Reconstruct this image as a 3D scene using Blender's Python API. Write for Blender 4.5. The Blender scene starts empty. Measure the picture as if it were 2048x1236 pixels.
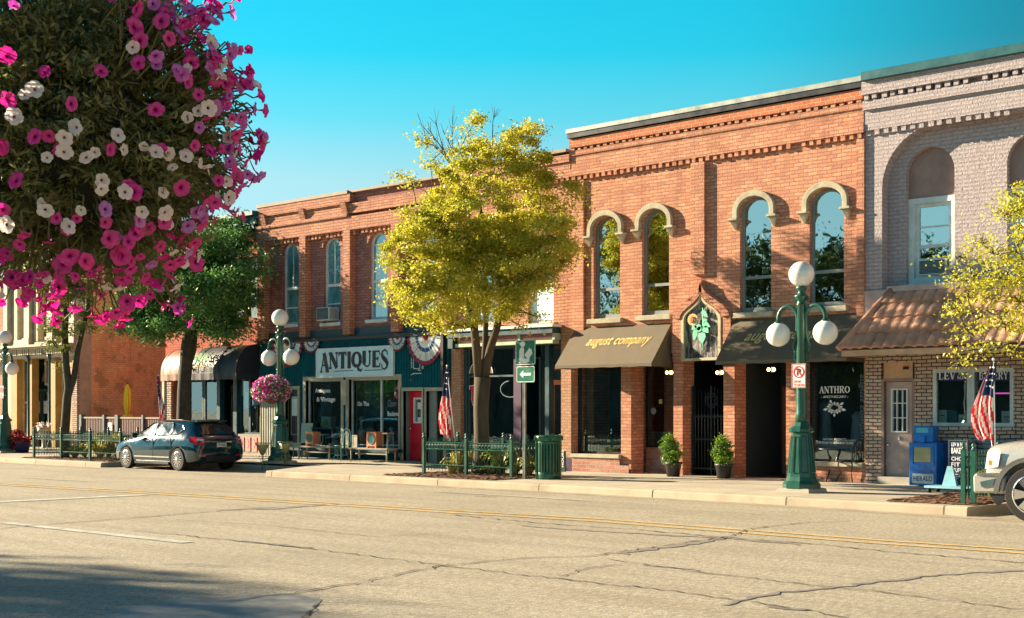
import bpy, bmesh, math, random
from mathutils import Vector, Matrix
random.seed(7)
SC = bpy.context.scene
COL = SC.collection
PI = math.pi

# ---------------------------------------------------------------- camera geometry of the photograph (2048 x 1236)
FPX, VPX, HOR, EYE = 2650., 2974., 822., 1.70
PSI = math.atan(FPX / VPX); SS = math.sin(PSI); CC = math.cos(PSI)
WALL = 26.5                                   # the building line: the plane y = 26.5
def W(px, py, Y=WALL):
    """world X, Z of a photo point known to lie in the vertical plane y = Y"""
    u = (px - 1024) / FPX; t = Y / (u * SS + CC)
    return t * (u * CC - SS), EYE - t * (py - HOR) / FPX
def WX(px, Y=WALL): return W(px, 0, Y)[0]
def WZ(px, py, Y=WALL): return W(px, py, Y)[1]
def G(px, py, z=0.):
    t = (EYE - z) * FPX / (py - HOR); u = (px - 1024) / FPX
    return t * (u * CC - SS), t * (u * SS + CC)
def DEPTH(X, Y): return -X * SS + Y * CC
cam = bpy.data.cameras.new('camera'); camo = bpy.data.objects.new('camera', cam); COL.objects.link(camo)
cam.sensor_fit = 'HORIZONTAL'; cam.sensor_width = 36; cam.lens = 36 * FPX / 2048
cam.shift_y = (HOR - 618) / 2048
cam.clip_start = .1; cam.clip_end = 3000
camo.location = (0, 0, EYE); camo.rotation_euler = (PI / 2, 0, PSI)
SC.camera = camo

# ---------------------------------------------------------------- light
SUN_AZ, SUN_EL = math.radians(18.5), math.radians(20)     # light travels towards +x and a little +y
sd = Vector((math.cos(SUN_EL) * math.cos(SUN_AZ), math.cos(SUN_EL) * math.sin(SUN_AZ), -math.sin(SUN_EL)))
sl = bpy.data.lights.new('sun', 'SUN'); so = bpy.data.objects.new('sun', sl); COL.objects.link(so)
sl.energy = 17; sl.angle = math.radians(.6); sl.color = (1, .82, .57)
so.rotation_euler = sd.to_track_quat('-Z', 'Y').to_euler(); so.location = (-40, -20, 30)
wd = bpy.data.worlds.new('World'); SC.world = wd; wd.use_nodes = True
nt = wd.node_tree; nt.nodes.clear()
sky = nt.nodes.new('ShaderNodeTexSky'); sky.sky_type = 'NISHITA'; sky.sun_disc = False
sky.sun_elevation = SUN_EL; sky.sun_rotation = math.atan2(-sd.x, -sd.y)
sky.air_density = 1.0; sky.dust_density = .6; sky.ozone_density = 1.5
tint = nt.nodes.new('ShaderNodeMix'); tint.data_type = 'RGBA'; tint.blend_type = 'MULTIPLY'; tint.inputs[0].default_value = 1
tint.inputs[7].default_value = (.22, .30, .42, 1)
nt.links.new(sky.outputs[0], tint.inputs[6])
# deepen the blue with height above the horizon and away from the sun; view right darkened as a painted vignette
tc = nt.nodes.new('ShaderNodeTexCoord'); sp = nt.nodes.new('ShaderNodeSeparateXYZ'); nt.links.new(tc.outputs['Generated'], sp.inputs[0])
cr_ = nt.nodes.new('ShaderNodeValToRGB'); nt.links.new(sp.outputs[2], cr_.inputs[0]); e = cr_.color_ramp.elements
e[0].position = 0; e[0].color = (.70, 1.04, 1.08, 1); e[1].position = 1; e[1].color = (.006, .08, .18, 1)
for p_, c_ in ((.17, (.52, .98, 1.03)), (.215, (.16, .93, 1.10)), (.26, (.01, .86, 1.12)), (.30, (.0, .80, 1.10)), (.38, (.03, .36, .60)), (.55, (.03, .16, .30))):
    q_ = cr_.color_ramp.elements.new(p_); q_.color = (*c_, 1)
dt = nt.nodes.new('ShaderNodeVectorMath'); dt.operation = 'DOT_PRODUCT'; nt.links.new(tc.outputs['Generated'], dt.inputs[0])
dt.inputs[1].default_value = (-math.cos(PSI), -math.sin(PSI), 0)
mr = nt.nodes.new('ShaderNodeMapRange'); nt.links.new(dt.outputs['Value'], mr.inputs[0])
for i_, v_ in enumerate((-.38, .36, .80, 1.16)): mr.inputs[i_ + 1].default_value = v_
mr2 = nt.nodes.new('ShaderNodeMapRange'); mr2.interpolation_type = 'SMOOTHSTEP'; nt.links.new(dt.outputs['Value'], mr2.inputs[0])
for i_, v_ in enumerate((-.42, -.14, .42, 1.)): mr2.inputs[i_ + 1].default_value = v_
mm_ = nt.nodes.new('ShaderNodeMath'); mm_.operation = 'MULTIPLY'; nt.links.new(mr.outputs[0], mm_.inputs[0]); nt.links.new(mr2.outputs[0], mm_.inputs[1])
g2 = nt.nodes.new('ShaderNodeMix'); g2.data_type = 'RGBA'; g2.blend_type = 'MULTIPLY'; g2.inputs[0].default_value = 1
nt.links.new(cr_.outputs[0], g2.inputs[6]); nt.links.new(mm_.outputs[0], g2.inputs[7])
bgn = nt.nodes.new('ShaderNodeBackground'); bgn.inputs[1].default_value = .05; nt.links.new(tint.outputs[2], bgn.inputs[0])
bg2 = nt.nodes.new('ShaderNodeBackground'); bg2.inputs[1].default_value = .74; nt.links.new(g2.outputs[2], bg2.inputs[0])
ads = nt.nodes.new('ShaderNodeAddShader'); nt.links.new(bgn.outputs[0], ads.inputs[0]); nt.links.new(bg2.outputs[0], ads.inputs[1])
# added warm fill glow low in the unseen sky, to brighten shaded side walls
ex_ = nt.nodes.new('ShaderNodeMapRange'); nt.links.new(sp.outputs[0], ex_.inputs[0])
for i_, v_ in enumerate((.15, .85, 0., 1.)): ex_.inputs[i_ + 1].default_value = v_
ez_ = nt.nodes.new('ShaderNodeMapRange'); nt.links.new(sp.outputs[2], ez_.inputs[0])
for i_, v_ in enumerate((.15, .6, 1., 0.)): ez_.inputs[i_ + 1].default_value = v_
ml_ = nt.nodes.new('ShaderNodeMath'); ml_.operation = 'MULTIPLY'; nt.links.new(ex_.outputs[0], ml_.inputs[0]); nt.links.new(ez_.outputs[0], ml_.inputs[1])
ey_ = nt.nodes.new('ShaderNodeMapRange'); nt.links.new(sp.outputs[1], ey_.inputs[0])
for i_, v_ in enumerate((-.35, .15, 0., 1.)): ey_.inputs[i_ + 1].default_value = v_
m3_ = nt.nodes.new('ShaderNodeMath'); m3_.operation = 'MULTIPLY'; nt.links.new(ml_.outputs[0], m3_.inputs[0]); nt.links.new(ey_.outputs[0], m3_.inputs[1])
ms_ = nt.nodes.new('ShaderNodeMath'); ms_.operation = 'MULTIPLY'; nt.links.new(m3_.outputs[0], ms_.inputs[0]); ms_.inputs[1].default_value = 1.5
bg3 = nt.nodes.new('ShaderNodeBackground'); bg3.inputs[0].default_value = (1, .66, .42, 1); nt.links.new(ms_.outputs[0], bg3.inputs[1])
ad2 = nt.nodes.new('ShaderNodeAddShader'); nt.links.new(ads.outputs[0], ad2.inputs[0]); nt.links.new(bg3.outputs[0], ad2.inputs[1]); ads = ad2
wo = nt.nodes.new('ShaderNodeOutputWorld'); nt.links.new(ads.outputs[0], wo.inputs[0])
SC.view_settings.view_transform = 'Standard'; SC.view_settings.look = 'None'; SC.view_settings.exposure = 0; SC.view_settings.gamma = 1
SC.cycles.max_bounces = 8; SC.cycles.transparent_max_bounces = 12
try: SC.cycles.use_denoising = True
except Exception: pass

# ---------------------------------------------------------------- materials
def newmat(name):
    m = bpy.data.materials.new(name); m.use_nodes = True; t = m.node_tree; t.nodes.clear()
    o = t.nodes.new('ShaderNodeOutputMaterial'); return m, t, o
def N(t, kind, **kw):
    n = t.nodes.new(kind)
    for k, v in kw.items(): setattr(n, k, v)
    return n
def L(t, a, b): t.links.new(a, b)
def mixc(t, a, b, fac, mode='MIX'):
    n = N(t, 'ShaderNodeMix', data_type='RGBA', blend_type=mode)
    for sock, v in ((n.inputs[6], a), (n.inputs[7], b), (n.inputs[0], fac)):
        if isinstance(v, (int, float)): sock.default_value = v
        elif isinstance(v, tuple): sock.default_value = (v[0], v[1], v[2], 1)
        else: L(t, v, sock)
    return n.outputs[2]
def noise(t, vec, scale, detail=4, rough=.6):
    n = N(t, 'ShaderNodeTexNoise'); n.inputs['Scale'].default_value = scale; n.inputs['Detail'].default_value = detail
    n.inputs['Roughness'].default_value = rough; L(t, vec, n.inputs['Vector']); return n.outputs[0]
def ramp(t, v, a, b, lo=0., hi=1.):
    n = N(t, 'ShaderNodeMapRange'); n.inputs[1].default_value = a; n.inputs[2].default_value = b
    n.inputs[3].default_value = lo; n.inputs[4].default_value = hi; L(t, v, n.inputs[0]); return n.outputs[0]
def stretch(t, vec, s):
    n = N(t, 'ShaderNodeMapping'); n.inputs['Scale'].default_value = s; L(t, vec, n.inputs['Vector']); return n.outputs[0]
def bsdf(t, o, col, rough=.6, metal=0, spec=.5, bump=None, bstr=.3, bdist=.01, coat=0):
    b = N(t, 'ShaderNodeBsdfPrincipled')
    if isinstance(col, tuple): b.inputs['Base Color'].default_value = (*col, 1)
    else: L(t, col, b.inputs['Base Color'])
    if isinstance(rough, (int, float)): b.inputs['Roughness'].default_value = rough
    else: L(t, rough, b.inputs['Roughness'])
    b.inputs['Metallic'].default_value = metal; b.inputs['Specular IOR Level'].default_value = spec
    b.inputs['Coat Weight'].default_value = coat; b.inputs['Coat Roughness'].default_value = .04
    if bump is not None:
        bn = N(t, 'ShaderNodeBump'); bn.inputs['Strength'].default_value = bstr; bn.inputs['Distance'].default_value = bdist
        L(t, bump, bn.inputs['Height']); L(t, bn.outputs[0], b.inputs['Normal'])
    L(t, b.outputs[0], o.inputs[0]); return b
def plain(name, col, rough=.55, metal=0, spec=.5, var=.25, scale=3., fine=40., coat=0, bump=.15, streak=False):
    """a surface of one colour with worn, slightly dirty variation"""
    m, t, o = newmat(name)
    p = N(t, 'ShaderNodeNewGeometry').outputs['Position']
    pv = stretch(t, p, (1, 1, .25)) if streak else p
    a = noise(t, pv, scale, 5); b = noise(t, p, fine, 3)
    dark = tuple(c * (1 - var) for c in col); lite = tuple(min(1, c * (1 + var * .5)) for c in col)
    c = mixc(t, dark, lite, ramp(t, a, .3, .7))
    c = mixc(t, c, tuple(x * .8 for x in col), ramp(t, b, .5, .75, 0, .5))
    r = ramp(t, a, .3, .7, max(.02, rough - .08), min(1, rough + .08))
    bsdf(t, o, c, r, metal, spec, b, bump, .004, coat); return m
def brick(name, c1, c2, mortar, bw=.235, rh=.082, ms=.012, grime=.45, bstr=.6, patch=None, joint_fade=0.):
    m, t, o = newmat(name)
    p = N(t, 'ShaderNodeNewGeometry').outputs['Position']
    sx = N(t, 'ShaderNodeSeparateXYZ'); L(t, p, sx.inputs[0])
    ad = N(t, 'ShaderNodeMath', operation='ADD'); L(t, sx.outputs[0], ad.inputs[0]); L(t, sx.outputs[1], ad.inputs[1])
    wob = noise(t, p, 2.2, 3); wz = N(t, 'ShaderNodeMath', operation='MULTIPLY_ADD'); L(t, wob, wz.inputs[0]); wz.inputs[1].default_value = .05; L(t, sx.outputs[2], wz.inputs[2])
    cb = N(t, 'ShaderNodeCombineXYZ'); L(t, ad.outputs[0], cb.inputs[0]); L(t, wz.outputs[0], cb.inputs[1])
    br = N(t, 'ShaderNodeTexBrick'); L(t, cb.outputs[0], br.inputs['Vector'])
    br.inputs['Scale'].default_value = 1; br.inputs['Brick Width'].default_value = bw; br.inputs['Row Height'].default_value = rh
    br.inputs['Mortar Size'].default_value = ms; br.inputs['Mortar Smooth'].default_value = .3; br.inputs['Bias'].default_value = 0
    br.inputs['Color1'].default_value = (*c1, 1); br.inputs['Color2'].default_value = (*c2, 1); br.inputs['Mortar'].default_value = (*mortar, 1)
    big = noise(t, p, .9, 6, .65); fine = noise(t, p, 28, 4)
    c = mixc(t, br.outputs[0], tuple(x * .38 for x in c1), ramp(t, big, .48, .78, 0, grime))
    c = mixc(t, c, (1.25, 1.2, 1.12), ramp(t, noise(t, p, 5.5, 4), .45, .7, 0, .55), 'MULTIPLY')
    c = mixc(t, c, (.45, .42, .42), ramp(t, fine, .5, .72, 0, .5), 'MULTIPLY')
    c = mixc(t, c, (.50, .44, .42), ramp(t, noise(t, stretch(t, p, (2.6, 2.6, .28)), 1.0, 5, .7), .52, .72, 0, grime), 'MULTIPLY'); c = mixc(t, c, (1.18, 1.12, 1.10), ramp(t, noise(t, p, .45, 3), .5, .7, 0, .6), 'MULTIPLY')
    if patch: c = mixc(t, c, patch, ramp(t, noise(t, p, 1.3, 5, .7), .55, .62, 0, .75))
    inv = N(t, 'ShaderNodeMath', operation='MULTIPLY_ADD'); L(t, br.outputs[1], inv.inputs[0]); inv.inputs[1].default_value = -1; L(t, fine, inv.inputs[2])
    bsdf(t, o, c, .88, 0, .25, inv.outputs[0], bstr, .02); return m
def glass(name, tintc=(.55, .75, .78), gl=(.75, .95, 1), base=.12, wave=.0):
    """window glass: lets one see in, reflects the street and the sky"""
    m, t, o = newmat(name)
    tr = N(t, 'ShaderNodeBsdfTransparent'); tr.inputs[0].default_value = (*tintc, 1)
    g = N(t, 'ShaderNodeBsdfGlossy'); g.inputs['Roughness'].default_value = .012; g.inputs[0].default_value = (*gl, 1)
    p = N(t, 'ShaderNodeNewGeometry').outputs['Position']
    bn = N(t, 'ShaderNodeBump'); bn.inputs['Strength'].default_value = .08 + wave; bn.inputs['Distance'].default_value = .02
    L(t, noise(t, p, 1.6, 2), bn.inputs['Height']); L(t, bn.outputs[0], g.inputs['Normal'])
    lw = N(t, 'ShaderNodeLayerWeight'); lw.inputs[0].default_value = .35
    f = ramp(t, lw.outputs['Fresnel'], 0, 1, base, 1)
    mx = N(t, 'ShaderNodeMixShader'); L(t, f, mx.inputs[0]); L(t, tr.outputs[0], mx.inputs[1]); L(t, g.outputs[0], mx.inputs[2])
    L(t, mx.outputs[0], o.inputs[0]); return m
def leafmat(name, a, b, c, trans=.45, cl=.9, fi=9.):
    m, t, o = newmat(name)
    p = N(t, 'ShaderNodeNewGeometry').outputs['Position']
    n1 = noise(t, p, cl, 3); n2 = noise(t, p, fi, 2)
    k = mixc(t, a, b, ramp(t, n1, .35, .65)); k = mixc(t, k, c, ramp(t, n2, .45, .7, 0, .8))
    d = N(t, 'ShaderNodeBsdfDiffuse'); tl = N(t, 'ShaderNodeBsdfTranslucent'); gl = N(t, 'ShaderNodeBsdfGlossy'); gl.inputs['Roughness'].default_value = .45
    gl.inputs[0].default_value = (.9, .9, .8, 1)
    L(t, k, d.inputs[0]); L(t, k, tl.inputs[0])
    mx = N(t, 'ShaderNodeMixShader'); mx.inputs[0].default_value = trans; L(t, d.outputs[0], mx.inputs[1]); L(t, tl.outputs[0], mx.inputs[2])
    m2 = N(t, 'ShaderNodeMixShader'); m2.inputs[0].default_value = .05; L(t, mx.outputs[0], m2.inputs[1]); L(t, gl.outputs[0], m2.inputs[2])
    L(t, m2.outputs[0], o.inputs[0]); return m
def emis(name, col, s):
    m, t, o = newmat(name); e = N(t, 'ShaderNodeEmission'); e.inputs[0].default_value = (*col, 1); e.inputs[1].default_value = s; L(t, e.outputs[0], o.inputs[0]); return m

# ---------------------------------------------------------------- objects
def setp(o, label=None, cat=None, group=None, kind=None):
    if label: o['label'] = label
    if cat: o['category'] = cat
    if group: o['group'] = group
    if kind: o['kind'] = kind
    return o
def thing(name, label, cat, loc=(0, 0, 0), group=None, rotz=0):
    o = bpy.data.objects.new(name, None); COL.objects.link(o); o.location = loc; o.rotation_euler = (0, 0, rotz); o.empty_display_size = .2
    return setp(o, label, cat, group)
def wloc(o):
    v = Vector((0, 0, 0))
    while o is not None: v += Vector(o.location); o = o.parent
    return v
def copy_tree(o, parent=None):
    c = o.copy(); COL.objects.link(c); c.parent = parent
    for ch in [x for x in bpy.data.objects if x.parent == o]: copy_tree(ch, c)
    return c
class MB:
    """collects vertices and faces (world coordinates) of ONE part"""
    def __init__(s): s.v = []; s.f = []; s.mi = []; s.sm = []; s.m = 0; s.smooth = False
    def add(s, vs, fs):
        b = len(s.v); s.v += [tuple(v) for v in vs]
        for f in fs: s.f.append(tuple(b + i for i in f)); s.mi.append(s.m); s.sm.append(s.smooth)
        return s
    def box(s, x0, x1, y0, y1, z0, z1):
        return s.add([(x0, y0, z0), (x1, y0, z0), (x1, y1, z0), (x0, y1, z0), (x0, y0, z1), (x1, y0, z1), (x1, y1, z1), (x0, y1, z1)],
                     [(0, 3, 2, 1), (4, 5, 6, 7), (0, 1, 5, 4), (1, 2, 6, 5), (2, 3, 7, 6), (3, 0, 4, 7)])
    def bx(s, c, size, rz=0, rx=0, ry=0):
        M = Matrix.Translation(c) @ Matrix.Rotation(rz, 4, 'Z') @ Matrix.Rotation(ry, 4, 'Y') @ Matrix.Rotation(rx, 4, 'X')
        h = [x / 2 for x in size]
        vs = [M @ Vector((sx * h[0], sy * h[1], sz * h[2])) for sz in (-1, 1) for sx, sy in ((-1, -1), (1, -1), (1, 1), (-1, 1))]
        return s.add(vs, [(0, 3, 2, 1), (4, 5, 6, 7), (0, 1, 5, 4), (1, 2, 6, 5), (2, 3, 7, 6), (3, 0, 4, 7)])
    def quad(s, a, b, c, d): return s.add([a, b, c, d], [(0, 1, 2, 3)])
    def prism(s, poly, y0, y1, caps=True):
        """polygon in X,Z extruded along y"""
        n = len(poly); vs = [(x, y0, z) for x, z in poly] + [(x, y1, z) for x, z in poly]
        fs = [(i, (i + 1) % n, n + (i + 1) % n, n + i) for i in range(n)]
        if caps: fs += [tuple(range(n))[::-1], tuple(range(n, 2 * n))]
        return s.add(vs, fs)
    def prismx(s, poly, x0, x1):
        """polygon in Y,Z extruded along x"""
        n = len(poly); vs = [(x0, y, z) for y, z in poly] + [(x1, y, z) for y, z in poly]
        fs = [(i, (i + 1) % n, n + (i + 1) % n, n + i) for i in range(n)]; fs += [tuple(range(n))[::-1], tuple(range(n, 2 * n))]
        return s.add(vs, fs)
    def tube(s, pts, r, n=8, cap=True):
        pts = [Vector(p) for p in pts]; R = r if isinstance(r, (list, tuple)) else [r] * len(pts)
        b = len(s.v); up = None
        for i, p in enumerate(pts):
            d = (pts[min(i + 1, len(pts) - 1)] - pts[max(i - 1, 0)]);
            if d.length < 1e-9: d = Vector((0, 0, 1))
            d.normalize()
            if up is None: up = Vector((0, 0, 1)) if abs(d.z) < .9 else Vector((1, 0, 0))
            a = d.cross(up);
            if a.length < 1e-4: a = d.orthogonal()
            a.normalize(); c = a.cross(d); up = c
            for k in range(n):
                t = 2 * PI * k / n; s.v.append(tuple(p + (a * math.cos(t) + c * math.sin(t)) * R[i]))
        for i in range(len(pts) - 1):
            for k in range(n):
                s.f.append((b + i * n + k, b + i * n + (k + 1) % n, b + (i + 1) * n + (k + 1) % n, b + (i + 1) * n + k)); s.mi.append(s.m); s.sm.append(n > 5)
        if cap:
            s.f.append(tuple(b + k for k in range(n))[::-1]); s.f.append(tuple(b + (len(pts) - 1) * n + k for k in range(n))); s.mi += [s.m] * 2; s.sm += [False] * 2
        return s
    def lathe(s, prof, c=(0, 0, 0), n=16, rot=0, sm=True):
        b = len(s.v)
        for r, z in prof:
            for k in range(n):
                t = 2 * PI * k / n + rot; s.v.append((c[0] + r * math.cos(t), c[1] + r * math.sin(t), c[2] + z))
        for i in range(len(prof) - 1):
            for k in range(n):
                s.f.append((b + i * n + k, b + i * n + (k + 1) % n, b + (i + 1) * n + (k + 1) % n, b + (i + 1) * n + k)); s.mi.append(s.m); s.sm.append(sm)
        s.f.append(tuple(b + k for k in range(n))[::-1]); s.f.append(tuple(b + (len(prof) - 1) * n + k for k in range(n))); s.mi += [s.m] * 2; s.sm += [False] * 2
        return s
    def ball(s, c, r, nu=20, nv=12, sz=1.):
        prof = [(max(1e-4, r * math.sin(PI * i / nv)), -r * sz * math.cos(PI * i / nv)) for i in range(nv + 1)]
        return s.lathe(prof, c, nu)
    def ribbon(s, pts, w, O, U, V, lift=None):
        """flat stroke of width w along 2D pts, mapped to O + x U + y V"""
        w = w if isinstance(w, (list, tuple)) else [w] * len(pts)
        w = (w + [w[-1]] * len(pts))[:len(pts)]
        vs = []
        for i, p in enumerate(pts):
            a = pts[max(i - 1, 0)]; b = pts[min(i + 1, len(pts) - 1)]; dx, dy = b[0] - a[0], b[1] - a[1]; l = math.hypot(dx, dy) or 1
            nx, ny = -dy / l * w[i] / 2, dx / l * w[i] / 2
            for q in ((p[0] + nx, p[1] + ny), (p[0] - nx, p[1] - ny)): vs.append(O + U * q[0] + V * q[1])
        return s.add(vs, [(2 * i, 2 * i + 1, 2 * i + 3, 2 * i + 2) for i in range(len(pts) - 1)])
    def build(s, name, mat, parent=None, bevel=0, fixn=True, **kw):
        me = bpy.data.meshes.new(name); off = wloc(parent) if parent is not None else Vector((0, 0, 0))
        me.from_pydata([(v[0] - off.x, v[1] - off.y, v[2] - off.z) for v in s.v], [], s.f)
        mats = mat if isinstance(mat, (list, tuple)) else [mat]
        for m in mats: me.materials.append(m)
        me.polygons.foreach_set('material_index', s.mi); me.polygons.foreach_set('use_smooth', s.sm); me.update()
        if fixn and len(s.f) < 30000:
            bm = bmesh.new(); bm.from_mesh(me); bmesh.ops.recalc_face_normals(bm, faces=bm.faces)
            if bevel: 
                bmesh.ops.remove_doubles(bm, verts=bm.verts, dist=1e-5)
                bmesh.ops.bevel(bm, geom=[e for e in bm.edges if len(e.link_faces) == 2 and e.calc_face_angle(0) > .5], offset=bevel, segments=1, affect='EDGES', clamp_overlap=True)
            bm.to_mesh(me); bm.free()
        o = bpy.data.objects.new(name, me); COL.objects.link(o)
        if parent is not None: o.parent = parent
        setp(o, **kw); return o
def arch(x0, x1, zs, rise, n=14):
    """points of an arched head from right spring to left spring (z of spring zs)"""
    w = (x1 - x0) / 2; cx = (x0 + x1) / 2
    return [(cx + w * math.cos(PI * i / n), zs + rise * math.sin(PI * i / n)) for i in range(n + 1)]
def opening(x0, x1, z0, z1, rise=0):
    if rise: return [(x0, z0), (x1, z0)] + arch(x0, x1, z1 - rise, rise)
    return [(x0, z0), (x1, z0), (x1, z1), (x0, z1)]
def wall(name, mat, outer, holes, y0, y1, parent, **kw):
    """sheet of wall between y0 (front) and y1 with openings cut through, reveals included"""
    bm = bmesh.new(); es = []
    off = wloc(parent) if parent is not None else Vector((0, 0, 0))
    for poly in [outer] + holes:
        vs = [bm.verts.new((x - off.x, y0 - off.y, z - off.z)) for x, z in poly]
        for i in range(len(vs)): es.append(bm.edges.new((vs[i], vs[(i + 1) % len(vs)])))
    bmesh.ops.triangle_fill(bm, use_beauty=True, use_dissolve=False, edges=es)
    ex = bmesh.ops.extrude_face_region(bm, geom=list(bm.faces))
    for v in [g for g in ex['geom'] if isinstance(g, bmesh.types.BMVert)]: v.co.y += (y1 - y0)
    bmesh.ops.recalc_face_normals(bm, faces=bm.faces)
    me = bpy.data.meshes.new(name); bm.to_mesh(me); bm.free(); me.materials.append(mat)
    o = bpy.data.objects.new(name, me); COL.objects.link(o); o.parent = parent; setp(o, **kw); return o
def frame_rect(mb, x0, x1, z0, z1, w, y0, y1):
    mb.box(x0, x0 + w, y0, y1, z0, z1); mb.box(x1 - w, x1, y0, y1, z0, z1)
    mb.box(x0 + w, x1 - w, y0, y1, z1 - w, z1); mb.box(x0 + w, x1 - w, y0, y1, z0, z0 + w); return mb
def ring(mb, inner, outer, y0, y1):
    """closed band between two outlines of equal point count, in X,Z, extruded y0..y1"""
    n = len(inner); vs = [(x, y, z) for y in (y0, y1) for (x, z) in inner + outer]
    fs = []
    for i in range(n):
        j = (i + 1) % n
        fs += [(i, j, n + j, n + i), (2 * n + i, 3 * n + i, 3 * n + j, 2 * n + j), (i, 2 * n + i, 2 * n + j, j), (n + i, n + j, 3 * n + j, 3 * n + i)]
    return mb.add(vs, fs)
def band(mb, inner, outer, y0, y1):
    """open band (arch hood)"""
    n = len(inner); vs = [(x, y, z) for y in (y0, y1) for (x, z) in inner + outer]; fs = []
    for i in range(n - 1):
        j = i + 1
        fs += [(i, j, n + j, n + i), (2 * n + i, 3 * n + i, 3 * n + j, 2 * n + j), (i, 2 * n + i, 2 * n + j, j), (n + i, n + j, 3 * n + j, 3 * n + i)]
    for i in (0, n - 1): fs.append((i, n + i, 3 * n + i, 2 * n + i))
    return mb.add(vs, fs)
# ---------------------------------------------------------------- lettering
def text(name, body, mat, parent, O, U, V, width=None, height=None, bold=0., shear=0., kw={}, space=1., thick=.002):
    """flat lettering from Blender's own font, its lower left at O, along U, upright along V"""
    cu = bpy.data.curves.new(name, 'FONT'); cu.body = body; cu.shear = shear; cu.offset = bold; cu.space_character = space; cu.extrude = 0
    ob = bpy.data.objects.new(name, cu); COL.objects.link(ob)
    bpy.context.view_layer.update(); dg = bpy.context.evaluated_depsgraph_get()
    me = bpy.data.meshes.new_from_object(ob.evaluated_get(dg)); bpy.data.objects.remove(ob); bpy.data.curves.remove(cu)
    xs = [v.co.x for v in me.vertices]; ys = [v.co.y for v in me.vertices]
    x0, x1, y0, y1 = min(xs), max(xs), min(ys), max(ys)
    sx = (width / (x1 - x0)) if width else None; sy = (height / (y1 - y0)) if height else None
    sx = sx or sy; sy = sy or sx
    O, U, V = Vector(O), Vector(U).normalized(), Vector(V).normalized(); off = wloc(parent)
    for v in me.vertices: v.co = O + U * ((v.co.x - x0) * sx) + V * ((v.co.y - y0) * sy) - off
    me.materials.clear(); me.materials.append(mat); me.name = name
    o = bpy.data.objects.new(name, me); COL.objects.link(o); o.parent = parent; setp(o, **kw); return o
def arcp(cx, cy, rx, ry, a0, a1, n=12): return [(cx + rx * math.cos(math.radians(a0 + (a1 - a0) * i / n)), cy + ry * math.sin(math.radians(a0 + (a1 - a0) * i / n))) for i in range(n + 1)]
T, H_ = .2, .07      # thick and thin stroke
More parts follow.
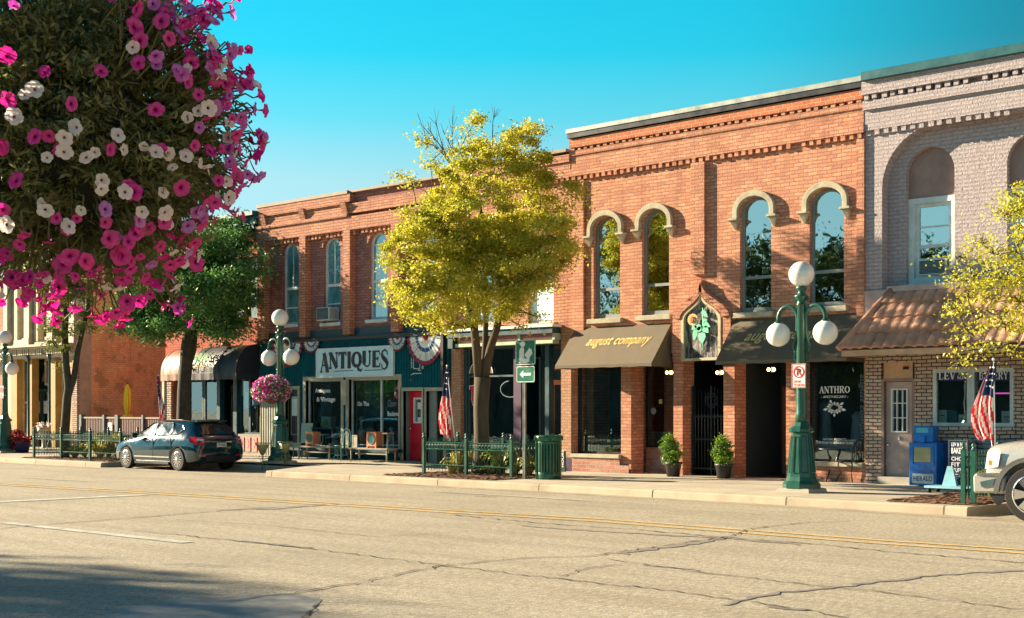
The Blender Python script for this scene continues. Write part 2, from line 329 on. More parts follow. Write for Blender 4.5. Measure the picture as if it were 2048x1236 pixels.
GL = {   # serif capitals in a box of width w and height 1: (width, strokes)
 'A': (.72, [([(.36, 1), (.08, .02)], H_), ([(.34, 1), (.62, .02)], T), ([(.2, .36), (.5, .36)], H_), ([(0, .02), (.2, .02)], H_), ([(.46, .02), (.76, .02)], H_)]),
 'N': (.78, [([(.12, 0), (.12, 1)], H_), ([(.12, .98), (.66, .02)], T), ([(.66, 0), (.66, 1)], H_), ([(0, .02), (.24, .02)], H_), ([(0, .98), (.2, .98)], H_), ([(.54, .98), (.78, .98)], H_)]),
 'T': (.66, [([(.33, 0), (.33, 1)], T), ([(.02, .96), (.64, .96)], H_ * 1.3), ([(.05, .98), (.03, .78)], H_), ([(.61, .98), (.63, .78)], H_), ([(.18, .02), (.48, .02)], H_)]),
 'I': (.36, [([(.18, 0), (.18, 1)], T), ([(.04, .02), (.32, .02)], H_), ([(.04, .98), (.32, .98)], H_)]),
 'Q': (.82, [(arcp(.4, .5, .3, .44, 0, 360, 24), [.07 + .12 * abs(math.cos(2 * PI * i / 24)) for i in range(25)]), ([(.3, .2), (.42, .16), (.55, -.12), (.74, -.2), (.86, -.08)], [.05, .1, .14, .1, .04])]),
 'O': (.82, [(arcp(.4, .5, .32, .44, 0, 360, 24), [.07 + .12 * abs(math.cos(2 * PI * i / 24)) for i in range(25)])]),
 'U': (.76, [([(.16, 1), (.16, .3)] + arcp(.38, .3, .22, .24, 180, 360, 10) + [(.6, 1)], [T, T, T, T * .8] + [H_] * 7 + [H_ * 1.2] * 2), ([(.02, .98), (.3, .98)], H_), ([(.48, .98), (.72, .98)], H_)]),
 'E': (.64, [([(.16, 0), (.16, 1)], T), ([(.04, .97), (.58, .97), (.6, .76)], H_), ([(.04, .03), (.58, .03), (.62, .26)], H_), ([(.2, .52), (.46, .52)], H_), ([(.46, .64), (.46, .4)], H_)]),
 'S': (.62, [([(.52, .72), (.5, .88), (.32, .97), (.14, .88), (.1, .74), (.2, .6), (.4, .46), (.52, .32), (.48, .14), (.3, .03), (.12, .1), (.08, .28)], [.06, .06, .07, .08, .13, .18, .2, .17, .1, .07, .06, .06])]),
 'H': (.8, [([(.16, 0), (.16, 1)], T * .85), ([(.64, 0), (.64, 1)], T * .85), ([(.16, .52), (.64, .52)], H_)] + [([(x, z), (x + .28, z)], H_) for x in (.02, .5) for z in (.02, .98)]),
 'R': (.76, [([(.16, 0), (.16, 1)], T * .9), ([(.16, .97), (.4, .97)] + arcp(.4, .745, .19, .225, 90, -90, 8) + [(.16, .52)], [.07, .07, .08, .12, .15, .17, .17, .15, .12, .08, .07, .07]), ([(.36, .5), (.66, .02)], T * .8), ([(.02, .02), (.3, .02)], H_), ([(.02, .98), (.2, .98)], H_), ([(.56, .02), (.78, .02)], H_)]),
 'L': (.62, [([(.16, 0), (.16, 1)], T * .9), ([(.02, .98), (.3, .98)], H_), ([(.02, .03), (.56, .03), (.58, .28)], H_)]),
 'V': (.74, [([(.12, 1), (.37, .0)], T * .9), ([(.62, 1), (.39, .02)], H_), ([(0, .98), (.26, .98)], H_), ([(.5, .98), (.74, .98)], H_)]),
 'D': (.78, [([(.16, 0), (.16, 1)], T * .85), ([(.1, .97), (.34, .97)] + arcp(.34, .5, .33, .47, 90, -90, 12) + [(.1, .03)], [.07, .07] + [.07 + .11 * math.sin(PI * i / 12) for i in range(13)] + [.07])]),
 'B': (.7, [([(.16, 0), (.16, 1)], T * .9), ([(.04, .97), (.36, .97)] + arcp(.36, .755, .17, .215, 90, -90, 8) + arcp(.38, .285, .22, .255, 90, -90, 8) + [(.04, .03)], .1)]),
 'K': (.78, [([(.16, 0), (.16, 1)], T * .9), ([(.62, .98), (.22, .44)], H_), ([(.32, .58), (.66, .02)], T * .8)] + [([(x, z), (x + .26, z)], H_) for x, z in ((.02, .02), (.02, .98), (.54, .02), (.5, .98))]),
 'Y': (.74, [([(.1, 1), (.37, .46), (.37, 0)], T * .85), ([(.64, 1), (.38, .46)], H_), ([(0, .98), (.24, .98)], H_), ([(.52, .98), (.74, .98)], H_), ([(.24, .02), (.5, .02)], H_)]),
 ' ': (.4, []), '-': (.5, [([(.1, .45), (.4, .45)], .1)]),
}
def serif(name, word, mat, parent, O, U, V, width, height, kw={}, hs=None, gap=.06, bold=1.):
    O, U, V = Vector(O), Vector(U).normalized(), Vector(V).normalized()
    tot = sum(GL[c][0] + gap for c in word) - gap; k = width / tot; x = 0; mb = MB(); e = 0
    nrm = U.cross(V).normalized()
    for i, c in enumerate(word):
        h = height * (hs[i][0] if hs else 1); zo = height * (hs[i][1] if hs else 0)
        for j, (pts, w) in enumerate(GL[c][1]):
            w = [a * k * bold for a in w] if isinstance(w, list) else w * k * bold
            mb.ribbon([((x + p[0]) * k, zo + p[1] * h) for p in pts], w, O + nrm * (.0006 * j), U, V)
        x += GL[c][0] + gap
    return mb.build(name, mat, parent, fixn=False, **kw)
X3, Z3, Y3 = Vector((1, 0, 0)), Vector((0, 0, 1)), Vector((0, 1, 0))
# ================================================================ materials used
M = {}
M['brick_orange'] = brick('orange_brick', (.66, .325, .20), (.46, .20, .13), (.32, .16, .11), ms=.010, grime=.5)
M['brick_band'] = brick('dark_red_brick', (.58, .19, .09), (.46, .14, .07), (.5, .3, .2), rh=.09, grime=.3)
M['brick_red'] = brick('red_brick', (.55, .14, .09), (.46, .11, .075), (.25, .09, .06), grime=.3)
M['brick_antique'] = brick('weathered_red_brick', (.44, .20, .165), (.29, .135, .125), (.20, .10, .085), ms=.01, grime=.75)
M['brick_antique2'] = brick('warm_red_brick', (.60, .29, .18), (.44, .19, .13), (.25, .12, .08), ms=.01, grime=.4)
M['brick_tan'] = brick('tan_brick', (.98, .62, .33), (.88, .50, .24), (.7, .42, .2), grime=.5, patch=(.46, .27, .14))
M['brick_grey'] = brick('painted_lavender_brick', (.45, .395, .41), (.43, .375, .39), (.37, .32, .335), bw=.24, rh=.085, ms=.014, grime=.12, bstr=1.0)
M['brick_white'] = brick('whitewashed_brick', (.60, .49, .39), (.48, .34, .27), (.09, .065, .06), bw=.22, rh=.078, ms=.013, grime=.35)
M['brick_pier'] = brick('pale_pier_brick', (.50, .29, .18), (.42, .21, .13), (.3, .2, .14), bw=.2, rh=.075, grime=.3)
M['brick_base'] = brick('mixed_base_brick', (.45, .26, .2), (.36, .14, .09), (.35, .28, .26), bw=.3, rh=.09, grime=.3, patch=(.4, .36, .36))
M['stone'] = plain('buff_stone', (.44, .40, .29), .85, var=.4, scale=4)
M['cream'] = plain('cream_paint', (.46, .40, .29), .6, var=.25)
M['cream2'] = plain('yellowed_cream_paint', (.52, .44, .27), .6, var=.3)
M['ochre'] = plain('ochre_paint', (.42, .24, .06), .6, var=.25)
M['coping'] = plain('grey_metal_coping', (.33, .36, .33), .45, .3)
M['coping_teal'] = plain('teal_metal_coping', (.02, .11, .125), .45, .1)
M['black'] = plain('black_paint', (.012, .014, .018), .4)
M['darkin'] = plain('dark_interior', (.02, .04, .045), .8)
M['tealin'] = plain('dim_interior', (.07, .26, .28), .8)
M['frame_dark'] = plain('dark_teal_frame', (.03, .08, .09), .5)
M['frame_white'] = plain('white_window_frame', (.58, .66, .66), .5)
M['frame_grey'] = plain('grey_window_frame', (.2, .24, .24), .5)
M['frame_tan'] = plain('tan_trim_paint', (.38, .37, .27), .6)
M['glass'] = glass('window_glass')
M['glass_up'] = glass('upper_window_glass', (.3, .42, .44), (.85, 1, 1), .5, .04)
M['glass_shop'] = glass('shop_window_glass', (.8, .95, .95), (.75, .95, 1), .22)
M['glass_pale'] = glass('pale_window_glass', (.75, .95, 1), (.85, 1, 1), .24, .04)
M['curtain'] = plain('pale_curtain', (.42, .66, .70), .8, var=.4, scale=8, streak=True)
M['teal_wall'] = plain('teal_ribbed_siding', (.001, .10, .13), .8, var=.3, spec=.15)
M['teal_paint'] = plain('teal_paint', (.01, .06, .08), .45)
M['purple'] = plain('dark_purple_paint', (.05, .012, .06), .5)
M['mauve'] = plain('mauve_trim', (.32, .09, .13), .6)
M['peach'] = plain('peach_trim', (.55, .36, .26), .6)
M['mint_trim'] = plain('pale_green_trim', (.42, .5, .36), .6)
M['awn_tan'] = plain('taupe_awning_canvas', (.135, .108, .07), .8, var=.22, streak=True, fine=90)
M['awn_terra'] = plain('terracotta_awning_vinyl', (.30, .135, .085), .45, var=.2)
M['gold'] = plain('gold_lettering', (.75, .56, .2), .5)
M['green_letter'] = plain('lime_lettering', (.25, .55, .12), .5)
M['white'] = plain('white_paint', (.75, .76, .74), .5, var=.12)
M['white_letter'] = plain('white_lettering', (.8, .8, .78), .5, var=.05)
M['sign_pale'] = plain('pale_sign_board', (.55, .80, .86), .5, var=.15, scale=2)
M['ink'] = plain('black_lettering', (.008, .01, .018), .5)
M['red_door'] = plain('red_door_paint', (.72, .008, .03), .4)
M['pinkish'] = plain('dusty_pink_paint', (.46, .34, .30), .55)
M['pink_dark'] = plain('dusty_mauve_trim', (.30, .19, .16), .55)
M['peach_panel'] = plain('peach_panel_paint', (.58, .36, .21), .5)
M['wood'] = plain('brown_wood', (.2, .09, .035), .6, var=.35, streak=True)
M['wood_door'] = plain('orange_wood_door', (.62, .24, .10), .5, var=.3, streak=True)
M['wood_pale'] = plain('grey_weathered_wood', (.30, .25, .19), .7, var=.3)
M['green_iron'] = plain('green_cast_iron', (.006, .085, .06), .35, coat=.3, var=.2)
M['green_dark'] = plain('dark_green_iron', (.006, .05, .04), .4)
M['green_bin'] = plain('green_steel_slats', (.004, .09, .045), .35, coat=.3)
M['globe'] = plain('white_glass_globe', (.82, .82, .78), .18, var=.04, coat=.6)
M['concrete'] = plain('concrete', (.40, .37, .30), .85, var=.2)
M['iron'] = plain('black_wrought_iron', (.03, .03, .034), .35)
M['steel'] = plain('galvanised_steel', (.45, .48, .47), .35, .8)
M['sign_green'] = plain('green_road_sign', (.004, .16, .085), .35)
M['red'] = plain('red_paint', (.55, .012, .02), .5)
M['navy'] = plain('navy_cloth', (.01, .025, .10), .8)
M['blue_box'] = plain('blue_painted_metal', (.004, .22, .72), .3, coat=.4)
M['blue_dark'] = plain('dark_blue_painted_metal', (.004, .06, .24), .4)
M['paper'] = plain('white_paper', (.7, .74, .7), .8, var=.08)
M['yellow'] = plain('yellow_paper', (.8, .55, .02), .7)
M['yellow_cloth'] = plain('yellow_umbrella_cloth', (.95, .8, .05), .8, var=.3, streak=True)
M['bark'] = plain('grey_brown_bark', (.09, .072, .045), .95, var=.5, scale=5, fine=25, bump=.8, streak=True)
M['bark_dark'] = plain('dark_bark', (.07, .062, .045), .95, var=.5, scale=5, fine=25, bump=.8)
M['mulch'] = plain('brown_mulch', (.16, .075, .04), .95, var=.6, scale=14, fine=60, bump=1)
M['pot'] = plain('dark_plastic_pot', (.03, .028, .03), .5)
M['goblet'] = plain('pale_green_wire', (.36, .36, .16), .5)
M['picket_brown'] = plain('brown_metal_pickets', (.13, .06, .055), .6)
M['post_grey'] = plain('slate_metal_post', (.09, .12, .13), .5)
M['chalk'] = plain('blue_grey_slats', (.2, .26, .34), .6)
M['rubber'] = plain('tyre_rubber', (.011, .011, .011), .8)
M['rim'] = plain('silver_alloy', (.62, .62, .62), .25, .85)
M['chrome'] = plain('chrome', (.7, .72, .74), .12, .95, var=.05)
M['salmon'] = plain('salmon_panel_paint', (.7, .25, .2), .6)
M['cloth_green'] = plain('green_printed_cloth', (.03, .42, .12), .8)
M['skyish'] = plain('teal_curtain', (.03, .16, .19), .8, var=.5, scale=6, streak=True)
M['bulb'] = emis('lit_bulb', (1, .72, .35), 14)
M['neon'] = emis('pink_neon', (.9, .1, .55), 1.2)
# asphalt
def asphalt():
    m, t, o = newmat('asphalt')
    p = N(t, 'ShaderNodeNewGeometry').outputs['Position']
    g1 = noise(t, p, 55, 3, .7); g2 = noise(t, p, .35, 5, .6); g3 = noise(t, stretch(t, p, (.15, 1.6, 1)), 1.2, 4)
    vo = N(t, 'ShaderNodeTexVoronoi'); vo.inputs['Scale'].default_value = 38; L(t, p, vo.inputs['Vector'])
    c = mixc(t, (.24, .22, .17), (.56, .51, .40), ramp(t, g1, .42, .58))
    c = mixc(t, c, (.62, .58, .47), ramp(t, vo.outputs[0], .12, .34, .55, 0))
    c = mixc(t, c, (.19, .17, .13), ramp(t, noise(t, p, 17, 5, .8), .50, .60, 0, .62)); c = mixc(t, c, (.74, .69, .56), ramp(t, noise(t, stretch(t, p, (1.3, 1, 1)), 21, 4, .8), .56, .64, 0, .7)); c = mixc(t, c, (.27, .245, .19), ramp(t, g2, .40, .72, 0, .65)); c = mixc(t, c, (.16, .14, .11), ramp(t, noise(t, stretch(t, p, (.6, 2.2, 1)), 1.7, 6, .7), .62, .72, 0, .6))
    c = mixc(t, c, (.24, .2, .15), ramp(t, g3, .45, .75, 0, .55))
    mpg = N(t, 'ShaderNodeMapping'); mpg.inputs['Rotation'].default_value = (0, 0, -PSI); mpg.inputs['Scale'].default_value = (22, 8, 1); L(t, p, mpg.inputs['Vector'])
    gg = noise(t, mpg.outputs[0], 1.0, 3, .7)
    c = mixc(t, c, (.72, .70, .66), ramp(t, gg, .38, .47, .75, 0), 'MULTIPLY'); c = mixc(t, c, (1.45, 1.42, 1.32), ramp(t, gg, .54, .62, 0, .7), 'MULTIPLY')
    bsdf(t, o, c, ramp(t, g1, .3, .7, .72, .95), 0, .3, g1, .5, .012); return m
def slabs():
    m, t, o = newmat('sidewalk_concrete')
    p = N(t, 'ShaderNodeNewGeometry').outputs['Position']
    br = N(t, 'ShaderNodeTexBrick'); L(t, p, br.inputs['Vector']); br.offset = 0; br.inputs['Scale'].default_value = 1
    br.inputs['Brick Width'].default_value = 1.52; br.inputs['Row Height'].default_value = 1.52; br.inputs['Mortar Size'].default_value = .012
    br.inputs['Color1'].default_value = (.50, .45, .36, 1); br.inputs['Color2'].default_value = (.44, .40, .32, 1); br.inputs['Mortar'].default_value = (.13, .115, .09, 1)
    c = mixc(t, br.outputs[0], (.3, .26, .2), ramp(t, noise(t, p, .8, 5), .42, .72, 0, .6))
    c = mixc(t, c, (.3, .27, .22), ramp(t, noise(t, p, 22, 4), .5, .7, 0, .5))
    bsdf(t, o, c, .85, 0, .3, noise(t, p, 40, 3), .3, .006); return m
def kerbm():
    m, t, o = newmat('kerb_concrete')
    p = N(t, 'ShaderNodeNewGeometry').outputs['Position']
    br = N(t, 'ShaderNodeTexBrick'); L(t, p, br.inputs['Vector']); br.offset = 0; br.inputs['Scale'].default_value = 1
    br.inputs['Brick Width'].default_value = 3.05; br.inputs['Row Height'].default_value = 300; br.inputs['Mortar Size'].default_value = .018
    br.inputs['Color1'].default_value = (.46, .40, .29, 1); br.inputs['Color2'].default_value = (.38, .33, .25, 1); br.inputs['Mortar'].default_value = (.06, .05, .04, 1)
    c = mixc(t, br.outputs[0], (.28, .22, .16), ramp(t, noise(t, p, 1.6, 5), .45, .75, 0, .7))
    bsdf(t, o, c, .85, 0, .3, noise(t, p, 40, 3), .3, .006); return m
M['asphalt'] = asphalt(); M['slabs'] = slabs(); M['kerb'] = kerbm()
M['crack'] = plain('crack_filler', (.09, .075, .065), .6, var=.5, scale=6)
M['crack_pale'] = plain('worn_crack_filler', (.26, .235, .22), .6, var=.3, scale=6)
M['paint_yellow'] = plain('worn_yellow_road_paint', (.64, .45, .18), .7, var=.35, scale=4, fine=30)
M['paint_white'] = plain('worn_white_road_paint', (.52, .52, .46), .7, var=.4, scale=4, fine=30)
M['gutter'] = plain('gutter_asphalt', (.36, .30, .22), .85, var=.3, scale=2, streak=False)
M['earth'] = plain('distant_ground', (.12, .12, .08), .95)

# ================================================================ ground
KERB = [(-110, 21.9), (-60, 21.7), (-35.72, 21.5), (-35.55, 23.5), (-28.5, 23.5), (-27.7, 21.45), (-18, 21.38), (-12, 21.1), (-8.75, 20.85), (-8.5, 22.7), (40, 22.7), (90, 22.7)]
def kerb_y(X):
    for (a, ya), (b, yb) in zip(KERB, KERB[1:]):
        if a <= X <= b: return ya + (yb - ya) * (X - a) / (b - a)
    return 22
def SW(X, Y):
    """height of the pavement: it rises a little towards the older shopfronts"""
    k = min(1, max(0, (-23.5 - X) / 5.)); d = min(1, max(0, (Y - 22.5) / 4.))
    return .15 + .15 * k * d
mb = MB(); mb.quad((-1500, -1500, -.05), (1500, -1500, -.05), (1500, 1500, -.05), (-1500, 1500, -.05)); mb.build('ground', M['earth'], kind='structure')
mb = MB(); mb.quad((-200, -1.5, 0), (120, -1.5, 0), (120, 24.5, 0), (-200, 24.5, 0)); mb.build('road', M['asphalt'], kind='structure')
mb = MB()
xs = sorted(set([a for a, b in KERB] + [-23.5, -28.5, -26, -34, -31, -45, -20, -15]))
for a, b in zip(xs, xs[1:]):
    ra, rb = kerb_y(a) + .15, kerb_y(b) + .15
    for k in range(4):
        ya0, ya1 = ra + (31 - ra) * k / 4, ra + (31 - ra) * (k + 1) / 4; yb0, yb1 = rb + (31 - rb) * k / 4, rb + (31 - rb) * (k + 1) / 4
        mb.quad((a, ya0, SW(a, ya0)), (b, yb0, SW(b, yb0)), (b, yb1, SW(b, yb1)), (a, ya1, SW(a, ya1)))
mb.build('sidewalk', M['slabs'], kind='structure')
mb = MB(); prof = [(0, 0), (.015, .12), (.04, .148), (.16, .152), (.16, -.02), (0, -.02)]
for i, (x, y) in enumerate(KERB):
    mb.v += [(x, y + p, z) for p, z in prof]
n = len(prof)
for i in range(len(KERB) - 1):
    for k in range(4): mb.f.append((i * n + k, (i + 1) * n + k, (i + 1) * n + k + 1, i * n + k + 1)); mb.mi.append(0); mb.sm.append(False)
mb.build('kerb', M['kerb'], kind='structure')
mb = MB()
gk = [(-110, 21.9), (-60, 21.7), (-37.2, 21.5), (-27.7, 21.45), (-18, 21.38), (-12, 21.1), (-8.75, 20.8), (40, 20.8)]
for (a, ya), (b, yb) in zip(gk, gk[1:]): mb.quad((a, ya - .42, .004), (b, yb - .42, .004), (b, yb, .004), (a, ya, .004))
mb.quad((-35.7, 21.5, .004), (-28, 21.46, .004), (-28.6, 23.49, .004), (-35.55, 23.49, .004))
mb.build('gutter', M['gutter'], kind='structure')
mb = MB(); mb.box(-200, 120, -9, -1.5, -.04, .12); mb.build('near_sidewalk', M['slabs'], kind='structure')
# painted lines, from their measured ends on the road
def strip(mb, pts, w, z=.008, jit=0, seg=.4):
    pts = [Vector((x, y, 0)) for x, y in pts]; out = []
    for a, b in zip(pts, pts[1:]):
        k = max(1, int((b - a).length / seg)) if jit else 1
        for i in range(k): out.append(a.lerp(b, i / k))
    out.append(pts[-1])
    rr = random.Random(len(out) * 13 + 1)
    prev = None
    for i, p in enumerate(out):
        d = (out[min(i + 1, len(out) - 1)] - out[max(0, i - 1)]).normalized(); nrm = Vector((-d.y, d.x, 0))
        q = p + nrm * rr.uniform(-jit, jit); ww = w * (rr.uniform(.35, 1.4) if jit else 1) / 2
        cur = (q + nrm * ww + Vector((0, 0, z)), q - nrm * ww + Vector((0, 0, z)))
        if prev: mb.quad(prev[0], prev[1], cur[1], cur[0])
        prev = cur
yl = [G(-250, 954), G(0, 968.6), G(300, 985.7), G(900, 1023.5), G(1200, 1041), G(1748, 1083.5), G(2048, 1104), G(2300, 1122)]
mb = MB()
strip(mb, [(x, y - .2) for x, y in yl], .13); strip(mb, [(x, y + .2) for x, y in yl], .13)
mb.build('centre_line', M['paint_yellow'], kind='structure')
mb = MB()
strip(mb, [G(-60, 1007), G(290, 990)], .36)
strip(mb, [G(10, 1046), G(375, 1086)], .2)
strip(mb, [G(50, 956), G(190, 964)], .12); strip(mb, [G(870, 983), G(1175, 1002)], .13)
mb.build('lane_marking', M['paint_white'], kind='structure')
mb = MB()
cr = [([(0, 1059), (60, 1052), (175, 1043), (300, 1034), (480, 1019), (650, 1010)], .07), ([(270, 1062), (430, 1078), (620, 1098), (870, 1130), (1110, 1158), (1340, 1182), (1590, 1218), (1710, 1238)], .05),
      ([(440, 1205), (580, 1188), (720, 1166), (880, 1133), (1040, 1117), (1170, 1114), (1330, 1092), (1462, 1073), (1500, 1058), (1620, 1045), (1700, 1043)], .06),
      ([(900, 1030), (1080, 1047), (1270, 1060), (1460, 1076), (1640, 1090), (1800, 1106), (2048, 1127)], .07), ([(1200, 1118), (1400, 1145), (1600, 1169), (1780, 1188), (2048, 1220)], .045),
      ([(690, 1168), (790, 1172)], .03), ([(350, 1040), (540, 1052), (690, 1068), (760, 1075), (900, 1066)], .035), ([(1110, 1155), (1180, 1135), (1240, 1130)], .04),
      ([(950, 993), (990, 995)], .1), ([(1300, 1035), (1345, 1036)], .06), ([(1500, 1029), (1530, 1030)], .07), ([(1150, 1012), (1250, 1018), (1400, 1027)], .025), ([(1870, 1057), (2048, 1068)], .03), ([(600, 1236), (640, 1208), (690, 1206)], .05)]
for pts, w in cr: strip(mb, [G(*p) for p in pts], w * .5, .010, .045, .11)
mb.build('road_crack', M['crack'], kind='structure')
mb = MB()
for pts, w in [([(1462, 1076), (1330, 1095), (1240, 1108)], .3), ([(1040, 1052), (1240, 1066), (1440, 1076), (1600, 1090)], .16), ([(1440, 1210), (1560, 1185), (1700, 1172), (1880, 1150), (2048, 1142)], .16), ([(440, 1020), (560, 1018), (680, 1008)], .2), ([(470, 1082), (620, 1096)], .2), ([(1540, 1213), (1610, 1222)], .16), ([(1290, 1130), (1400, 1142)], .1)]:
    strip(mb, [G(*p) for p in pts], w * .6, .006, .05, .14)
mb.build('crack_seal', M['crack_pale'], kind='structure')
mb = MB(); rr = random.Random(3); pp_ = [(215, 1236), (245, 1216), (330, 1204), (420, 1197), (500, 1192), (585, 1188), (640, 1200), (628, 1218), (600, 1236), (560, 1260), (250, 1260)]
mb.add([(*G(x + rr.uniform(-6, 6), y + rr.uniform(-2, 2)), .004) for x, y in pp_], [tuple(range(len(pp_)))]); mb.build('tar_patch', plain('smooth_tar_patch', (.27, .27, .25), .6, var=.5, scale=5, bump=.5), kind='structure')
# ================================================================ buildings
def shell(b, x0, x1, z, mat, back=38, y=27.0):
    mb = MB(); mb.box(x0, x0 + .3, y, back, 0, z); mb.box(x1 - .3, x1, y, back, 0, z); mb.box(x0 + .3, x1 - .3, back - .3, back, 0, z)
    mb.build('side_wall', mat, b)
    mb = MB(); mb.box(x0 + .3, x1 - .3, y, back - .3, z - .5, z - .3); mb.box(x0 + .3, x1 - .3, y, back - .3, 3.75, 3.95); mb.build('roof', M['black'], b)
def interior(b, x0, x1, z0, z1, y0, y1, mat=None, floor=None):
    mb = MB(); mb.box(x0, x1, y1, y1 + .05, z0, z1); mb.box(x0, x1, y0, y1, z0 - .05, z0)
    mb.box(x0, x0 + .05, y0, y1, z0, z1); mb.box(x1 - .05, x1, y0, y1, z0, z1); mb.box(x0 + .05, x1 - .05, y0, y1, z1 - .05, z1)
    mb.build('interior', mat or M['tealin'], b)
def sashwin(b, x0, x1, z0, z1, rise=0, y=26.62, fw=.06, bars=(), verts=(), fm=None, gm=None, back=None, backy=.14, name='window'):
    """arched or square sash window: frame (part), pane and blind (sub-parts)"""
    fm = fm or M['frame_white']; gm = gm or M['glass_up']
    outer = opening(x0, x1, z0, z1, rise); inner = opening(x0 + fw, x1 - fw, z0 + fw, z1 - fw, max(rise - fw * .4, .01) if rise else 0)
    mb = MB(); ring(mb, inner, outer, y, y + .07)
    for z, w in bars: mb.box(x0 + fw, x1 - fw, y + .006, y + .06, z - w / 2, z + w / 2)
    for x, za, zb, w in verts: mb.box(x - w / 2, x + w / 2, y + .010, y + .055, za, zb)
    fr = mb.build(name, fm, b)
    mb = MB(); n = len(inner); mb.add([(x, y + .035, z) for x, z in inner], [tuple(range(n))]); mb.build('pane', gm, fr, fixn=False)
    if back:
        mb = MB(); mb.add([(x, y + backy, z) for x, z in outer], [tuple(range(n))]); mb.build('blind', back, fr, fixn=False)
    return fr
def dentils(mb, x0, x1, z0, z1, y0, y1, pitch=.19, w=.1):
    k = int((x1 - x0) / pitch); p = (x1 - x0) / k
    rj = random.Random(int(abs(x0) * 100) + int(z0 * 10))
    for i in range(k):
        if rj.random() < .035: continue
        a = x0 + i * p + (p - w) / 2 + rj.uniform(-.012, .012); mb.box(a, a + w * rj.uniform(.88, 1.1), y0 + rj.uniform(-.008, .018), y1, z0 + rj.uniform(0, .02), z1)

# ---------------------------------------------------------------- the orange brick pair of shops
AX0, AX1 = WX(1145), WX(1731)
AU = thing('brick_building', 'tall orange brick building with four cream hooded arched windows and two canvas awnings', 'building', (AX0, WALL, 0))
aw = [(1187, 1240, 433, 637, 578), (1284, 1338, 419, 630, 569), (1480, 1542, 394, 624, 554), (1619, 1688, 377, 613, 542)]
holes = []; awin = []
for a, b_, t, bt, tr in aw:
    x0, x1, c = WX(a), WX(b_), (a + b_) / 2; z0, z1 = WZ(c, bt), WZ(c, t); holes.append(opening(x0, x1, z0, z1, (x1 - x0) * .36)); awin.append((x0, x1, z0, z1, WZ(c, tr)))
sw1 = (WX(1148), WX(1242), WZ(1195, 908)); rc = (WX(1262), WX(1347)); gt = (WX(1365), WX(1447)); dw = (WX(1469), WX(1572)); sw2 = (WX(1613), AX1 - .03, WZ(1670, 924))
ZT = 3.12
holes += [opening(sw1[0], sw1[1], sw1[2], ZT), opening(rc[0], rc[1], .1, ZT), opening(gt[0], gt[1], .1, ZT), opening(dw[0], dw[1], .1, ZT), opening(sw2[0], sw2[1], sw2[2], ZT)]
outer = [(AX0, -.05), (rc[0] - .001, -.05), (rc[0] - .001, .0), (AX1, .0), (AX1, 8.72), (AX0, 8.72)]
wall('wall', M['brick_orange'], [(AX0, -.05), (AX1, -.05), (AX1, 8.72), (AX0, 8.72)], holes, WALL, WALL + .5, AU)
shell(AU, AX0, AX1, 8.72, M['brick_orange'])
mb = MB(); mb.box(AX0 - .05, AX1 + .02, 26.28, 27.1, 8.80, 8.92); mb.build('coping', M['coping'], AU, bevel=.01)
mb = MB(); mb.box(AX0 - .02, AX1, 26.30, 27.05, 8.68, 8.80); mb.build('coping_shadow', M['black'], AU)  # black strip stands in for the shadow under the coping
mb = MB(); mb.box(AX0, AX1, 26.36, 26.499, 8.44, 8.655); mb.build('parapet_band', M['brick_band'], AU)
mb = MB(); mb.box(AX0, AX1, 26.385, 26.499, 8.24, 8.36); mb.box(AX0, AX1, 26.42, 26.499, 7.9, 8.24)
mb.box(AX0, AX1, 26.40, 26.499, 7.72, 7.9); dentils(mb, AX0, AX1, 8.362, 8.438, 26.375, 26.499, .2, .1); dentils(mb, AX0, AX1, 7.6, 7.718, 26.41, 26.499, .19, .1)
mb.build('cornice', M['brick_orange'], AU)
px0, px1 = WX(1386), WX(1413)
for a, b, q, z in ((px0, px1, 26.40, 4.95), (AX0, WX(1170), 26.43, 3.2), (WX(1716), AX1, 26.43, 3.2)): mb = MB(); mb.box(a, b, q, 26.499, z, 7.6); mb.build('pilaster', M['brick_orange'], AU)
for i, ((x0, x1, z0, z1, tr), q) in enumerate(zip(awin, aw)):
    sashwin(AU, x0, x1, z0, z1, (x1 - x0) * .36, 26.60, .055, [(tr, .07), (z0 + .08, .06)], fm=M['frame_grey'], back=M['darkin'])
    w = x1 - x0; r = w * .36; zs = z1 - r
    inn = [(x1 + .01, zs - .16)] + arch(x0 - .01, x1 + .01, zs, r + .01) + [(x0 - .01, zs - .16)]
    out = [(x1 + .135, zs - .16)] + arch(x0 - .135, x1 + .135, zs, r + .15) + [(x0 - .135, zs - .16)]
    mb = MB(); band(mb, inn, out, 26.38, 26.499)
    for s, xx in ((1, x1), (-1, x0)):
        xc = xx + s * .10
        mb.box(xc - .125, xc + .125, 26.31, 26.498, zs - .22, zs - .161); mb.add([(xc - .10, 26.34, zs - .221), (xc + .10, 26.34, zs - .221), (xc + .03, 26.47, zs - .42), (xc - .03, 26.47, zs - .42), (xc - .10, 26.499, zs - .221), (xc + .10, 26.499, zs - .221), (xc + .03, 26.499, zs - .42), (xc - .03, 26.499, zs - .42)], [(0, 3, 2, 1), (4, 5, 6, 7), (0, 4, 7, 3), (1, 2, 6, 5), (3, 7, 6, 2), (0, 1, 5, 4)])
    mb.build('window_hood', M['stone'], AU, bevel=.012)
    mb = MB(); mb.box(x0 - .12, x1 + .12, 26.36, 26.6, z0 - .13, z0 - .005); mb.build('window_sill', M['stone'], AU, bevel=.01)
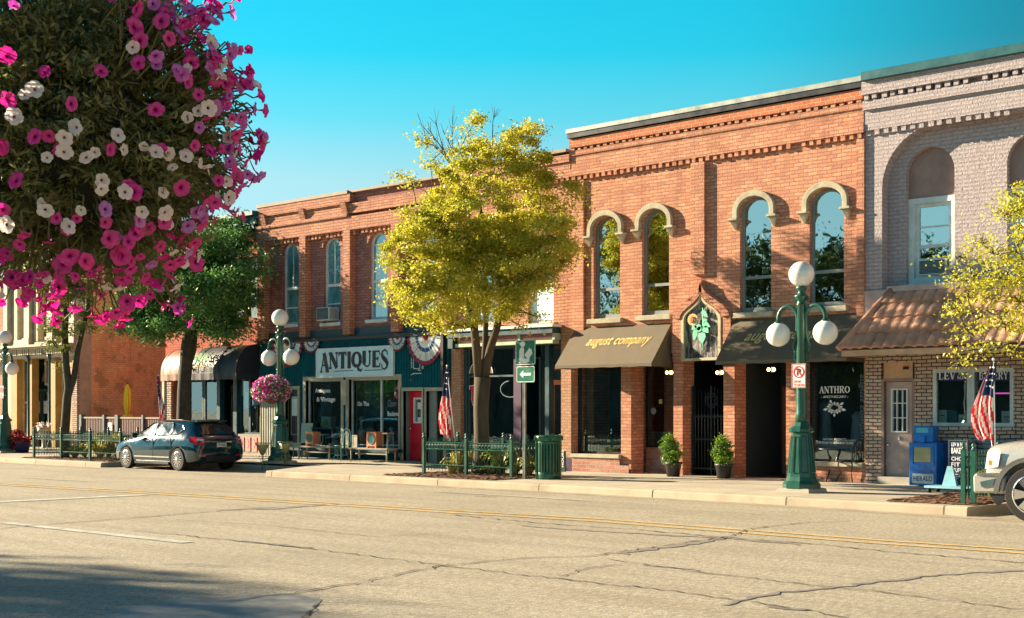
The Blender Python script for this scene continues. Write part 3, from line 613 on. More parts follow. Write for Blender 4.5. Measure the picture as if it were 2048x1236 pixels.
# ogee panel between the awnings
def ogee(cx, w, zb, zs, zt, n=12, cut=0):
    pts = [(cx + w, zb), (cx + w, (zb + zs) / 2)]; H = zt - zs
    for i in range(n + 1):
        t = i / n; u = 1 - t
        x = w * u ** 3 + 3 * w * u * u * t + 3 * (.10 * w) * u * t * t; z = zs + 3 * .42 * H * u * u * t + 3 * .52 * H * u * t * t + H * t ** 3
        pts.append((cx + x, z))
    return pts + [(2 * cx - x, z) for x, z in pts[-2::-1]]
ox = (WX(1364, 26.4) + WX(1444, 26.4)) / 2; ow = (WX(1444, 26.4) - WX(1364, 26.4)) / 2; ozb, ozs, ozt = WZ(1404, 722), WZ(1404, 640), WZ(1404, 586)
mb = MB(); mb.add([(x, 26.42, z) for x, z in ogee(ox, ow - .05, ozb + .05, ozs, ozt - .06)], [tuple(range(29))])
def slatem():
    m, t, o = newmat('carved_grey_slab'); p = N(t, 'ShaderNodeNewGeometry').outputs['Position']
    n = noise(t, stretch(t, p, (9, 9, 2.5)), 2, 4); c = mixc(t, (.03, .03, .04), (.30, .27, .25), ramp(t, n, .4, .62)); bsdf(t, o, c, .7, 0, .4, n, 1, .05); return m
M['slab'] = slatem()
ORN = mb.build('carved_panel', M['slab'], AU, fixn=False)
mb = MB(); ring(mb, ogee(ox, ow - .085, ozb + .07, ozs, ozt - .11), ogee(ox, ow, ozb, ozs, ozt), 26.35, 26.47); mb.build('ogee_frame', M['cream2'], AU, bevel=.01)
mb = MB(); ring(mb, ogee(ox, ow - .02, ozb, ozs, ozt - .02), ogee(ox, ow + .25, ozb, ozs + .05, ozt + .30), 26.37, 26.499); mb.build('ogee_arch', M['brick_orange'], AU)
mb = MB()
oi = ogee(ox, ow + .02, ozb, ozs + .02, ozt + .02, 30); oo = ogee(ox, ow + .24, ozb, ozs + .05, ozt + .26, 30)
for i in range(3, len(oi) - 3):
    a, b = Vector((oi[i][0], 0, oi[i][1])), Vector((oo[i][0], 0, oo[i][1])); d = (b - a); c = (a + b) / 2
    if c.z < ozs - .05: continue
    mb.bx((c.x, 26.35, c.z), (d.length * .92, .05, .03), ry=-math.atan2(d.z, d.x))
mb.build('voussoir', M['brick_orange'], AU)
OO = Vector((ox, 26.40, (ozb + ozs) / 2 + .1)); mb = MB()
fx, fz = ox - ow * .38, WZ(1392, 640)
for k in range(20):
    t = 2 * PI * k / 20; d = Vector((math.cos(t), 0, math.sin(t))); e = Vector((-d.z, 0, d.x)); c = Vector((fx, 26.33, fz))
    mb.add([c + d * .05, c + d * .10 + e * .026, c + d * .155, c + d * .10 - e * .026], [(0, 1, 2, 3)])
mb.build('flower_petals', plain('peach_petals', (.95, .66, .26), .6), ORN, fixn=False)
mb = MB(); mb.lathe([(.001, 0), (.062, .0), (.075, .02), (.05, .03)], (0, 0, 0), 16)
mb.v = [(fx + x * .9, 26.327 - z, fz + y * 1.1) for x, y, z in mb.v]; mb.build('flower_centre', plain('orange_brown_seeds', (.42, .15, .07), .8), ORN)
def leafpoly(mb, x, z, L_, w, ang, y=26.34):
    pts = [(0, 0), (.12, .42), (.38, .5), (.7, .28), (1, 0), (.7, -.28), (.38, -.5), (.12, -.42)]
    c, s = math.cos(ang), math.sin(ang); vs = [(x + (p * L_ * c - q * w * s), y, z + (p * L_ * s + q * w * c)) for p, q in pts]
    mb.add(vs + [(a, y + .03, b) for a, _, b in vs], [tuple(range(8))] + [(i, (i + 1) % 8, 8 + (i + 1) % 8, 8 + i) for i in range(8)])
mb = MB(); stx = ox + ow * .08
mb.tube([(stx, 26.38, ozs + .28), (stx + .01, 26.37, ozs - .05), (stx, 26.38, ozb + .25)], .016, 6)
for x, z, l, w, a in [(stx - .0, ozs + .2, .22, .12, -.75), (stx + .02, ozs - .03, .13, .10, .1), (stx + .03, ozs - .09, .22, .15, -.45), (stx - .03, ozs - .2, .2, .15, 2.9), (stx - .17, ozs - .12, .17, .15, 3.9), (stx - .18, ozs - .24, .26, .14, -1.75), (stx - .02, ozs - .2, .17, .13, 3.5), (stx + .04, ozs - .18, .2, .17, -.8), (stx + .0, ozs - .30, .28, .2, -1.57)]: leafpoly(mb, x, z, l, w, a)
mb.build('flower_leaves', plain('mint_leaf_enamel', (.20, .70, .45), .5), ORN)
# lower storey
mb = MB(); mb.box(sw1[0] - .02, sw1[1] + .01, 26.42, 26.499, 0, sw1[2] - .1); mb.box(WX(1225), rc[0] + .0, 26.40, 26.419, 0, .35); mb.build('plinth', M['brick_base'], AU)
mb = MB(); mb.box(sw1[0] - .03, sw1[1] + .02, 26.38, 26.62, sw1[2] - .1, sw1[2] - .003); mb.build('shop_sill', M['frame_tan'], AU, bevel=.01)
mb = MB(); mb.box(sw2[0] - .03, sw2[1], 26.40, 26.62, sw2[2] - .1, sw2[2] - .003); mb.build('shop_sill', M['stone'], AU, bevel=.01)
def shopwin(b, x0, x1, z0, z1, y, fm, fw=.06, bars=(), verts=(), gm=None, name='shop_window'):
    mb = MB(); frame_rect(mb, x0, x1, z0, z1, fw, y, y + .08)
    for z, w in bars: mb.box(x0 + fw, x1 - fw, y + .006, y + .07, z - w / 2, z + w / 2)
    for x, w in verts: mb.box(x - w / 2, x + w / 2, y + .003, y + .075, z0 + fw, z1 - fw)
    fr = mb.build(name, fm, b)
    mb = MB(); mb.quad((x0 + fw, y + .04, z0 + fw), (x1 - fw, y + .04, z0 + fw), (x1 - fw, y + .04, z1 - fw), (x0 + fw, y + .04, z1 - fw)); mb.build('pane', gm or M['glass_shop'], fr, fixn=False)
    return fr
SWA = shopwin(AU, sw1[0], sw1[1], sw1[2], ZT, 26.66, M['black'])
SWB = shopwin(AU, sw2[0], sw2[1], sw2[2], ZT, 26.66, M['black'], .05)
mb = MB(); mb.box(rc[0] - .2, rc[1] + .0, 27.4, 27.6, .1, .78); mb.build('recess_base', M['brick_base'], AU)
SWC = shopwin(AU, rc[0] - .2, rc[1], .78, ZT, 27.42, M['black'])
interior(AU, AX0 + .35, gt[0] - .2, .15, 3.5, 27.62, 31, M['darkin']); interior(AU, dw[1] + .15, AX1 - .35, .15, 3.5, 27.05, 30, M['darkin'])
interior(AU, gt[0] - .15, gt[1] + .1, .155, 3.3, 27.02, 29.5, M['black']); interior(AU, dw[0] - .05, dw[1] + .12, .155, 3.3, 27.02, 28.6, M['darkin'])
mb = MB(); mb.box(sw1[1] - .02, sw1[1] + .03, 27.02, 27.6, .1, ZT + .3); mb.build('pier_return', M['brick_orange'], AU)
# gate
mb = MB(); gy = 26.85; gx0, gx1 = gt[0] + .03, gt[1] - .03; gh = 2.3
for x in (gx0, gx1 - .04, (gx0 + gx1) / 2 - .02): mb.box(x, x + .04, gy, gy + .04, .17, gh)
for z in (.3, 1.0, 1.55): mb.box(gx0 + .041, gx1 - .041, gy + .01, gy + .03, z, z + .04)
for k in range(11):
    x = gx0 + (gx1 - gx0) * (k + 1) / 12; mb.tube([(x, gy + .02, .2), (x, gy + .02, gh - .12 * abs(math.sin(k * .55)))], .010, 6)
for r in (.17, .11): mb.tube([((gx0 + gx1) / 2 + r * math.cos(t), gy + .02, 1.95 + r * math.sin(t)) for t in [2 * PI * i / 20 for i in range(21)]], .014, 6)
mb.build('iron_gate', plain('near_black_gate_iron', (.008, .022, .028), .5), AU)
mb = MB(); mb.box(dw[0] + .1, dw[0] + 1.0, 28.5, 28.56, .16, 2.3); dr = mb.build('door', M['wood'], AU)
mb = MB(); mb.box(dw[0] + .22, dw[0] + .88, 28.47, 28.498, .9, 2.15); mb.build('pane', M['glass'], dr)
# awnings
def awning(x0, x1, yb, yf, zt, zb, txt):
    a = thing('awning', txt[0], 'awning', ((x0 + x1) / 2, yb, zb), 'canvas awnings lettered in gold over the brick shops')
    d = .2
    mb = MB(); k = 10
    mb.add([(x0 + (x1 - x0) * i / k, yb - .002, zt) for i in range(k + 1)] + [(x0 + (x1 - x0) * i / k, yf, zb + d * .4) for i in range(k + 1)] + [(x0 + (x1 - x0) * i / k, yf, zb + .012 * (i % 2)) for i in range(k + 1)], [(i, i + 1, k + 2 + i, k + 1 + i) for i in range(k)] + [(k + 1 + i, k + 2 + i, 2 * k + 3 + i, 2 * k + 2 + i) for i in range(k)])
    for x in (x0, x1): mb.add([(x, yb - .002, zt), (x, yf, zb + d * .4), (x, yf, zb), (x, yb - .002, zb)], [(0, 1, 2, 3)])
    mb.build('canopy', M['awn_tan'], a, fixn=False)
    mb = MB()
    for x in (x0 + .04, (x0 + x1) / 2, x1 - .04): mb.tube([(x, yb - .02, zt - .04), (x, yf + .03, zb + .06), (x, yb - .02, zb + .06)], .014, 6)
    mb.build('awning_frame', M['iron'], a)
    V = Vector((0, yb - yf, zt - zb - d * .4)).normalized(); ln = math.hypot(yb - yf, zt - zb - d * .4); nrm = Vector((0, -V.z, V.y))
    O = Vector((x0 + (x1 - x0) * txt[1], yf, zb + d * .4)) + V * (ln * txt[3]) + nrm * .012
    text('lettering', 'august company', M['gold'], a, O, X3, V, width=(x1 - x0) * (txt[2] - txt[1]), height=.36, shear=.35, bold=.012, space=1.05)
    return a
a1r = WX(1343); a1l = WX(1110, 25.67)
awning(a1l, a1r, WALL, 25.67, WZ(1343, 646), WZ(1303, 730, 25.67) - .03, ('sunlit taupe canvas awning with gold lettering over the single shop window', .22, .88, .42))
a2l = WX(1470); a2r = AX1 - .02
awning(a2l, a2r, WALL, 25.67, WZ(1560, 634), WZ(1432, 727, 25.67) - .03, ('taupe canvas awning dappled with tree shade beside the clay tile roof', .16, .88, .38))
# wall lamps under the awnings
for i, (p, q, s) in enumerate([(1337, 745, 'rightmost inside the recess by the first awning'), (1438, 745, 'over the dark iron gate'), (1541, 739, 'over the open dark doorway')]):
    yy = 27.25 if i == 0 else 26.95; x, z = W(p, q, yy)
    l = thing('wall_lamp', 'small lit twin bulb wall lamp ' + ['in the recess beside the round white sticker', 'glowing above the dark iron gate', 'glowing in the dark open doorway'][i], 'lamp', (x, yy, z), 'lit wall lamps under the awnings')
    mb = MB(); mb.box(x - .10, x + .10, yy + .06, yy + .09, z - .02, z + .02); mb.box(x - .02, x + .02, yy + .06, yy + .16, z - .06, z + .06); mb.build('bracket', M['gold'], l)
    for s in (-1, 1): mb = MB(); mb.ball((x + s * .07, yy + .03, z), .035, 10, 8, 1.2); mb.build('bulb', M['bulb'], l)
# shop window lettering
P = SWB; yy = 26.69; cx = WX(1669, yy)
def gt_text(fn, s, px, py, w, h, par, mat=M['white_letter'], **k):
    x, z = W(px, py, yy); ww = WX(px + w / 2, yy) - WX(px - w / 2, yy)
    return fn('lettering', s, mat, par, (x - ww / 2, yy, z), X3, Z3, ww, h, **k)
gt_text(serif, 'ANTHRO', 1669, 786, 61, .15, P)
gt_text(text, '- APOTHECARY -', 1669, 796, 54, .055, P, bold=.01)
gt_text(text, 'NATURAL PRODUCTS', 1669, 881, 46, .05, P, bold=.012); gt_text(text, 'FOR YOUR HEALTH AND HOME', 1669, 888, 74, .055, P, bold=.015)
mb = MB(); lx, lz = W(1669, 816, yy)
for k in range(14):
    t = 2 * PI * k / 14 + .2; d = Vector((math.cos(t) * 1.15, 0, math.sin(t) * .8)); e = Vector((-d.z, 0, d.x)).normalized(); c = Vector((lx, yy, lz)); r = .13 + .07 * (k % 3 == 1)
    for q in (.6, 1.):
        mb.add([c + d * .08, c + d * r * q + e * .03, c + d * (r * q + .05), c + d * r * q - e * .03], [(0, 1, 2, 3)])
mb.ribbon([(-.07, -.03), (0, -.07), (.07, -.03)], .018, Vector((lx, yy - .001, lz)), X3, Z3); mb.build('leaf_emblem', M['white_letter'], P, fixn=False)
ld = plain('dim_grey_lettering', (.10, .16, .18), .6)
for s, px_ in (('august company', 1722), ('august company', 1620)):
    x, z = W(px_, 890 if px_ > 1700 else 860, yy)
    text('side_lettering', s, ld, P, (x - .06 if px_ > 1700 else x, yy, z if px_ < 1700 else z + 1.55), Vector((0, 0, -1 if px_ > 1700 else 1)), Vector((1 if px_ > 1700 else -1, 0, 0)), 1.55, .13, shear=.2)
# dim things in the shop windows
def prop(name, label, cat, loc, mat, fn, group=None):
    t = thing(name, label, cat, loc, group); mb = MB(); fn(mb, Vector(loc)); mb.build('body', mat, t); return t
for px_, h, lab in ((1652, 1.25, 'dim grey robe hanging behind the apothecary window beside the lamp post'), (1716, 1.0, 'pale blue robe hanging low behind the apothecary window')):
    x = WX(px_, 27.4)
    t = thing('hanging_robe', lab, 'robe', (x, 27.4, .7)); mb = MB(); mb.lathe([(.2, 0), (.17, .4), (.13, .8), (.16, h - .1), (.05, h)], (x, 27.4, .7), 12); mb.build('cloth', M['chalk'], t)
    mb = MB(); mb.tube([(x, 27.4, .7 + h), (x, 27.4, 3.1)], .008, 5); mb.build('hanger', M['iron'], t)
x = WX(1690, 27.3)
t = thing('display_table', 'low pale table standing behind the apothecary lettering', 'table', (x, 27.5, .2)); mb = MB(); mb.box(x - .5, x + .5, 27.25, 27.7, .85, .9); mb.build('tabletop', M['chalk'], t)
for sx in (-.45, .42):
    for sy in (27.28, 27.64): mb = MB(); mb.box(x + sx, x + sx + .04, sy, sy + .04, .15, .85); mb.build('leg', M['chalk'], t)
x, z = W(1306, 822, 27.40)
mb = MB(); mb.lathe([(.001, 0), (.085, 0), (.085, .004)], (0, 0, 0), 24); mb.v = [(x + a, 27.42 - c_, z + b) for a, b, c_ in mb.v]; mb.build('round_sticker', M['chalk'], SWC)
mb = MB(); mb.box(x + .18, x + .28, 27.40, 27.415, z + .18, z + .3); mb.build('notice', plain('pale_yellow_notice', (.4, .4, .1), .7), SWC)
for (px_, py_, w_, h_, c_) in ((1215, 890, .62, .2, M['wood_pale']), (1318, 880, .5, .35, M['skyish'])):
    yq = 27.9 if px_ > 1250 else 27.3; x, z = W(px_, py_, yq)
    t = thing('display_box', 'low box displayed in the ' + ('first awning window' if px_ < 1250 else 'recessed window'), 'box', (x, yq, z)); mb = MB(); mb.box(x - w_ / 2, x + w_ / 2, yq, yq + .3, .5, z + h_ / 2); mb.box(x - w_ / 2 - .02, x + w_ / 2 + .02, yq - .02, yq + .32, z + h_ / 2, z + h_ / 2 + .04); mb.build('body', c_, t)
# round dim display behind lettering
# ---------------------------------------------------------------- middle building with the teal shopfront
BX0, BX1 = WX(906), AX0
MBD = thing('brick_building', 'warm red brick building behind the yellow tree with a small teal and purple shopfront', 'building', (BX0, WALL, 0))
w5 = (WX(1056), WX(1107), WZ(1081, 646), WZ(1081, 505)); w4b = (WX(948), WX(993), WZ(970, 648), WZ(970, 480))
mz0, mz1 = 3.72, 3.72
hs = [opening(*w5, .2), opening(*w4b, .2), opening(WX(925), WX(1124), .1, WZ(1030, 668))]
wall('wall', M['brick_antique2'], [(BX0, -.05), (BX1, -.05), (BX1, 8.36), (BX0, 8.36)], hs, WALL, WALL + .5, MBD)
shell(MBD, BX0, BX1, 8.36, M['brick_red'])
mb = MB(); mb.box(BX0, BX1 - .06, 26.3, 27.05, 8.36, 8.44); mb.build('coping', M['wood_pale'], MBD)
mb = MB(); mb.box(BX0, BX1, 26.36, 26.499, 8.1, 8.3); mb.box(BX0, BX1, 26.41, 26.499, 7.72, 8.1); dentils(mb, BX0, BX1, 7.6, 7.718, 26.42, 26.499, .2, .1); mb.build('cornice', M['brick_antique2'], MBD)
for q in (w5, w4b):
    sashwin(MBD, *q, .2, 26.6, .06, [(q[2] + .95, .07)], fm=M['frame_white'], gm=M['glass_up'], back=M['curtain'])
mb = MB(); mb.box(w5[0] + .07, w5[1] - .07, 26.585, 26.612, w5[2] + .07, w5[2] + .92); mb.build('boarded_sash', M['sign_pale'], MBD)
for q in (w5, w4b): mb = MB(); mb.box(q[0] - .1, q[1] + .1, 26.38, 26.6, q[2] - .1, q[2] - .004); mb.build('window_sill', M['stone'], MBD)
for a, b, c, d in ((BX0, WX(924), 0, WZ(915, 665)), (WX(1125), BX1, .5, WZ(1136, 655))): mb = MB(); mb.box(a, b, 26.44, 26.499, c, d); mb.build('pier', M['brick_pier'], MBD)
mb = MB(); mb.box(WX(1125) - .01, BX1 + .04, 26.42, 26.5, .0, .5); mb.build('pier_base', M['purple'], MBD)
sx0, sx1 = WX(925), WX(1124); st = WZ(1030, 668)
mb = MB(); mb.box(sx0 - .25, sx1 + .05, 26.05, 26.43, WZ(1040, 655, 26.1) - .02, WZ(1040, 655, 26.1) + .05); mb.build('ledge', M['white'], MBD)
mb = MB(); zl = WZ(1040, 655, 26.1) - .02
mb.box(sx0 - .2, sx1, 26.1, 26.42, zl - .16, zl - .002); mb.box(sx0 - .2, sx0 - .02, 26.12, 26.42, zl - .45, zl - .162)
mb.build('fascia', M['teal_paint'], MBD)
k = 3; wv = (sx1 - sx0) / k
mbs = [MB(), MB(), MB()]
for i in range(k):
    a, b = sx0 + i * wv + .05, sx0 + (i + 1) * wv - .09
    mbs[0].box(a, b, 26.22, 26.45, zl - .25, zl - .163); mbs[1].box(a, b, 26.26, 26.45, zl - .33, zl - .252); mbs[2].box(a - .03, b + .04, 26.18, 26.45, zl - .42, zl - .332)
    mbs[2].box(b + .01, b + .09, 26.2, 26.45, zl - .33, zl - .163)
for q, nme, m_ in zip(mbs, ('frieze_mauve', 'frieze_peach', 'frieze_pale'), ('mauve', 'peach', 'mint_trim')): q.build(nme, M[m_], MBD)
mb = MB(); mb.box(sx0, sx0 + .12, 26.56, 26.7, .1, st); mb.box(sx0 + .12, WX(1031), 26.56, 26.72, .1, .62); mb.box(WX(1046, 26.9), WX(1080, 26.9), 26.85, 27, .1, .62); mb.box(WX(1080), WX(1088), 26.7, 26.9, .1, st)
mb.box(sx0 + .12, sx1, 26.6, 26.7, WZ(1030, 692), st); mb.build('shopfront', M['teal_paint'], MBD)
mb = MB(); mb.box(WX(1030, 26.56), WX(1045, 26.56), 26.5, 26.66, .1, WZ(1030, 692)); mb.build('post', M['purple'], MBD)
zt_ = WZ(1000, 693)
ms = shopwin(MBD, sx0 + .12, WX(1031), .62, zt_, 26.6, M['frame_dark'], .05, [(WZ(980, 752), .05)])
ms2 = shopwin(MBD, WX(1046, 26.9), WX(1081, 26.9), .62, zt_ - .3, 26.9, M['frame_dark'], .05)
interior(MBD, BX0 + .32, WX(1092, 27.2), .2, 3.5, 27.05, 30.5, M['skyish'])
mb = MB(); mb.box(WX(1093, 27.2), BX1 - .31, 27.25, 27.3, .15, 3.4); mb.build('lobby_wall', M['teal_paint'], MBD)
dx0, dx1 = WX(1101, 27.2), WX(1124, 27.2) + .25; dzt = WZ(1112, 760, 27.2)
mb = MB(); frame_rect(mb, dx0, dx1, .18, dzt, .13, 27.14, 27.22); mb.box(dx0 + .13, dx1 - .13, 27.15, 27.21, .31, .95); md = mb.build('door', M['wood_door'], MBD)
mb = MB(); mb.quad((dx0 + .13, 27.18, .95), (dx1 - .13, 27.18, .95), (dx1 - .13, 27.18, dzt - .13), (dx0 + .13, 27.18, dzt - .13)); mb.build('pane', M['glass_up'], md, fixn=False)
mb = MB(); mb.tube([(dx0 + .06, 27.13, 1.0), (dx0 + .06, 27.08, 1.05), (dx0 + .06, 27.08, 1.25), (dx0 + .06, 27.13, 1.3)], .012, 6); mb.build('handle', M['chrome'], md)
shopwin(MBD, dx0, dx1, dzt + .25, zt_, 27.15, M['wood'], .06, name='transom_window', gm=M['glass_up'])
# signs in the teal shop window
yq = 26.585
x, z = W(962, 735, yq); w_ = .42
arc = [(x + w_ * math.cos(PI * i / 14), z - .16 + .34 * math.sin(PI * i / 14)) for i in range(15)]
mb = MB(); mb.prism(arc, yq, yq + .01); o = mb.build('arched_sign', M['wood'], ms)
mb = MB(); band(mb, arc, [(x + (a - x) * 1.06, z - .16 + (b - z + .16) * 1.07) for a, b in arc], yq - .005, yq + .012); mb.build('sign_border', M['white'], o)
x, z = W(950, 787, yq)
hp = [(-.2, .2), (-.08, .2), (.0, .24), (.2, .26), (.22, .06), (.1, -.04), (.08, -.22), (-.08, -.3), (-.14, -.12), (-.12, .06), (-.2, .1)]
mb = MB(); mb.prism([(x + a * 1.12, z + b * 1.12) for a, b in hp], yq + .004, yq + .008); o = mb.build('window_emblem', M['white'], ms); mb = MB(); mb.prism([(x + a, z + b) for a, b in hp], yq - .004, yq + .002); mb.build('emblem_face', M['red'], o)
x, z = W(1015, 778, yq)
mb = MB(); mb.ribbon([(.36 * math.cos(math.radians(a)), .22 * math.sin(math.radians(a))) for a in range(100, 300, 12)], .02, Vector((x + .1, yq, z)), X3, Z3); mb.build('ring_decal', M['chalk'], ms, fixn=False)
mb = MB(); x, z = W(1045, 845, 27.3); 
t = thing('figurine', 'small white figurine standing in the teal shopfront window', 'figurine', (x + .2, 27.3, .62)); mb.lathe([(.08, 0), (.06, .12), (.09, .2), (.05, .3), (.07, .36), (.04, .44)], (x + .2, 27.3, .62), 12); mb.build('body', M['white'], t)
# ---------------------------------------------------------------- the antiques shop
CX0, CX1 = WX(525), BX0
AN = thing('brick_building', 'weathered red brick building with tall narrow arched windows above the teal antiques shopfront', 'building', (CX0, WALL, 0))
aq = [(565, 597, 485, 648, 12), (647, 681, 474, 645, 12), (738, 775, 464, 638, 14), (838, 874, 455, 630, 14)]
hs = []; wn = []
for a, b, t, bt, r in aq:
    x0, x1, c = WX(a), WX(b), (a + b) / 2; z0, z1 = WZ(c, bt), WZ(c, t); hs.append(opening(x0, x1, z0, z1, .3)); wn.append((x0, x1, z0, z1))
SFZ = WZ(780, 676); SFL = .25
doors = [(WX(576), WX(601), WZ(588, 779)), (WX(812), WX(850), WZ(832, 782)), (WX(858), WX(893), WZ(875, 782))]
win = [(WX(617), WX(688), WZ(650, 893), WZ(650, 761)), (WX(703), WX(803), WZ(755, 891), WZ(755, 758))]
hs += [opening(CX0 + .25, CX1 - .3, -.04, SFZ - .02)]
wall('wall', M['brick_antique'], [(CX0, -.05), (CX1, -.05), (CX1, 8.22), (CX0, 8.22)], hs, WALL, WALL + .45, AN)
shell(AN, CX0, CX1, 8.2, M['brick_red'])
cs = WX(705)
mb = MB(); mb.box(CX0 - .06, cs, 26.28, 27.1, 8.2, 8.3); mb.box(cs, CX1, 26.34, 27.1, 8.23, 8.3); mb.build('coping', M['wood_pale'], AN)
mb = MB(); mb.box(CX0, cs + .1, 26.3, 26.499, 7.96, 8.2); mb.box(CX0, cs + .05, 26.22, 26.499, 7.502, 7.6)
mb.box(CX0, cs, 26.26, 26.499, 7.9, 7.955); mb.box(CX0, CX1, 26.33, 26.499, 7.602, 7.898)
mb.box(CX0, CX1, 26.27, 26.499, 7.1, 7.5)
for p, q in ((540, 610), (622, 697), (712, 790)): dentils(mb, WX(p), WX(q), 6.96, 7.098, 26.33, 26.499, .17, .09)
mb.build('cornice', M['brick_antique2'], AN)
for p in (538, 616, 700): mb = MB(); c = WX(p); mb.add([(c - .12, 26.18, 7.95), (c + .12, 26.18, 7.95), (c + .12, 26.3, 7.6), (c - .12, 26.3, 7.6), (c - .12, 26.499, 7.95), (c + .12, 26.499, 7.95), (c + .12, 26.499, 7.6), (c - .12, 26.499, 7.6)], [(0, 3, 2, 1), (0, 1, 5, 4), (3, 7, 6, 2), (0, 4, 7, 3), (1, 2, 6, 5)]); mb.build('corbel', M['brick_antique2'], AN)
for p, q in ((526, 540), (610, 622), (697, 711), (793, 808), (890, 906)): mb = MB(); mb.box(WX(p), WX(q), 26.27, 26.499, SFZ + .15, 7.1); mb.build('pilaster', M['brick_antique2'], AN)
for i, (x0, x1, z0, z1) in enumerate(wn):
    fr = sashwin(AN, x0, x1, z0, z1, .3, 26.6, .07, [(z0 + (z1 - z0) * .44, .09)] + ([(z0 + (z1 - z0) * .22, .05)] if i else [(z0 + (z1 - z0) * .2, .04)]), [((x0 + x1) / 2, z0 + (z1 - z0) * .46, z1 - .1, .025)] if i < 2 else [], back=M['curtain'] if i < 3 else M['tealin'], gm=M['glass_pale'], backy=.06)
    inn = arch(x0, x1, z1 - .3, .3); out = arch(x0 - .14, x1 + .14, z1 - .3, .45); mb = MB(); band(mb, inn, out, 26.46, 26.499); mb.build('window_arch', M['brick_antique2'], AN)
    mb = MB(); mb.box(x0 - .08, x1 + .08, 26.4, 26.6, z0 - .11, z0 - .004); mb.build('window_sill', M['frame_white'] if i < 3 else M['stone'], AN, bevel=.01)
def aircon(label, x, z, w, h, d, y=26.6):
    a = thing('air_conditioner', label, 'air conditioner', (x, y, z)); mb = MB(); mb.box(x - w / 2, x + w / 2, y - d, y, z, z + h); mb.build('case', M['frame_white'], a, bevel=.012)
    mb = MB(); mb.box(x - w / 2 + .03, x + w / 2 - .03, y - d - .006, y - d + .004, z + .03, z + h - .03); g = mb.build('front_grille', M['frame_dark'], a)
    mb = MB()
    for k in range(8): mb.box(x - w / 2 + .03, x + w / 2 - .03, y - d - .012, y - d - .005, z + .05 + k * (h - .1) / 8, z + .06 + k * (h - .1) / 8)
    for k in range(6): mb.box(x + w / 2, x + w / 2 + .004, y - d + .06 + k * .05, y - d + .085 + k * .05, z + .05, z + h - .05)
    mb.build('louvre', M['frame_grey'], a); return a
aircon('boxy white window air conditioner in the second arched window over the antiques shop', (wn[1][0] + wn[1][1]) / 2 - .06, wn[1][2] + .05, .58, .40, .42)
# teal storefront
SY = 26.40
hs = [opening(a, b, -.02, z) for a, b, z in doors] + [opening(a, b, z0, z1) for a, b, z0, z1 in win]
SF = wall('shopfront', M['teal_wall'], [(CX0 + .02, -.04), (CX1 + .12 - .2, -.04), (CX1 - .08, SFZ), (CX0 + .02, SFZ)], hs, SY, SY + .1, AN)
mb = MB(); n = 74; x1_ = WX(893)
for i in range(n):
    x = CX0 + .05 + (x1_ - CX0 - .1) * i / (n - 1)
    zb = None
    for a, b, z in doors:
        if a - .1 < x < b + .1: zb = z + .12
    for a, b, z0, z1 in win:
        if a - .1 < x < b + .1: zb = z1 + .12
    mb.box(x - .012, x + .012, SY - .018, SY - .001, zb or .3, SFZ - .06)
mb.build('siding_ribs', M['teal_wall'], SF)
mb = MB(); mb.box(CX0, CX1 - .04, SY - .12, SY + .12, SFZ, SFZ + .1); mb.box(WX(893), WX(897) + .02, SY - .14, SY - .001, WZ(895, 775), SFZ - .003); mb.build('fascia_cap', M['black'], AN)
mb = MB(); mb.box(CX0, CX1, 26.455, 26.499, SFZ + .102, SFZ + .35); mb.build('teal_band', M['teal_paint'], AN)
mb = MB(); mb.box(WX(528), WX(574), SY - .03, SY - .002, .28, WZ(552, 772)); 
for k in range(9): mb.box(WX(528) + k * .12, WX(528) + k * .12 + .02, SY - .045, SY - .031, .28, WZ(552, 772))
mb.build('beige_panel', M['frame_tan'], AN)
for a, b, z in doors:
    mb = MB(); mb.box(a - .1, a, SY - .03, SY + .12, .2, z + .1); mb.box(b, b + .1, SY - .03, SY + .12, .2, z + .1); mb.box(a, b, SY - .03, SY + .12, z, z + .1); mb.build('door_trim', M['frame_tan'], AN)
for a, b, z0, z1 in win:
    mb = MB(); mb.box(a - .12, a, SY - .03, SY + .12, z0 - .3, z1 + .12); mb.box(b, b + .12, SY - .03, SY + .12, z0 - .3, z1 + .12); mb.box(a, b, SY - .03, SY + .12, z1, z1 + .12); mb.build('window_trim', M['frame_tan'], AN)
mb = MB(); mb.box(WX(596), WX(812), 26.0, SY - .035, WZ(750, 897) - .1, WZ(750, 897)); mb.build('window_shelf', M['teal_paint'], AN)
mb = MB(); mb.box(WX(690), WX(700), SY - .06, SY - .032, WZ(695, 810), WZ(695, 760)); mb.build('meter_box', M['frame_tan'], AN)
AWA = shopwin(AN, *win[0], SY + .1, M['frame_white'], .03); AWB = shopwin(AN, *win[1], SY + .1, M['frame_white'], .03, verts=[(WX(762), .05)])
interior(AN, CX0 + .35, WX(805), .28, 3.4, SY + .22, 28.6, M['tealin'])
for a, b, q in ((WX(618), WX(640), 26.95), (WX(706), WX(730), 26.95), (WX(775), WX(802), 27.8)):
    mb = MB(); k = 12
    pts = [(a + (b - a) * i / k, q + .05 * (i % 2)) for i in range(k + 1)]
    mb.add([(x, y, .9) for x, y in pts] + [(x, y, 3.0) for x, y in pts], [(i, i + 1, k + 2 + i, k + 1 + i) for i in range(k)]); mb.build('curtain', M['skyish'], AN, fixn=False)
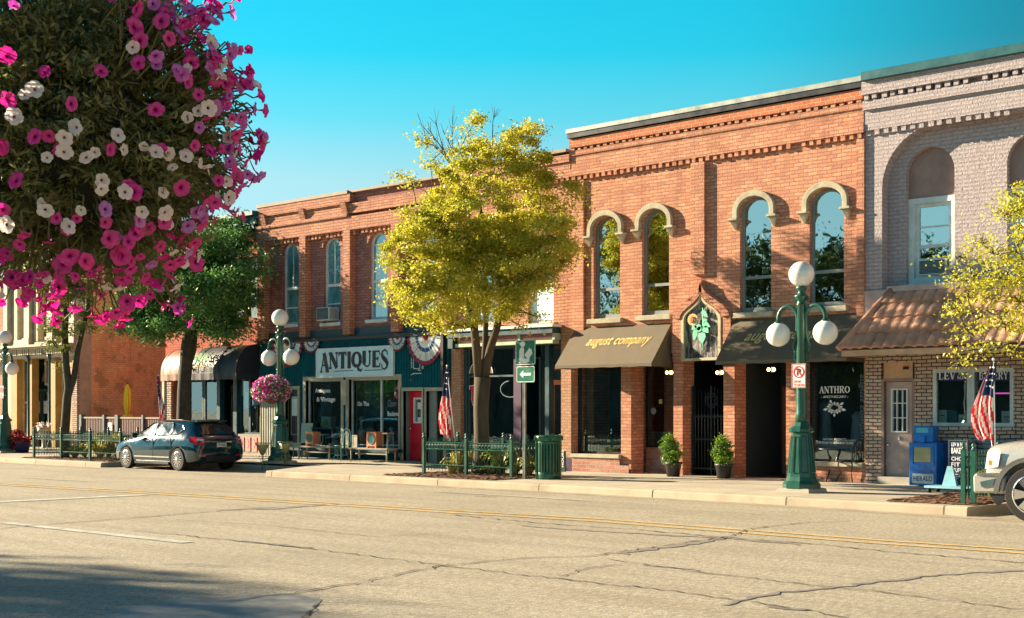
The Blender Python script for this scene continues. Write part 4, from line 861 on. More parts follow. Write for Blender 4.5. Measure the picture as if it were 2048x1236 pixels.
# dark side door, red recessed door, right doorway
a, b, z = doors[0]; mb = MB(); mb.box(a, b, SY + .14, SY + .2, .25, z); d0 = mb.build('door', M['black'], AN)
mb = MB(); frame_rect(mb, a + .12, b - .12, .95, z - .25, .03, SY + .12, SY + .139); mb.build('pane_frame', M['frame_grey'], d0)
mb = MB(); mb.box(a + .16, b - .18, SY + .128, SY + .138, 1.55, 2.15); mb.build('poster', M['paper'], d0)
a, b, z = doors[1]
mb = MB(); mb.box(a, a + .04, SY + .1, 26.8, .2, z); mb.box(b - .04, b, SY + .1, 26.8, .2, z); mb.box(a, b, SY + .1, 26.8, z, z + .05); mb.box(a, b, 26.8, 26.83, .2, z); mb.build('entry_recess', M['frame_grey'], AN)
rx0, rx1 = a + .045, b - .045; rz1 = z - .02; RY0 = 26.62
mb = MB(); frame_rect(mb, rx0, rx1, .27, rz1, .17, RY0, RY0 + .06); mb.box(rx0 + .17, rx1 - .17, RY0 + .005, RY0 + .055, .44, 1.35); rd = mb.build('door', M['red_door'], AN)
mb = MB(); frame_rect(mb, rx0 + .17, rx1 - .17, 1.35, rz1 - .17, .05, RY0 - .03, RY0 + .02); fr = mb.build('glazing_frame', M['white'], rd)
mb = MB(); mb.quad((rx0 + .2, RY0 + .03, 1.38), (rx1 - .2, RY0 + .03, 1.38), (rx1 - .2, RY0 + .03, rz1 - .2), (rx0 + .2, RY0 + .03, rz1 - .2)); mb.build('pane', M['glass_up'], fr, fixn=False)
mb = MB(); mb.box(rx0 + .3, rx0 + .5, RY0 + .012, RY0 + .02, 1.75, 1.95); mb.box(rx0 + .3, rx0 + .62, RY0 + .012, RY0 + .02, 1.4, 1.52); mb.build('notice', M['paper'], fr)
mb = MB(); mb.ball((rx0 + .07, RY0 - .05, 1.2), .035, 8, 6); mb.build('handle', M['chrome'], rd)
mb = MB(); mb.box(a - .05, b + .1, SY - .3, 27.3, .2, .262); mb.build('door_step', M['concrete'], AN)
a, b, z = doors[2]
mb = MB(); mb.box(a, b + .1, 26.8, 26.85, .2, z); mb.box(a, a + .3, SY + .1, SY + .14, .2, z); mb.build('entry_recess', M['frame_grey'], AN)
mb = MB(); frame_rect(mb, a + .31, b - .01, .3, z - .05, .08, 26.65, 26.7); mb.box(a + .39, b - .09, 26.655, 26.69, .38, 1.2); mb.box(a + .39, b - .09, 26.68, 26.69, 1.2, z - .13); dd = mb.build('door', M['black'], AN)
mb = MB(); frame_rect(mb, a + .4, b - .1, 1.3, z - .2, .04, 26.63, 26.66); mb.build('pane_frame', M['frame_white'], dd)
# sign board
bx0, bx1 = WX(632, 26.3), WX(787, 26.3); bz0, bz1 = WZ(710, 754, 26.3), WZ(710, 694, 26.3)
sb = thing('sign_board', 'pale blue ANTIQUES sign board with clipped corners above the two big shop windows', 'sign', (bx0, 26.3, bz0))
c = .09; oc = [(bx0 + .01, bz0), (bx1 - .01, bz0), (bx1, bz1 - c), (bx1 - c, bz1), (bx0 + c, bz1), (bx0, bz1 - c)]
mb = MB(); mb.prism(oc, 26.3, 26.36); mb.build('board', M['sign_pale'], sb)
k = .03; mb = MB(); ring(mb, [(bx0 + k, bz0 + k), (bx1 - k, bz0 + k), (bx1 - k, bz1 - c), (bx1 - c - .02, bz1 - k), (bx0 + c + .02, bz1 - k), (bx0 + k, bz1 - c)], oc, 26.285, 26.31); mb.build('border', M['white'], sb)
H = bz1 - bz0
hs_ = [(1.16, -.14), (.95, .07), (.95, .07), (.95, .07), (.95, .07), (.95, .07), (.95, .07), (1.22, -.12)]
serif('lettering', 'ANTIQUES', M['ink'], sb, (bx0 + .2, 26.292, bz0 + H * .27), X3, Z3, (bx1 - bx0) - .40, H * .56, hs=hs_, gap=.02, bold=1.35)
mb = MB()
for a, b in ((.24, .5), (.64, .86)): mb.add([(bx0 + (bx1 - bx0) * a, 26.293, bz0 + H * .2), (bx0 + (bx1 - bx0) * b, 26.293, bz0 + H * .2), (bx0 + (bx1 - bx0) * b, 26.293, bz0 + H * .225), (bx0 + (bx1 - bx0) * a, 26.293, bz0 + H * .225)], [(0, 1, 2, 3)])
mb.build('underline', M['ink'], sb, fixn=False)
# window writing
def wtext(s, px, py, w, h, par, Y): x, z = W(px, py, Y); text('lettering', s, M['white_letter'], par, (x, Y, z), X3, Z3, WX(px + w, Y) - x, h, bold=.02)
yy = SY + .12; wtext('Antiques', 630, 788, 30, .17, AWA, yy); wtext('& Vintage', 633, 806, 37, .18, AWA, yy); wtext('On The', 715, 812, 23, .13, AWB, yy); wtext('Boulevard', 775, 832, 26, .14, AWB, yy)
text('neon_word', 'Open', M['chalk'], AWB, (WX(776, yy), yy, WZ(776, 817, yy)), X3, Z3, .35, .25, shear=.3)
# bunting
def fan(label, cx, zt, rw, rh, y=26.34, n=28):
    t = thing('bunting', label, 'bunting', (cx, y, zt), 'pleated patriotic fans hung under the shop roof'); rad = [0, .16, .3, .42, .56, .68, .86, 1]
    for nm, lo, hi, m_ in (('red_centre', 0, 1, 'red'), ('white_ring', 1, 3, 'paper'), ('blue_ring', 3, 4, 'navyb'), ('pale_ring', 4, 6, 'paper'), ('red_edge', 6, 7, 'redb')):
        mb = MB(); vs = []
        for j in (range(lo, hi + 1)):
            for i in range(n + 1):
                th = PI + PI * i / n; r = rad[j] * (1 + (.015 if i % 2 and j == 7 else 0)); vs.append((cx + rw * r * math.cos(th), y - (.05 * r if i % 2 else 0), zt + rh * r * math.sin(th)))
        k = n + 1; mb.add(vs, [(j * k + i, j * k + i + 1, (j + 1) * k + i + 1, (j + 1) * k + i) for j in range(hi - lo) for i in range(n)]); mb.build(nm, M[m_], t, fixn=False)
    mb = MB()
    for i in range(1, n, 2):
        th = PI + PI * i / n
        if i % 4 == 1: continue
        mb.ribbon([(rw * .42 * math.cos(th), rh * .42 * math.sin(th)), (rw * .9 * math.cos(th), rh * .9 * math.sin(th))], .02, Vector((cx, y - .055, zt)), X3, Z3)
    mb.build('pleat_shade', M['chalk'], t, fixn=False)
M['navyb'] = plain('blue_bunting', (.03, .12, .3), .8); M['redb'] = plain('red_bunting', (.3, .03, .08), .8)
def fanp(label, x0, x1, yt, yb): a, b = WX(x0, 26.34), WX(x1, 26.34); c = (x0 + x1) / 2; fan(label, (a + b) / 2, WZ(c, yt, 26.34), (b - a) / 2, WZ(c, yt, 26.34) - WZ(c, yb, 26.34))
fanp('large pleated red white and blue fan at the right end of the teal front', 816, 888, 672, 730)
fanp('small pleated fan overlapping the right corner of the ANTIQUES board', 777, 813, 675, 703)
fanp('small pleated fan just left of the ANTIQUES board', 607, 640, 681, 706)
fanp('large pleated fan partly behind the lamp globes', 545, 606, 684, 734)
# sewing machine outline and gooseneck on the siding
ws = thing('wall_sign', 'thin white outline sign of a sewing machine on the teal siding', 'sign', (WX(832), 26.36, WZ(832, 735)))
mb = MB(); O = Vector((WX(822, 26.36), 26.36, WZ(822, 750, 26.36)))
for p in ([(0, 0), (.12, .04), (.42, .04)], [(.1, .18), (.1, .5), (.36, .5), (.36, .18), (.1, .18)], [(.3, .2), (.3, .13), (.4, .13)], [(.48, .16), (.5, .22), (.46, .26), (.44, .2), (.48, .16)], [(.0, .2), (.04, .24), (0, .28)], [(0, .3), (.04, .34), (0, .38)], [(0, .4), (.04, .44), (0, .48)]): mb.ribbon(p, .022, O, X3, Z3)
mb.build('outline', M['white'], ws, fixn=False)
sl_ = thing('gooseneck_lamp', 'dark swan neck lamp reaching out below the sewing machine sign', 'lamp', (WX(835), SY, WZ(835, 756)))
x, z = W(833, 757, SY - .02); mb = MB(); mb.tube([(x, SY, z + .1), (x + .15, SY - .3, z + .05), (x + .3, SY - .5, z - .02)], .012, 6); mb.build('arm', M['frame_dark'], sl_)
mb = MB(); mb.lathe([(.09, -.06), (.03, .02)], (x + .32, SY - .52, z - .02), 10); mb.build('shade', M['frame_dark'], sl_)
# displays in the antique windows
def table(label, x, y, z, w, d, h, mat, cat='table', base=.28):
    t = thing('display_table', label, cat, (x, y, z)); mb = MB(); mb.box(x - w / 2, x + w / 2, y - d / 2, y + d / 2, z + h - .05, z + h); mb.build('tabletop', mat, t)
    for sx in (-1, 1):
        for sy in (-1, 1): mb = MB(); cx_, cy_ = x + sx * (w / 2 - .05), y + sy * (d / 2 - .05); mb.lathe([(.022, 0), (.03, h * .5), (.025, h - .05)], (cx_, cy_, z), 8); mb.build('leg', mat, t)
    return t
x = WX(656, 26.95)
table('small white table inside the left antiques window', x, 26.98, .3, .85, .45, WZ(656, 855, 26.95) - .3, M['frame_white'])
zt2 = WZ(656, 855, 26.95)
pb = thing('product_box', 'pale box with a yellow oval on the white table in the window', 'box', (x, 26.95, zt2)); mb = MB(); mb.box(x - .2, x + .24, 26.85, 27.05, zt2, zt2 + .34); mb.build('carton', M['paper'], pb)
mb = MB(); mb.lathe([(.001, 0), (.11, 0), (.11, .003)], (0, 0, 0), 24); mb.v = [(x + .02 + a, 26.847 - c_, zt2 + .17 + b * .75) for a, b, c_ in mb.v]; mb.build('oval_mark', M['yellow'], pb)
yb_ = thing('yellow_cup', 'small yellow cup beside the pale box', 'cup', (x - .3, 26.95, zt2)); mb = MB(); mb.lathe([(.05, 0), (.055, .14)], (x - .3, 26.95, zt2), 12); mb.build('body', M['yellow'], yb_)
gc = thing('hanging_cloth', 'bright green printed cloth hanging in the right antiques window', 'cloth', (WX(768, 27), 27, 2.9)); mb = MB(); x0_, x1_ = WX(741, 27), WX(789, 27); z0_, z1_ = WZ(765, 783, 27), WZ(765, 760, 27); k = 12
mb.add([(x0_ + (x1_ - x0_) * i / k, 27 + .05 * math.sin(i * 1.7), z1_) for i in range(k + 1)] + [(x0_ + .06 + (x1_ - x0_ - .1) * i / k, 27 + .09 * math.sin(i * 1.7), z0_ - .04 * math.sin(i / k * PI)) for i in range(k + 1)], [(i, i + 1, k + 2 + i, k + 1 + i) for i in range(k)]); mb.build('cloth', M['cloth_green'], gc, fixn=False)
for px_, h, m_, lab in ((723, .95, 'frame_white', 'white glass table lamp left of the mullion in the antiques window'), (749, .9, 'navy', 'dark blue figurine right of centre in the antiques window'), (764, .95, 'wood', 'tall brown vase standing against the window mullion'), (783, .6, 'sign_pale', 'pale blue jug near the right edge of the antiques window')):
    x = WX(px_, 26.9); t = thing('table_lamp' if px_ == 723 else 'vase', lab, 'ornament', (x, 26.9, .9)); mb = MB(); mb.lathe([(.1, 0), (.11, .05), (.03, .12), (.09, h * .35), (.12, h * .5), (.05, h * .62), (.04, h * .8), (.09, h * .86), (.02, h)], (x, 26.9, WZ(px_, 893, 26.9)), 12); mb.build('body', M[m_], t)
table('low dark table along the right antiques window', WX(755, 27.0), 27.0, .28, 2.3, .5, WZ(755, 893, 26.9) - .28, M['wood'])

# ---------------------------------------------------------------- restaurant in red brick
RX0, RX1 = WX(331), CX0
RB = thing('brick_building', 'red brick restaurant with a teal roof cornice half hidden by the dark green tree', 'building', (RX0, WALL, 0))
rw = [(WX(488), WX(506), WZ(500, 634), WZ(500, 520)), (WX(436), WX(456), WZ(446, 640), WZ(446, 530)), (WX(384), WX(404), WZ(394, 646), WZ(394, 540))]
wall('wall', M['brick_red'], [(RX0, -.05), (RX1, -.05), (RX1, 8.0), (RX0, 8.0)], [opening(*q) for q in rw] + [opening(RX0 + .5, RX1 - .12, .0, 3.3)], WALL, WALL + .4, RB)
shell(RB, RX0, RX1, 8.0, M['brick_red'])
mb = MB(); mb.box(RX0 - .1, RX1 - .02, 26.1, 27.1, 7.98, 8.12); mb.box(RX0 - .05, RX1 - .02, 26.25, 26.499, 7.7, 7.979); mb.box(RX0 - .05, RX1 - .02, 26.38, 26.499, 7.55, 7.70); dentils(mb, RX0, RX1 - .05, 7.56, 7.69, 26.26, 26.379, .3, .14); mb.build('roof_cornice', M['coping_teal'], RB)
for q in rw:
    sashwin(RB, *q, 0, 26.58, .07, [((q[2] + q[3]) / 2, .06)], fm=M['coping_teal'], back=M['tealin'])
    mb = MB(); mb.box(q[1] + .0, q[1] + .3, 26.44, 26.498, q[2] - .05, q[3]); mb.box(q[0] - .3, q[0], 26.44, 26.498, q[2] - .05, q[3]); mb.build('shutter', M['coping_teal'], RB)
mb = MB(); a, b = WX(333), WX(346); mb.box(a, b, 26.42, 26.6, .1, 3.3); mb.build('pier', M['brick_white'], RB)
mb = MB(); mb.box(WX(331) - .04, WX(334), 26.38, 26.6, .1, 3.3); mb.build('corner_trim', M['cream'], RB)
zt_ = 3.1
shopwin(RB, WX(347), WX(400), .8, zt_, 26.62, M['frame_dark'], .05, verts=[(WX(372), .1)]); shopwin(RB, WX(401), WX(431), .8, zt_, 26.62, M['frame_dark'], .07, verts=[(WX(402) + .02, .1)])
mb = MB(); mb.box(WX(347), WX(431), 26.55, 26.7, .05, .8); mb.box(WX(431), WX(437), 26.55, 26.75, .05, zt_); mb.box(WX(466), WX(473), 26.5, 26.75, .05, zt_); mb.build('shopfront', M['teal_paint'], RB)
mb = MB(); mb.box(WX(437), WX(470), 27.7, 27.75, .1, zt_); dd = mb.build('door', M['black'], RB); mb = MB(); mb.box(WX(462, 27.6), WX(464, 27.6), 27.6, 27.64, .3, 2.6); mb.build('handle', M['steel'], dd)
px_w = shopwin(RB, WX(474), WX(519), WZ(500, 868), zt_, 26.6, M['teal_paint'], .05, verts=[(WX(494), .09), (WX(515), .06)])
mb = MB(); mb.box(WX(474), WX(526), 26.52, 26.66, .05, WZ(500, 868) - .002); mb.build('stall_riser', M['wood_pale'], RB)
for i in range(4): mb = MB(); x = WX(478) + i * .34; mb.box(x, x + .25, 26.50, 26.519, .38, WZ(500, 875)); p = mb.build('riser_panel', M['salmon'], RB); mb = MB(); mb.ribbon([(.02 * 0, 0), (.06, .1), (.04, .22), (-.02, .3)], .03, Vector((x + .12, 26.495, .5)), X3, Z3); mb.build('painted_curl', M['mauve'], p, fixn=False)
mb = MB()
for px_, py_, w, h in ((481, 770, .26, .7), (489, 800, .3, .5), (512, 785, .3, .8), (505, 800, .2, .35)): x, z = W(px_, py_, 26.66); mb.box(x, x + w, 26.655, 26.66, z - h / 2, z + h / 2)
mb.build('poster', M['paper'], px_w)
interior(RB, RX0 + .35, RX1 - .35, .2, 3.5, 27.8, 31, M['darkin'])
# barrel awning
ax0, ax1 = WX(305, 25.6), RX1 - .12; zb, zt = WZ(420, 760, 25.6), WZ(505, 690)
RA = thing('barrel_awning', 'rounded vinyl awning of the restaurant with green and gold lettering', 'awning', (ax0, 26.5, zb))
def bp(t): return (26.5 - .95 * math.cos(t) ** .8, zb + .22 + (zt - zb - .22) * math.sin(t) ** .9) if 0 < t < PI / 2 - .001 else ((25.55, zb + .22) if t <= 0 else (26.48, zt))
mb = MB(); mb.smooth = True; k = 30; n = 12
vs = []
for i in range(k + 1):
    x = ax0 + (ax1 - ax0) * i / k; e = min(1, (i / k * (ax1 - ax0)) / .9)
    for j in range(n + 1):
        y, z = bp(PI / 2 * j / n); sg = .02 * abs(math.sin(i / k * PI * 10)) if i else 0
        if e < 1: q = math.sqrt(max(0, 1 - (1 - e) ** 2)); y = 26.48 - (26.48 - y) * (.35 + .65 * q); z = zb + .2 + (z - zb - .2) * (.45 + .55 * q)
        vs.append((x, y + sg, z))
mb.add(vs, [(i * (n + 1) + j, (i + 1) * (n + 1) + j, (i + 1) * (n + 1) + j + 1, i * (n + 1) + j + 1) for i in range(k) for j in range(n)])
mb.smooth = False; mb.add([vs[i * (n + 1)] for i in range(k + 1)] + [(vs[i * (n + 1)][0], vs[i * (n + 1)][1] + .005, zb + .015 * (i % 2)) for i in range(k + 1)], [(i, i + 1, k + 2 + i, k + 1 + i) for i in range(k)])
for ii in (0, k): c = [vs[ii * (n + 1) + j] for j in range(n + 1)]; mb.add(c + [(c[0][0], 26.48, zb), (c[0][0], c[0][1], zb)], [tuple(range(n + 3))])
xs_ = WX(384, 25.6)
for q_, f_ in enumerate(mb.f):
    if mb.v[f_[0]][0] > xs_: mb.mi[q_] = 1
M['awn_shaded'] = plain('tree_shaded_awning_vinyl', (.02, .028, .04), .5, var=.3)  # tree shade on the terracotta vinyl, put in as a darker colour
mb.build('canopy', [M['awn_terra'], M['awn_shaded']], RA, fixn=False)
for i in (0, 4, 10, 17, 24, 30): mb = MB(); sm_ = M['awn_terra'] if vs[i * (n + 1)][0] < WX(384, 25.6) else M['awn_shaded']; mb.tube([Vector(vs[i * (n + 1) + j]) + Vector((0, -.006, .006)) for j in range(n + 1)], .009, 5); mb.build('seam', sm_, RA)
t0 = .30; y0, z0 = bp(t0); y1, z1 = bp(t0 + .3); V = Vector((0, y1 - y0, z1 - z0)).normalized(); nrm = Vector((0, -V.z, V.y)) * .11
xr = WX(427, y0)
text('lettering', "ROSARIA'S", plain('green_vinyl_letter', (.09, .32, .06), .8), RA, Vector((xr - 1.75, y0, z0)) + nrm, X3, V, 1.75, .36, bold=.02, shear=.1)
y0, z0 = bp(.12); V = Vector((0, .25, 1)); text('small_lettering', "TEX MEX CANTINA", plain('dull_gold_letter', (.30, .20, .05), .8), RA, Vector((WX(421, y0) - 1.65, y0 - .10, z0 + .02)), X3, V, 1.65, .17, bold=.015)
for px_, py_ in ((324, 688), (452, 686)):
    x, z = W(px_, py_, 26.0); l = thing('barn_lamp', 'round copper barn lamp over the ' + ('left' if px_ < 400 else 'right') + ' half of the restaurant awning', 'lamp', (x, 26.5, z), 'barn lamps above the restaurant awning')
    mb = MB(); mb.lathe([(.17, -.10), (.16, -.02), (.08, .07), (.04, .12)], (x, 26.0, z), 14); mb.build('shade', plain('copper_shade', (.22, .10, .06), .35, .5), l)
    mb = MB(); mb.tube([(x, 26.0, z + .1), (x, 26.05, z + .3), (x, 26.3, z + .38), (x, 26.5, z + .3)], .014, 6); mb.build('arm', M['iron'], l)

# ---------------------------------------------------------------- cream ornate building
DX0, DX1 = WX(6), WX(159)
CB = thing('cream_building', 'ornate cream building with ochre pillars and tall upper windows behind the slender ivy clad tree', 'building', (DX0, WALL, 0))
uw = [(WX(38), WX(52), WZ(45, 680), WZ(45, 520)), (WX(79), WX(97), WZ(88, 684), WZ(88, 520)), (WX(122), WX(139), WZ(130, 686), WZ(130, 520))]
lowz = WZ(90, 716)
wall('wall', M['cream'], [(DX0, -.05), (DX1, -.05), (DX1, 9.2), (DX0, 9.2)], [opening(*q) for q in uw] + [opening(WX(24), WX(151), -.02, lowz)], WALL, WALL + .5, CB)
shell(CB, DX0, DX1, 9.2, M['brick_tan'], 42)
for q in uw:
    sashwin(CB, *q, 0, 26.68, .08, [((q[2] + q[3]) / 2, .08)], fm=M['wood'], back=M['darkin'])
    mb = MB(); mb.box(q[0] - .15, q[1] + .15, 26.35, 26.499, q[2] - .18, q[2] - .004); mb.box(q[0] - .12, q[1] + .12, 26.3, 26.499, q[2] - .26, q[2] - .182); mb.build('window_sill', M['cream'], CB)
    mb = MB(); mb.box(q[0] - .24, q[0] - .001, 26.42, 26.6, q[2], q[3]); mb.box(q[1] + .001, q[1] + .24, 26.42, 26.6, q[2], q[3]); mb.build('window_trim', M['ochre'] if q is uw[2] else M['cream2'], CB)
for p, w in ((20, .28), (62, .4), (108, .4), (152, .38)): x = WX(p); mb = MB(); mb.box(x - w / 2, x + w / 2, 26.3, 26.499, lowz + .55, 9.0); mb.box(x - w / 2 - .06, x + w / 2 + .06, 26.25, 26.499, lowz + .5, lowz + .8); mb.build('pilaster', M['cream'], CB)
mb = MB(); mb.box(DX0, DX1 + .05, 25.9, 26.499, lowz + .42, lowz + .5); mb.box(DX0, DX1 + .02, 26.05, 26.499, lowz + .34, lowz + .42); mb.box(DX0, DX1, 26.3, 26.499, lowz, lowz + .34); dentils(mb, DX0, DX1, lowz + .12, lowz + .34, 26.12, 26.299, .16, .09); mb.build('shop_cornice', M['cream'], CB)
mb = MB(); mb.box(DX0, DX1, 26.1, 26.499, 8.9, 9.25); dentils(mb, DX0, DX1, 8.6, 8.9, 26.2, 26.499, .4, .2); mb.build('roof_cornice', M['cream'], CB)
for p in (57, 99): x = WX(p, 26.3); mb = MB(); mb.lathe([(.09, 0), (.09, .3), (.055, .35), (.05, lowz - .25), (.08, lowz - .18), (.12, lowz - .02)], (x, 26.3, .15), 12); mb.build('column', M['teal_paint'], CB)
for p, q, m_ in ((24, 36, 'ochre'), (59, 66, 'ochre'), (100, 113, 'ochre'), (139, 150, 'ochre')): mb = MB(); mb.box(WX(p), WX(q), 26.45, 26.75, .1, lowz - .002); mb.build('pillar', M[m_], CB)
mb = MB(); mb.box(WX(150), DX1 + .02, 26.38, 26.499, .1, lowz - .1); mb.build('quoin', M['brick_white'], CB)
shopwin(CB, WX(36), WX(57), .75, lowz, 26.7, M['cream2'], .07, bars=[(WZ(46, 805), .09)]); shopwin(CB, WX(113), WX(139), .75, lowz, 26.7, M['cream2'], .07, bars=[(WZ(125, 805), .09)])
mb = MB(); mb.box(WX(36), WX(57), 26.66, 26.8, .1, .75); mb.box(WX(113), WX(139), 26.66, 26.8, .1, .75); mb.build('stall_riser', M['frame_tan'], CB)
shopwin(CB, WX(68), WX(98), WZ(83, 770), lowz, 26.95, M['cream2'], .09, verts=[(WX(86), .07)], name='transom_window')
dzt = WZ(83, 778, 27)
for a, b in ((WX(69, 27), WX(83, 27)), (WX(84, 27), WX(98, 27))):
    mb = MB(); frame_rect(mb, a, b, .17, dzt, .11, 27, 27.06); mb.box(a + .11, b - .11, 27.005, 27.055, .28, .7); dr = mb.build('door', M['frame_dark'], CB); mb = MB(); mb.quad((a + .11, 27.03, .7), (b - .11, 27.03, .7), (b - .11, 27.03, dzt - .11), (a + .11, 27.03, dzt - .11)); mb.build('pane', M['glass_shop'], dr, fixn=False)
    mb = MB(); mb.box((a + b) / 2 - .15, (a + b) / 2 + .15, 27.0, 27.01, 1.6, 2.1); mb.build('poster', M['peach'] if a < WX(80, 27) else M['paper'], dr)
mb = MB(); x, z = W(85, 757, 26.9); mb.prism([(x - .25, z - .12), (x + .2, z - .12), (x - .1, z + .22)], 26.99, 27.0); mb.build('window_decal', M['mauve'], CB)
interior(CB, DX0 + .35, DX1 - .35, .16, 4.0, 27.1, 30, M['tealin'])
# sliver of the next brick building
NB = thing('brick_building', 'orange and white building at the far left edge behind the street lamp', 'building', (DX0 - 9, WALL, 0))
wall('wall', M['brick_orange'], [(DX0 - 9, -.05), (DX0 - .02, -.05), (DX0 - .02, 7.0), (DX0 - 9, 7.0)], [opening(DX0 - 1.6 - i * 2.6, DX0 - .6 - i * 2.6, z0, z1) for i in range(3) for z0, z1 in ((.8, 3.0), (4.4, 6.2))], WALL, WALL + .4, NB)
shell(NB, DX0 - 9, DX0 - .02, 7.0, M['brick_orange'])
for i in range(3):
    for z0, z1 in ((.8, 3.0), (4.4, 6.2)): sashwin(NB, DX0 - 1.6 - i * 2.6, DX0 - .6 - i * 2.6, z0, z1, 0, 26.6, .07, back=M['darkin'])
mb = MB(); mb.box(DX0 - 9, DX0 - .03, 26.4, 26.499, 3.6, 3.95); mb.box(DX0 - 9, DX0 - .03, 26.4, 26.499, 6.5, 7.05); mb.build('stone_band', M['cream'], NB)

# ---------------------------------------------------------------- bakery in painted brick
EX0 = AX1; EX1 = EX0 + 8.4
BK = thing('painted_brick_building', 'lavender grey painted brick building with blind arches above the bakery', 'building', (EX0, WALL, 0))
# upper wall: recessed arched field, with blind window arches
rxa, rxb = WX(1764), WX(1764) + 7.0; rz1 = WZ(1890, 233); rr = .95
def rounded(x0, x1, z0, z1, r, n=12):
    rt = [(x1 - r + r * math.cos(PI / 2 * i / n), z1 - r + r * math.sin(PI / 2 * i / n)) for i in range(n + 1)]
    lt = [(x0 + r + r * math.cos(PI / 2 + PI / 2 * i / n), z1 - r + r * math.sin(PI / 2 + PI / 2 * i / n)) for i in range(n + 1)]
    return [(x0, z0), (x1, z0)] + rt + lt
Z2 = WZ(1735, 582)
wall('wall', M['brick_grey'], [(EX0, Z2), (EX1, Z2), (EX1, 8.76), (EX0, 8.76)], [rounded(rxa, rxb, Z2 + .02, WZ(1810, 255), 1.25)], WALL - .0, WALL + .30, BK)
bw = [(WX(1812, 26.8), WX(1909, 26.8))]; d = bw[0][1] - bw[0][0]; bw.append((WX(2014, 26.8), WX(2014, 26.8) + d))
bz1 = WZ(1862, 293, 26.8); bz0 = WZ(1862, 565, 26.8); bzs = WZ(1862, 392, 26.8)
wall('recessed_wall', M['brick_grey'], [(EX0 + .2, Z2 - .3), (EX1 - .2, Z2 - .3), (EX1 - .2, 8.7), (EX0 + .2, 8.7)], [opening(a, b, bz0, bz1, d / 2) for a, b in bw], WALL + .303, WALL + .7, BK)
shell(BK, EX0, EX1, 8.7, M['brick_grey'])
for a, b in bw:
    mb = MB(); poly = [(b, bzs), *arch(a, b, bz1 - d / 2, d / 2)[0:], (a, bzs)]; mb.prism(poly, 26.95, 27.0); mb.build('blind_arch', M['pink_dark'], BK)
    mb = MB(); frame_rect(mb, a, b, bz0, bzs, .12, 26.92, 27.1); mb.box(a - .02, b + .02, 26.78, 27.0, bz0 - .1, bz0); mb.build('window_surround', M['frame_white'], BK)
    x0, x1 = a + .12, b - .12; z0, z1 = bz0 + .12, bzs - .1; zm = z0 + (z1 - z0) * .42
    sashwin(BK, x0, x1, z0, z1, 0, 27.0, .09, [(zm, .07), (z0 + .4, .05), (z0 + (z1 - z0) * .68, .03)], back=M['tealin'])
    aircon('white air conditioner low in the arched window of the lavender wall' if a == bw[0][0] else 'white air conditioner in the far right upper window behind leaves', (x0 + x1) / 2, z0 + .05, .62, .34, .12, 27.02)
mb = MB(); mb.box(EX0 + .03, EX1, 26.2, 27.1, 8.78, 8.97); mb.build('coping', M['coping_teal'], BK, bevel=.01)
mb = MB(); mb.box(EX0 + .003, EX1, 26.30, 26.499, 8.50, 8.78); mb.box(EX0 + .003, EX1, 26.36, 26.499, 8.18, 8.38); mb.box(EX0 + .003, EX1, 26.43, 26.499, 7.75, 8.18)
dentils(mb, EX0, EX1, 8.382, 8.498, 26.33, 26.499, .2, .11); dentils(mb, EX0, EX1, 7.63, 7.748, 26.44, 26.499, .2, .11); mb.build('cornice', M['brick_grey'], BK)
# lower storey
lz = 3.0
dx0, dx1 = WX(1762), WX(1829); dz = WZ(1795, 763); pz0, pz1 = WZ(1795, 757), WZ(1795, 725)
wx0, wx1 = WX(1866), WX(2027); wz0, wz1 = WZ(1946, 853), WZ(1946, 737)
wall('shop_wall', M['brick_white'], [(EX0, -.05), (EX1, -.05), (EX1, lz + .2), (EX0, lz + .2)], [opening(dx0, dx1, .05, pz1), opening(wx0, wx1, wz0, wz1), opening(wx1 + 1.0, wx1 + 2.6, wz0, wz1)], WALL, WALL + .3, BK)
mb = MB(); mb.box(EX0, EX1, 26.44, 26.7, lz + .2, Z2 - .002); mb.build('pink_band', M['pinkish'], BK)
mb = MB(); mb.box(dx0 + .05, dx1 - .05, 26.52, 26.56, pz0, pz1); pp = mb.build('over_door_panel', M['peach_panel'], BK); mb = MB(); mb.box(dx0 + .5, dx0 + .62, 26.50, 26.519, (pz0 + pz1) / 2 + .02, (pz0 + pz1) / 2 + .08); mb.build('number_plate', M['ink'], pp)
mb = MB(); frame_rect(mb, dx0, dx1, .1, pz0, .06, 26.5, 26.62); mb.build('door_frame', M['pink_dark'], BK)
a, b = dx0 + .07, dx1 - .07; gz0 = WZ(1795, 865); gz1 = WZ(1795, 777)
mb = MB(); mb.box(a, b, 26.6, 26.64, .17, gz0); mb.box(a, a + .12, 26.6, 26.64, gz0, pz0 - .07); mb.box(b - .12, b, 26.6, 26.64, gz0, pz0 - .07); mb.box(a + .12, b - .12, 26.6, 26.64, gz1, pz0 - .07); BD = mb.build('door', M['pinkish'], BK)
mb = MB(); frame_rect(mb, a + .12, b - .12, gz0, gz1, .03, 26.575, 26.63)
for i in (1, 2): x = a + .12 + (b - a - .24) * i / 3; mb.box(x - .01, x + .01, 26.59, 26.615, gz0 + .035, gz1 - .035); z = gz0 + (gz1 - gz0) * i / 3; mb.box(a + .15, b - .15, 26.585, 26.61, z - .01, z + .01)
gf = mb.build('glazing_bars', M['white'], BD); mb = MB(); mb.quad((a + .12, 26.62, gz0), (b - .12, 26.62, gz0), (b - .12, 26.62, gz1), (a + .12, 26.62, gz1)); mb.build('pane', M['glass_up'], gf, fixn=False)
mb = MB(); mb.box(a + .28, b - .3, 26.57, 26.6, gz0 - .16, gz0 - .08); mb.build('letter_slot', M['frame_white'], BD)
mb = MB(); mb.ball((a + .06, 26.56, .98), .035, 8, 6); mb.build('handle', M['chrome'], BD)
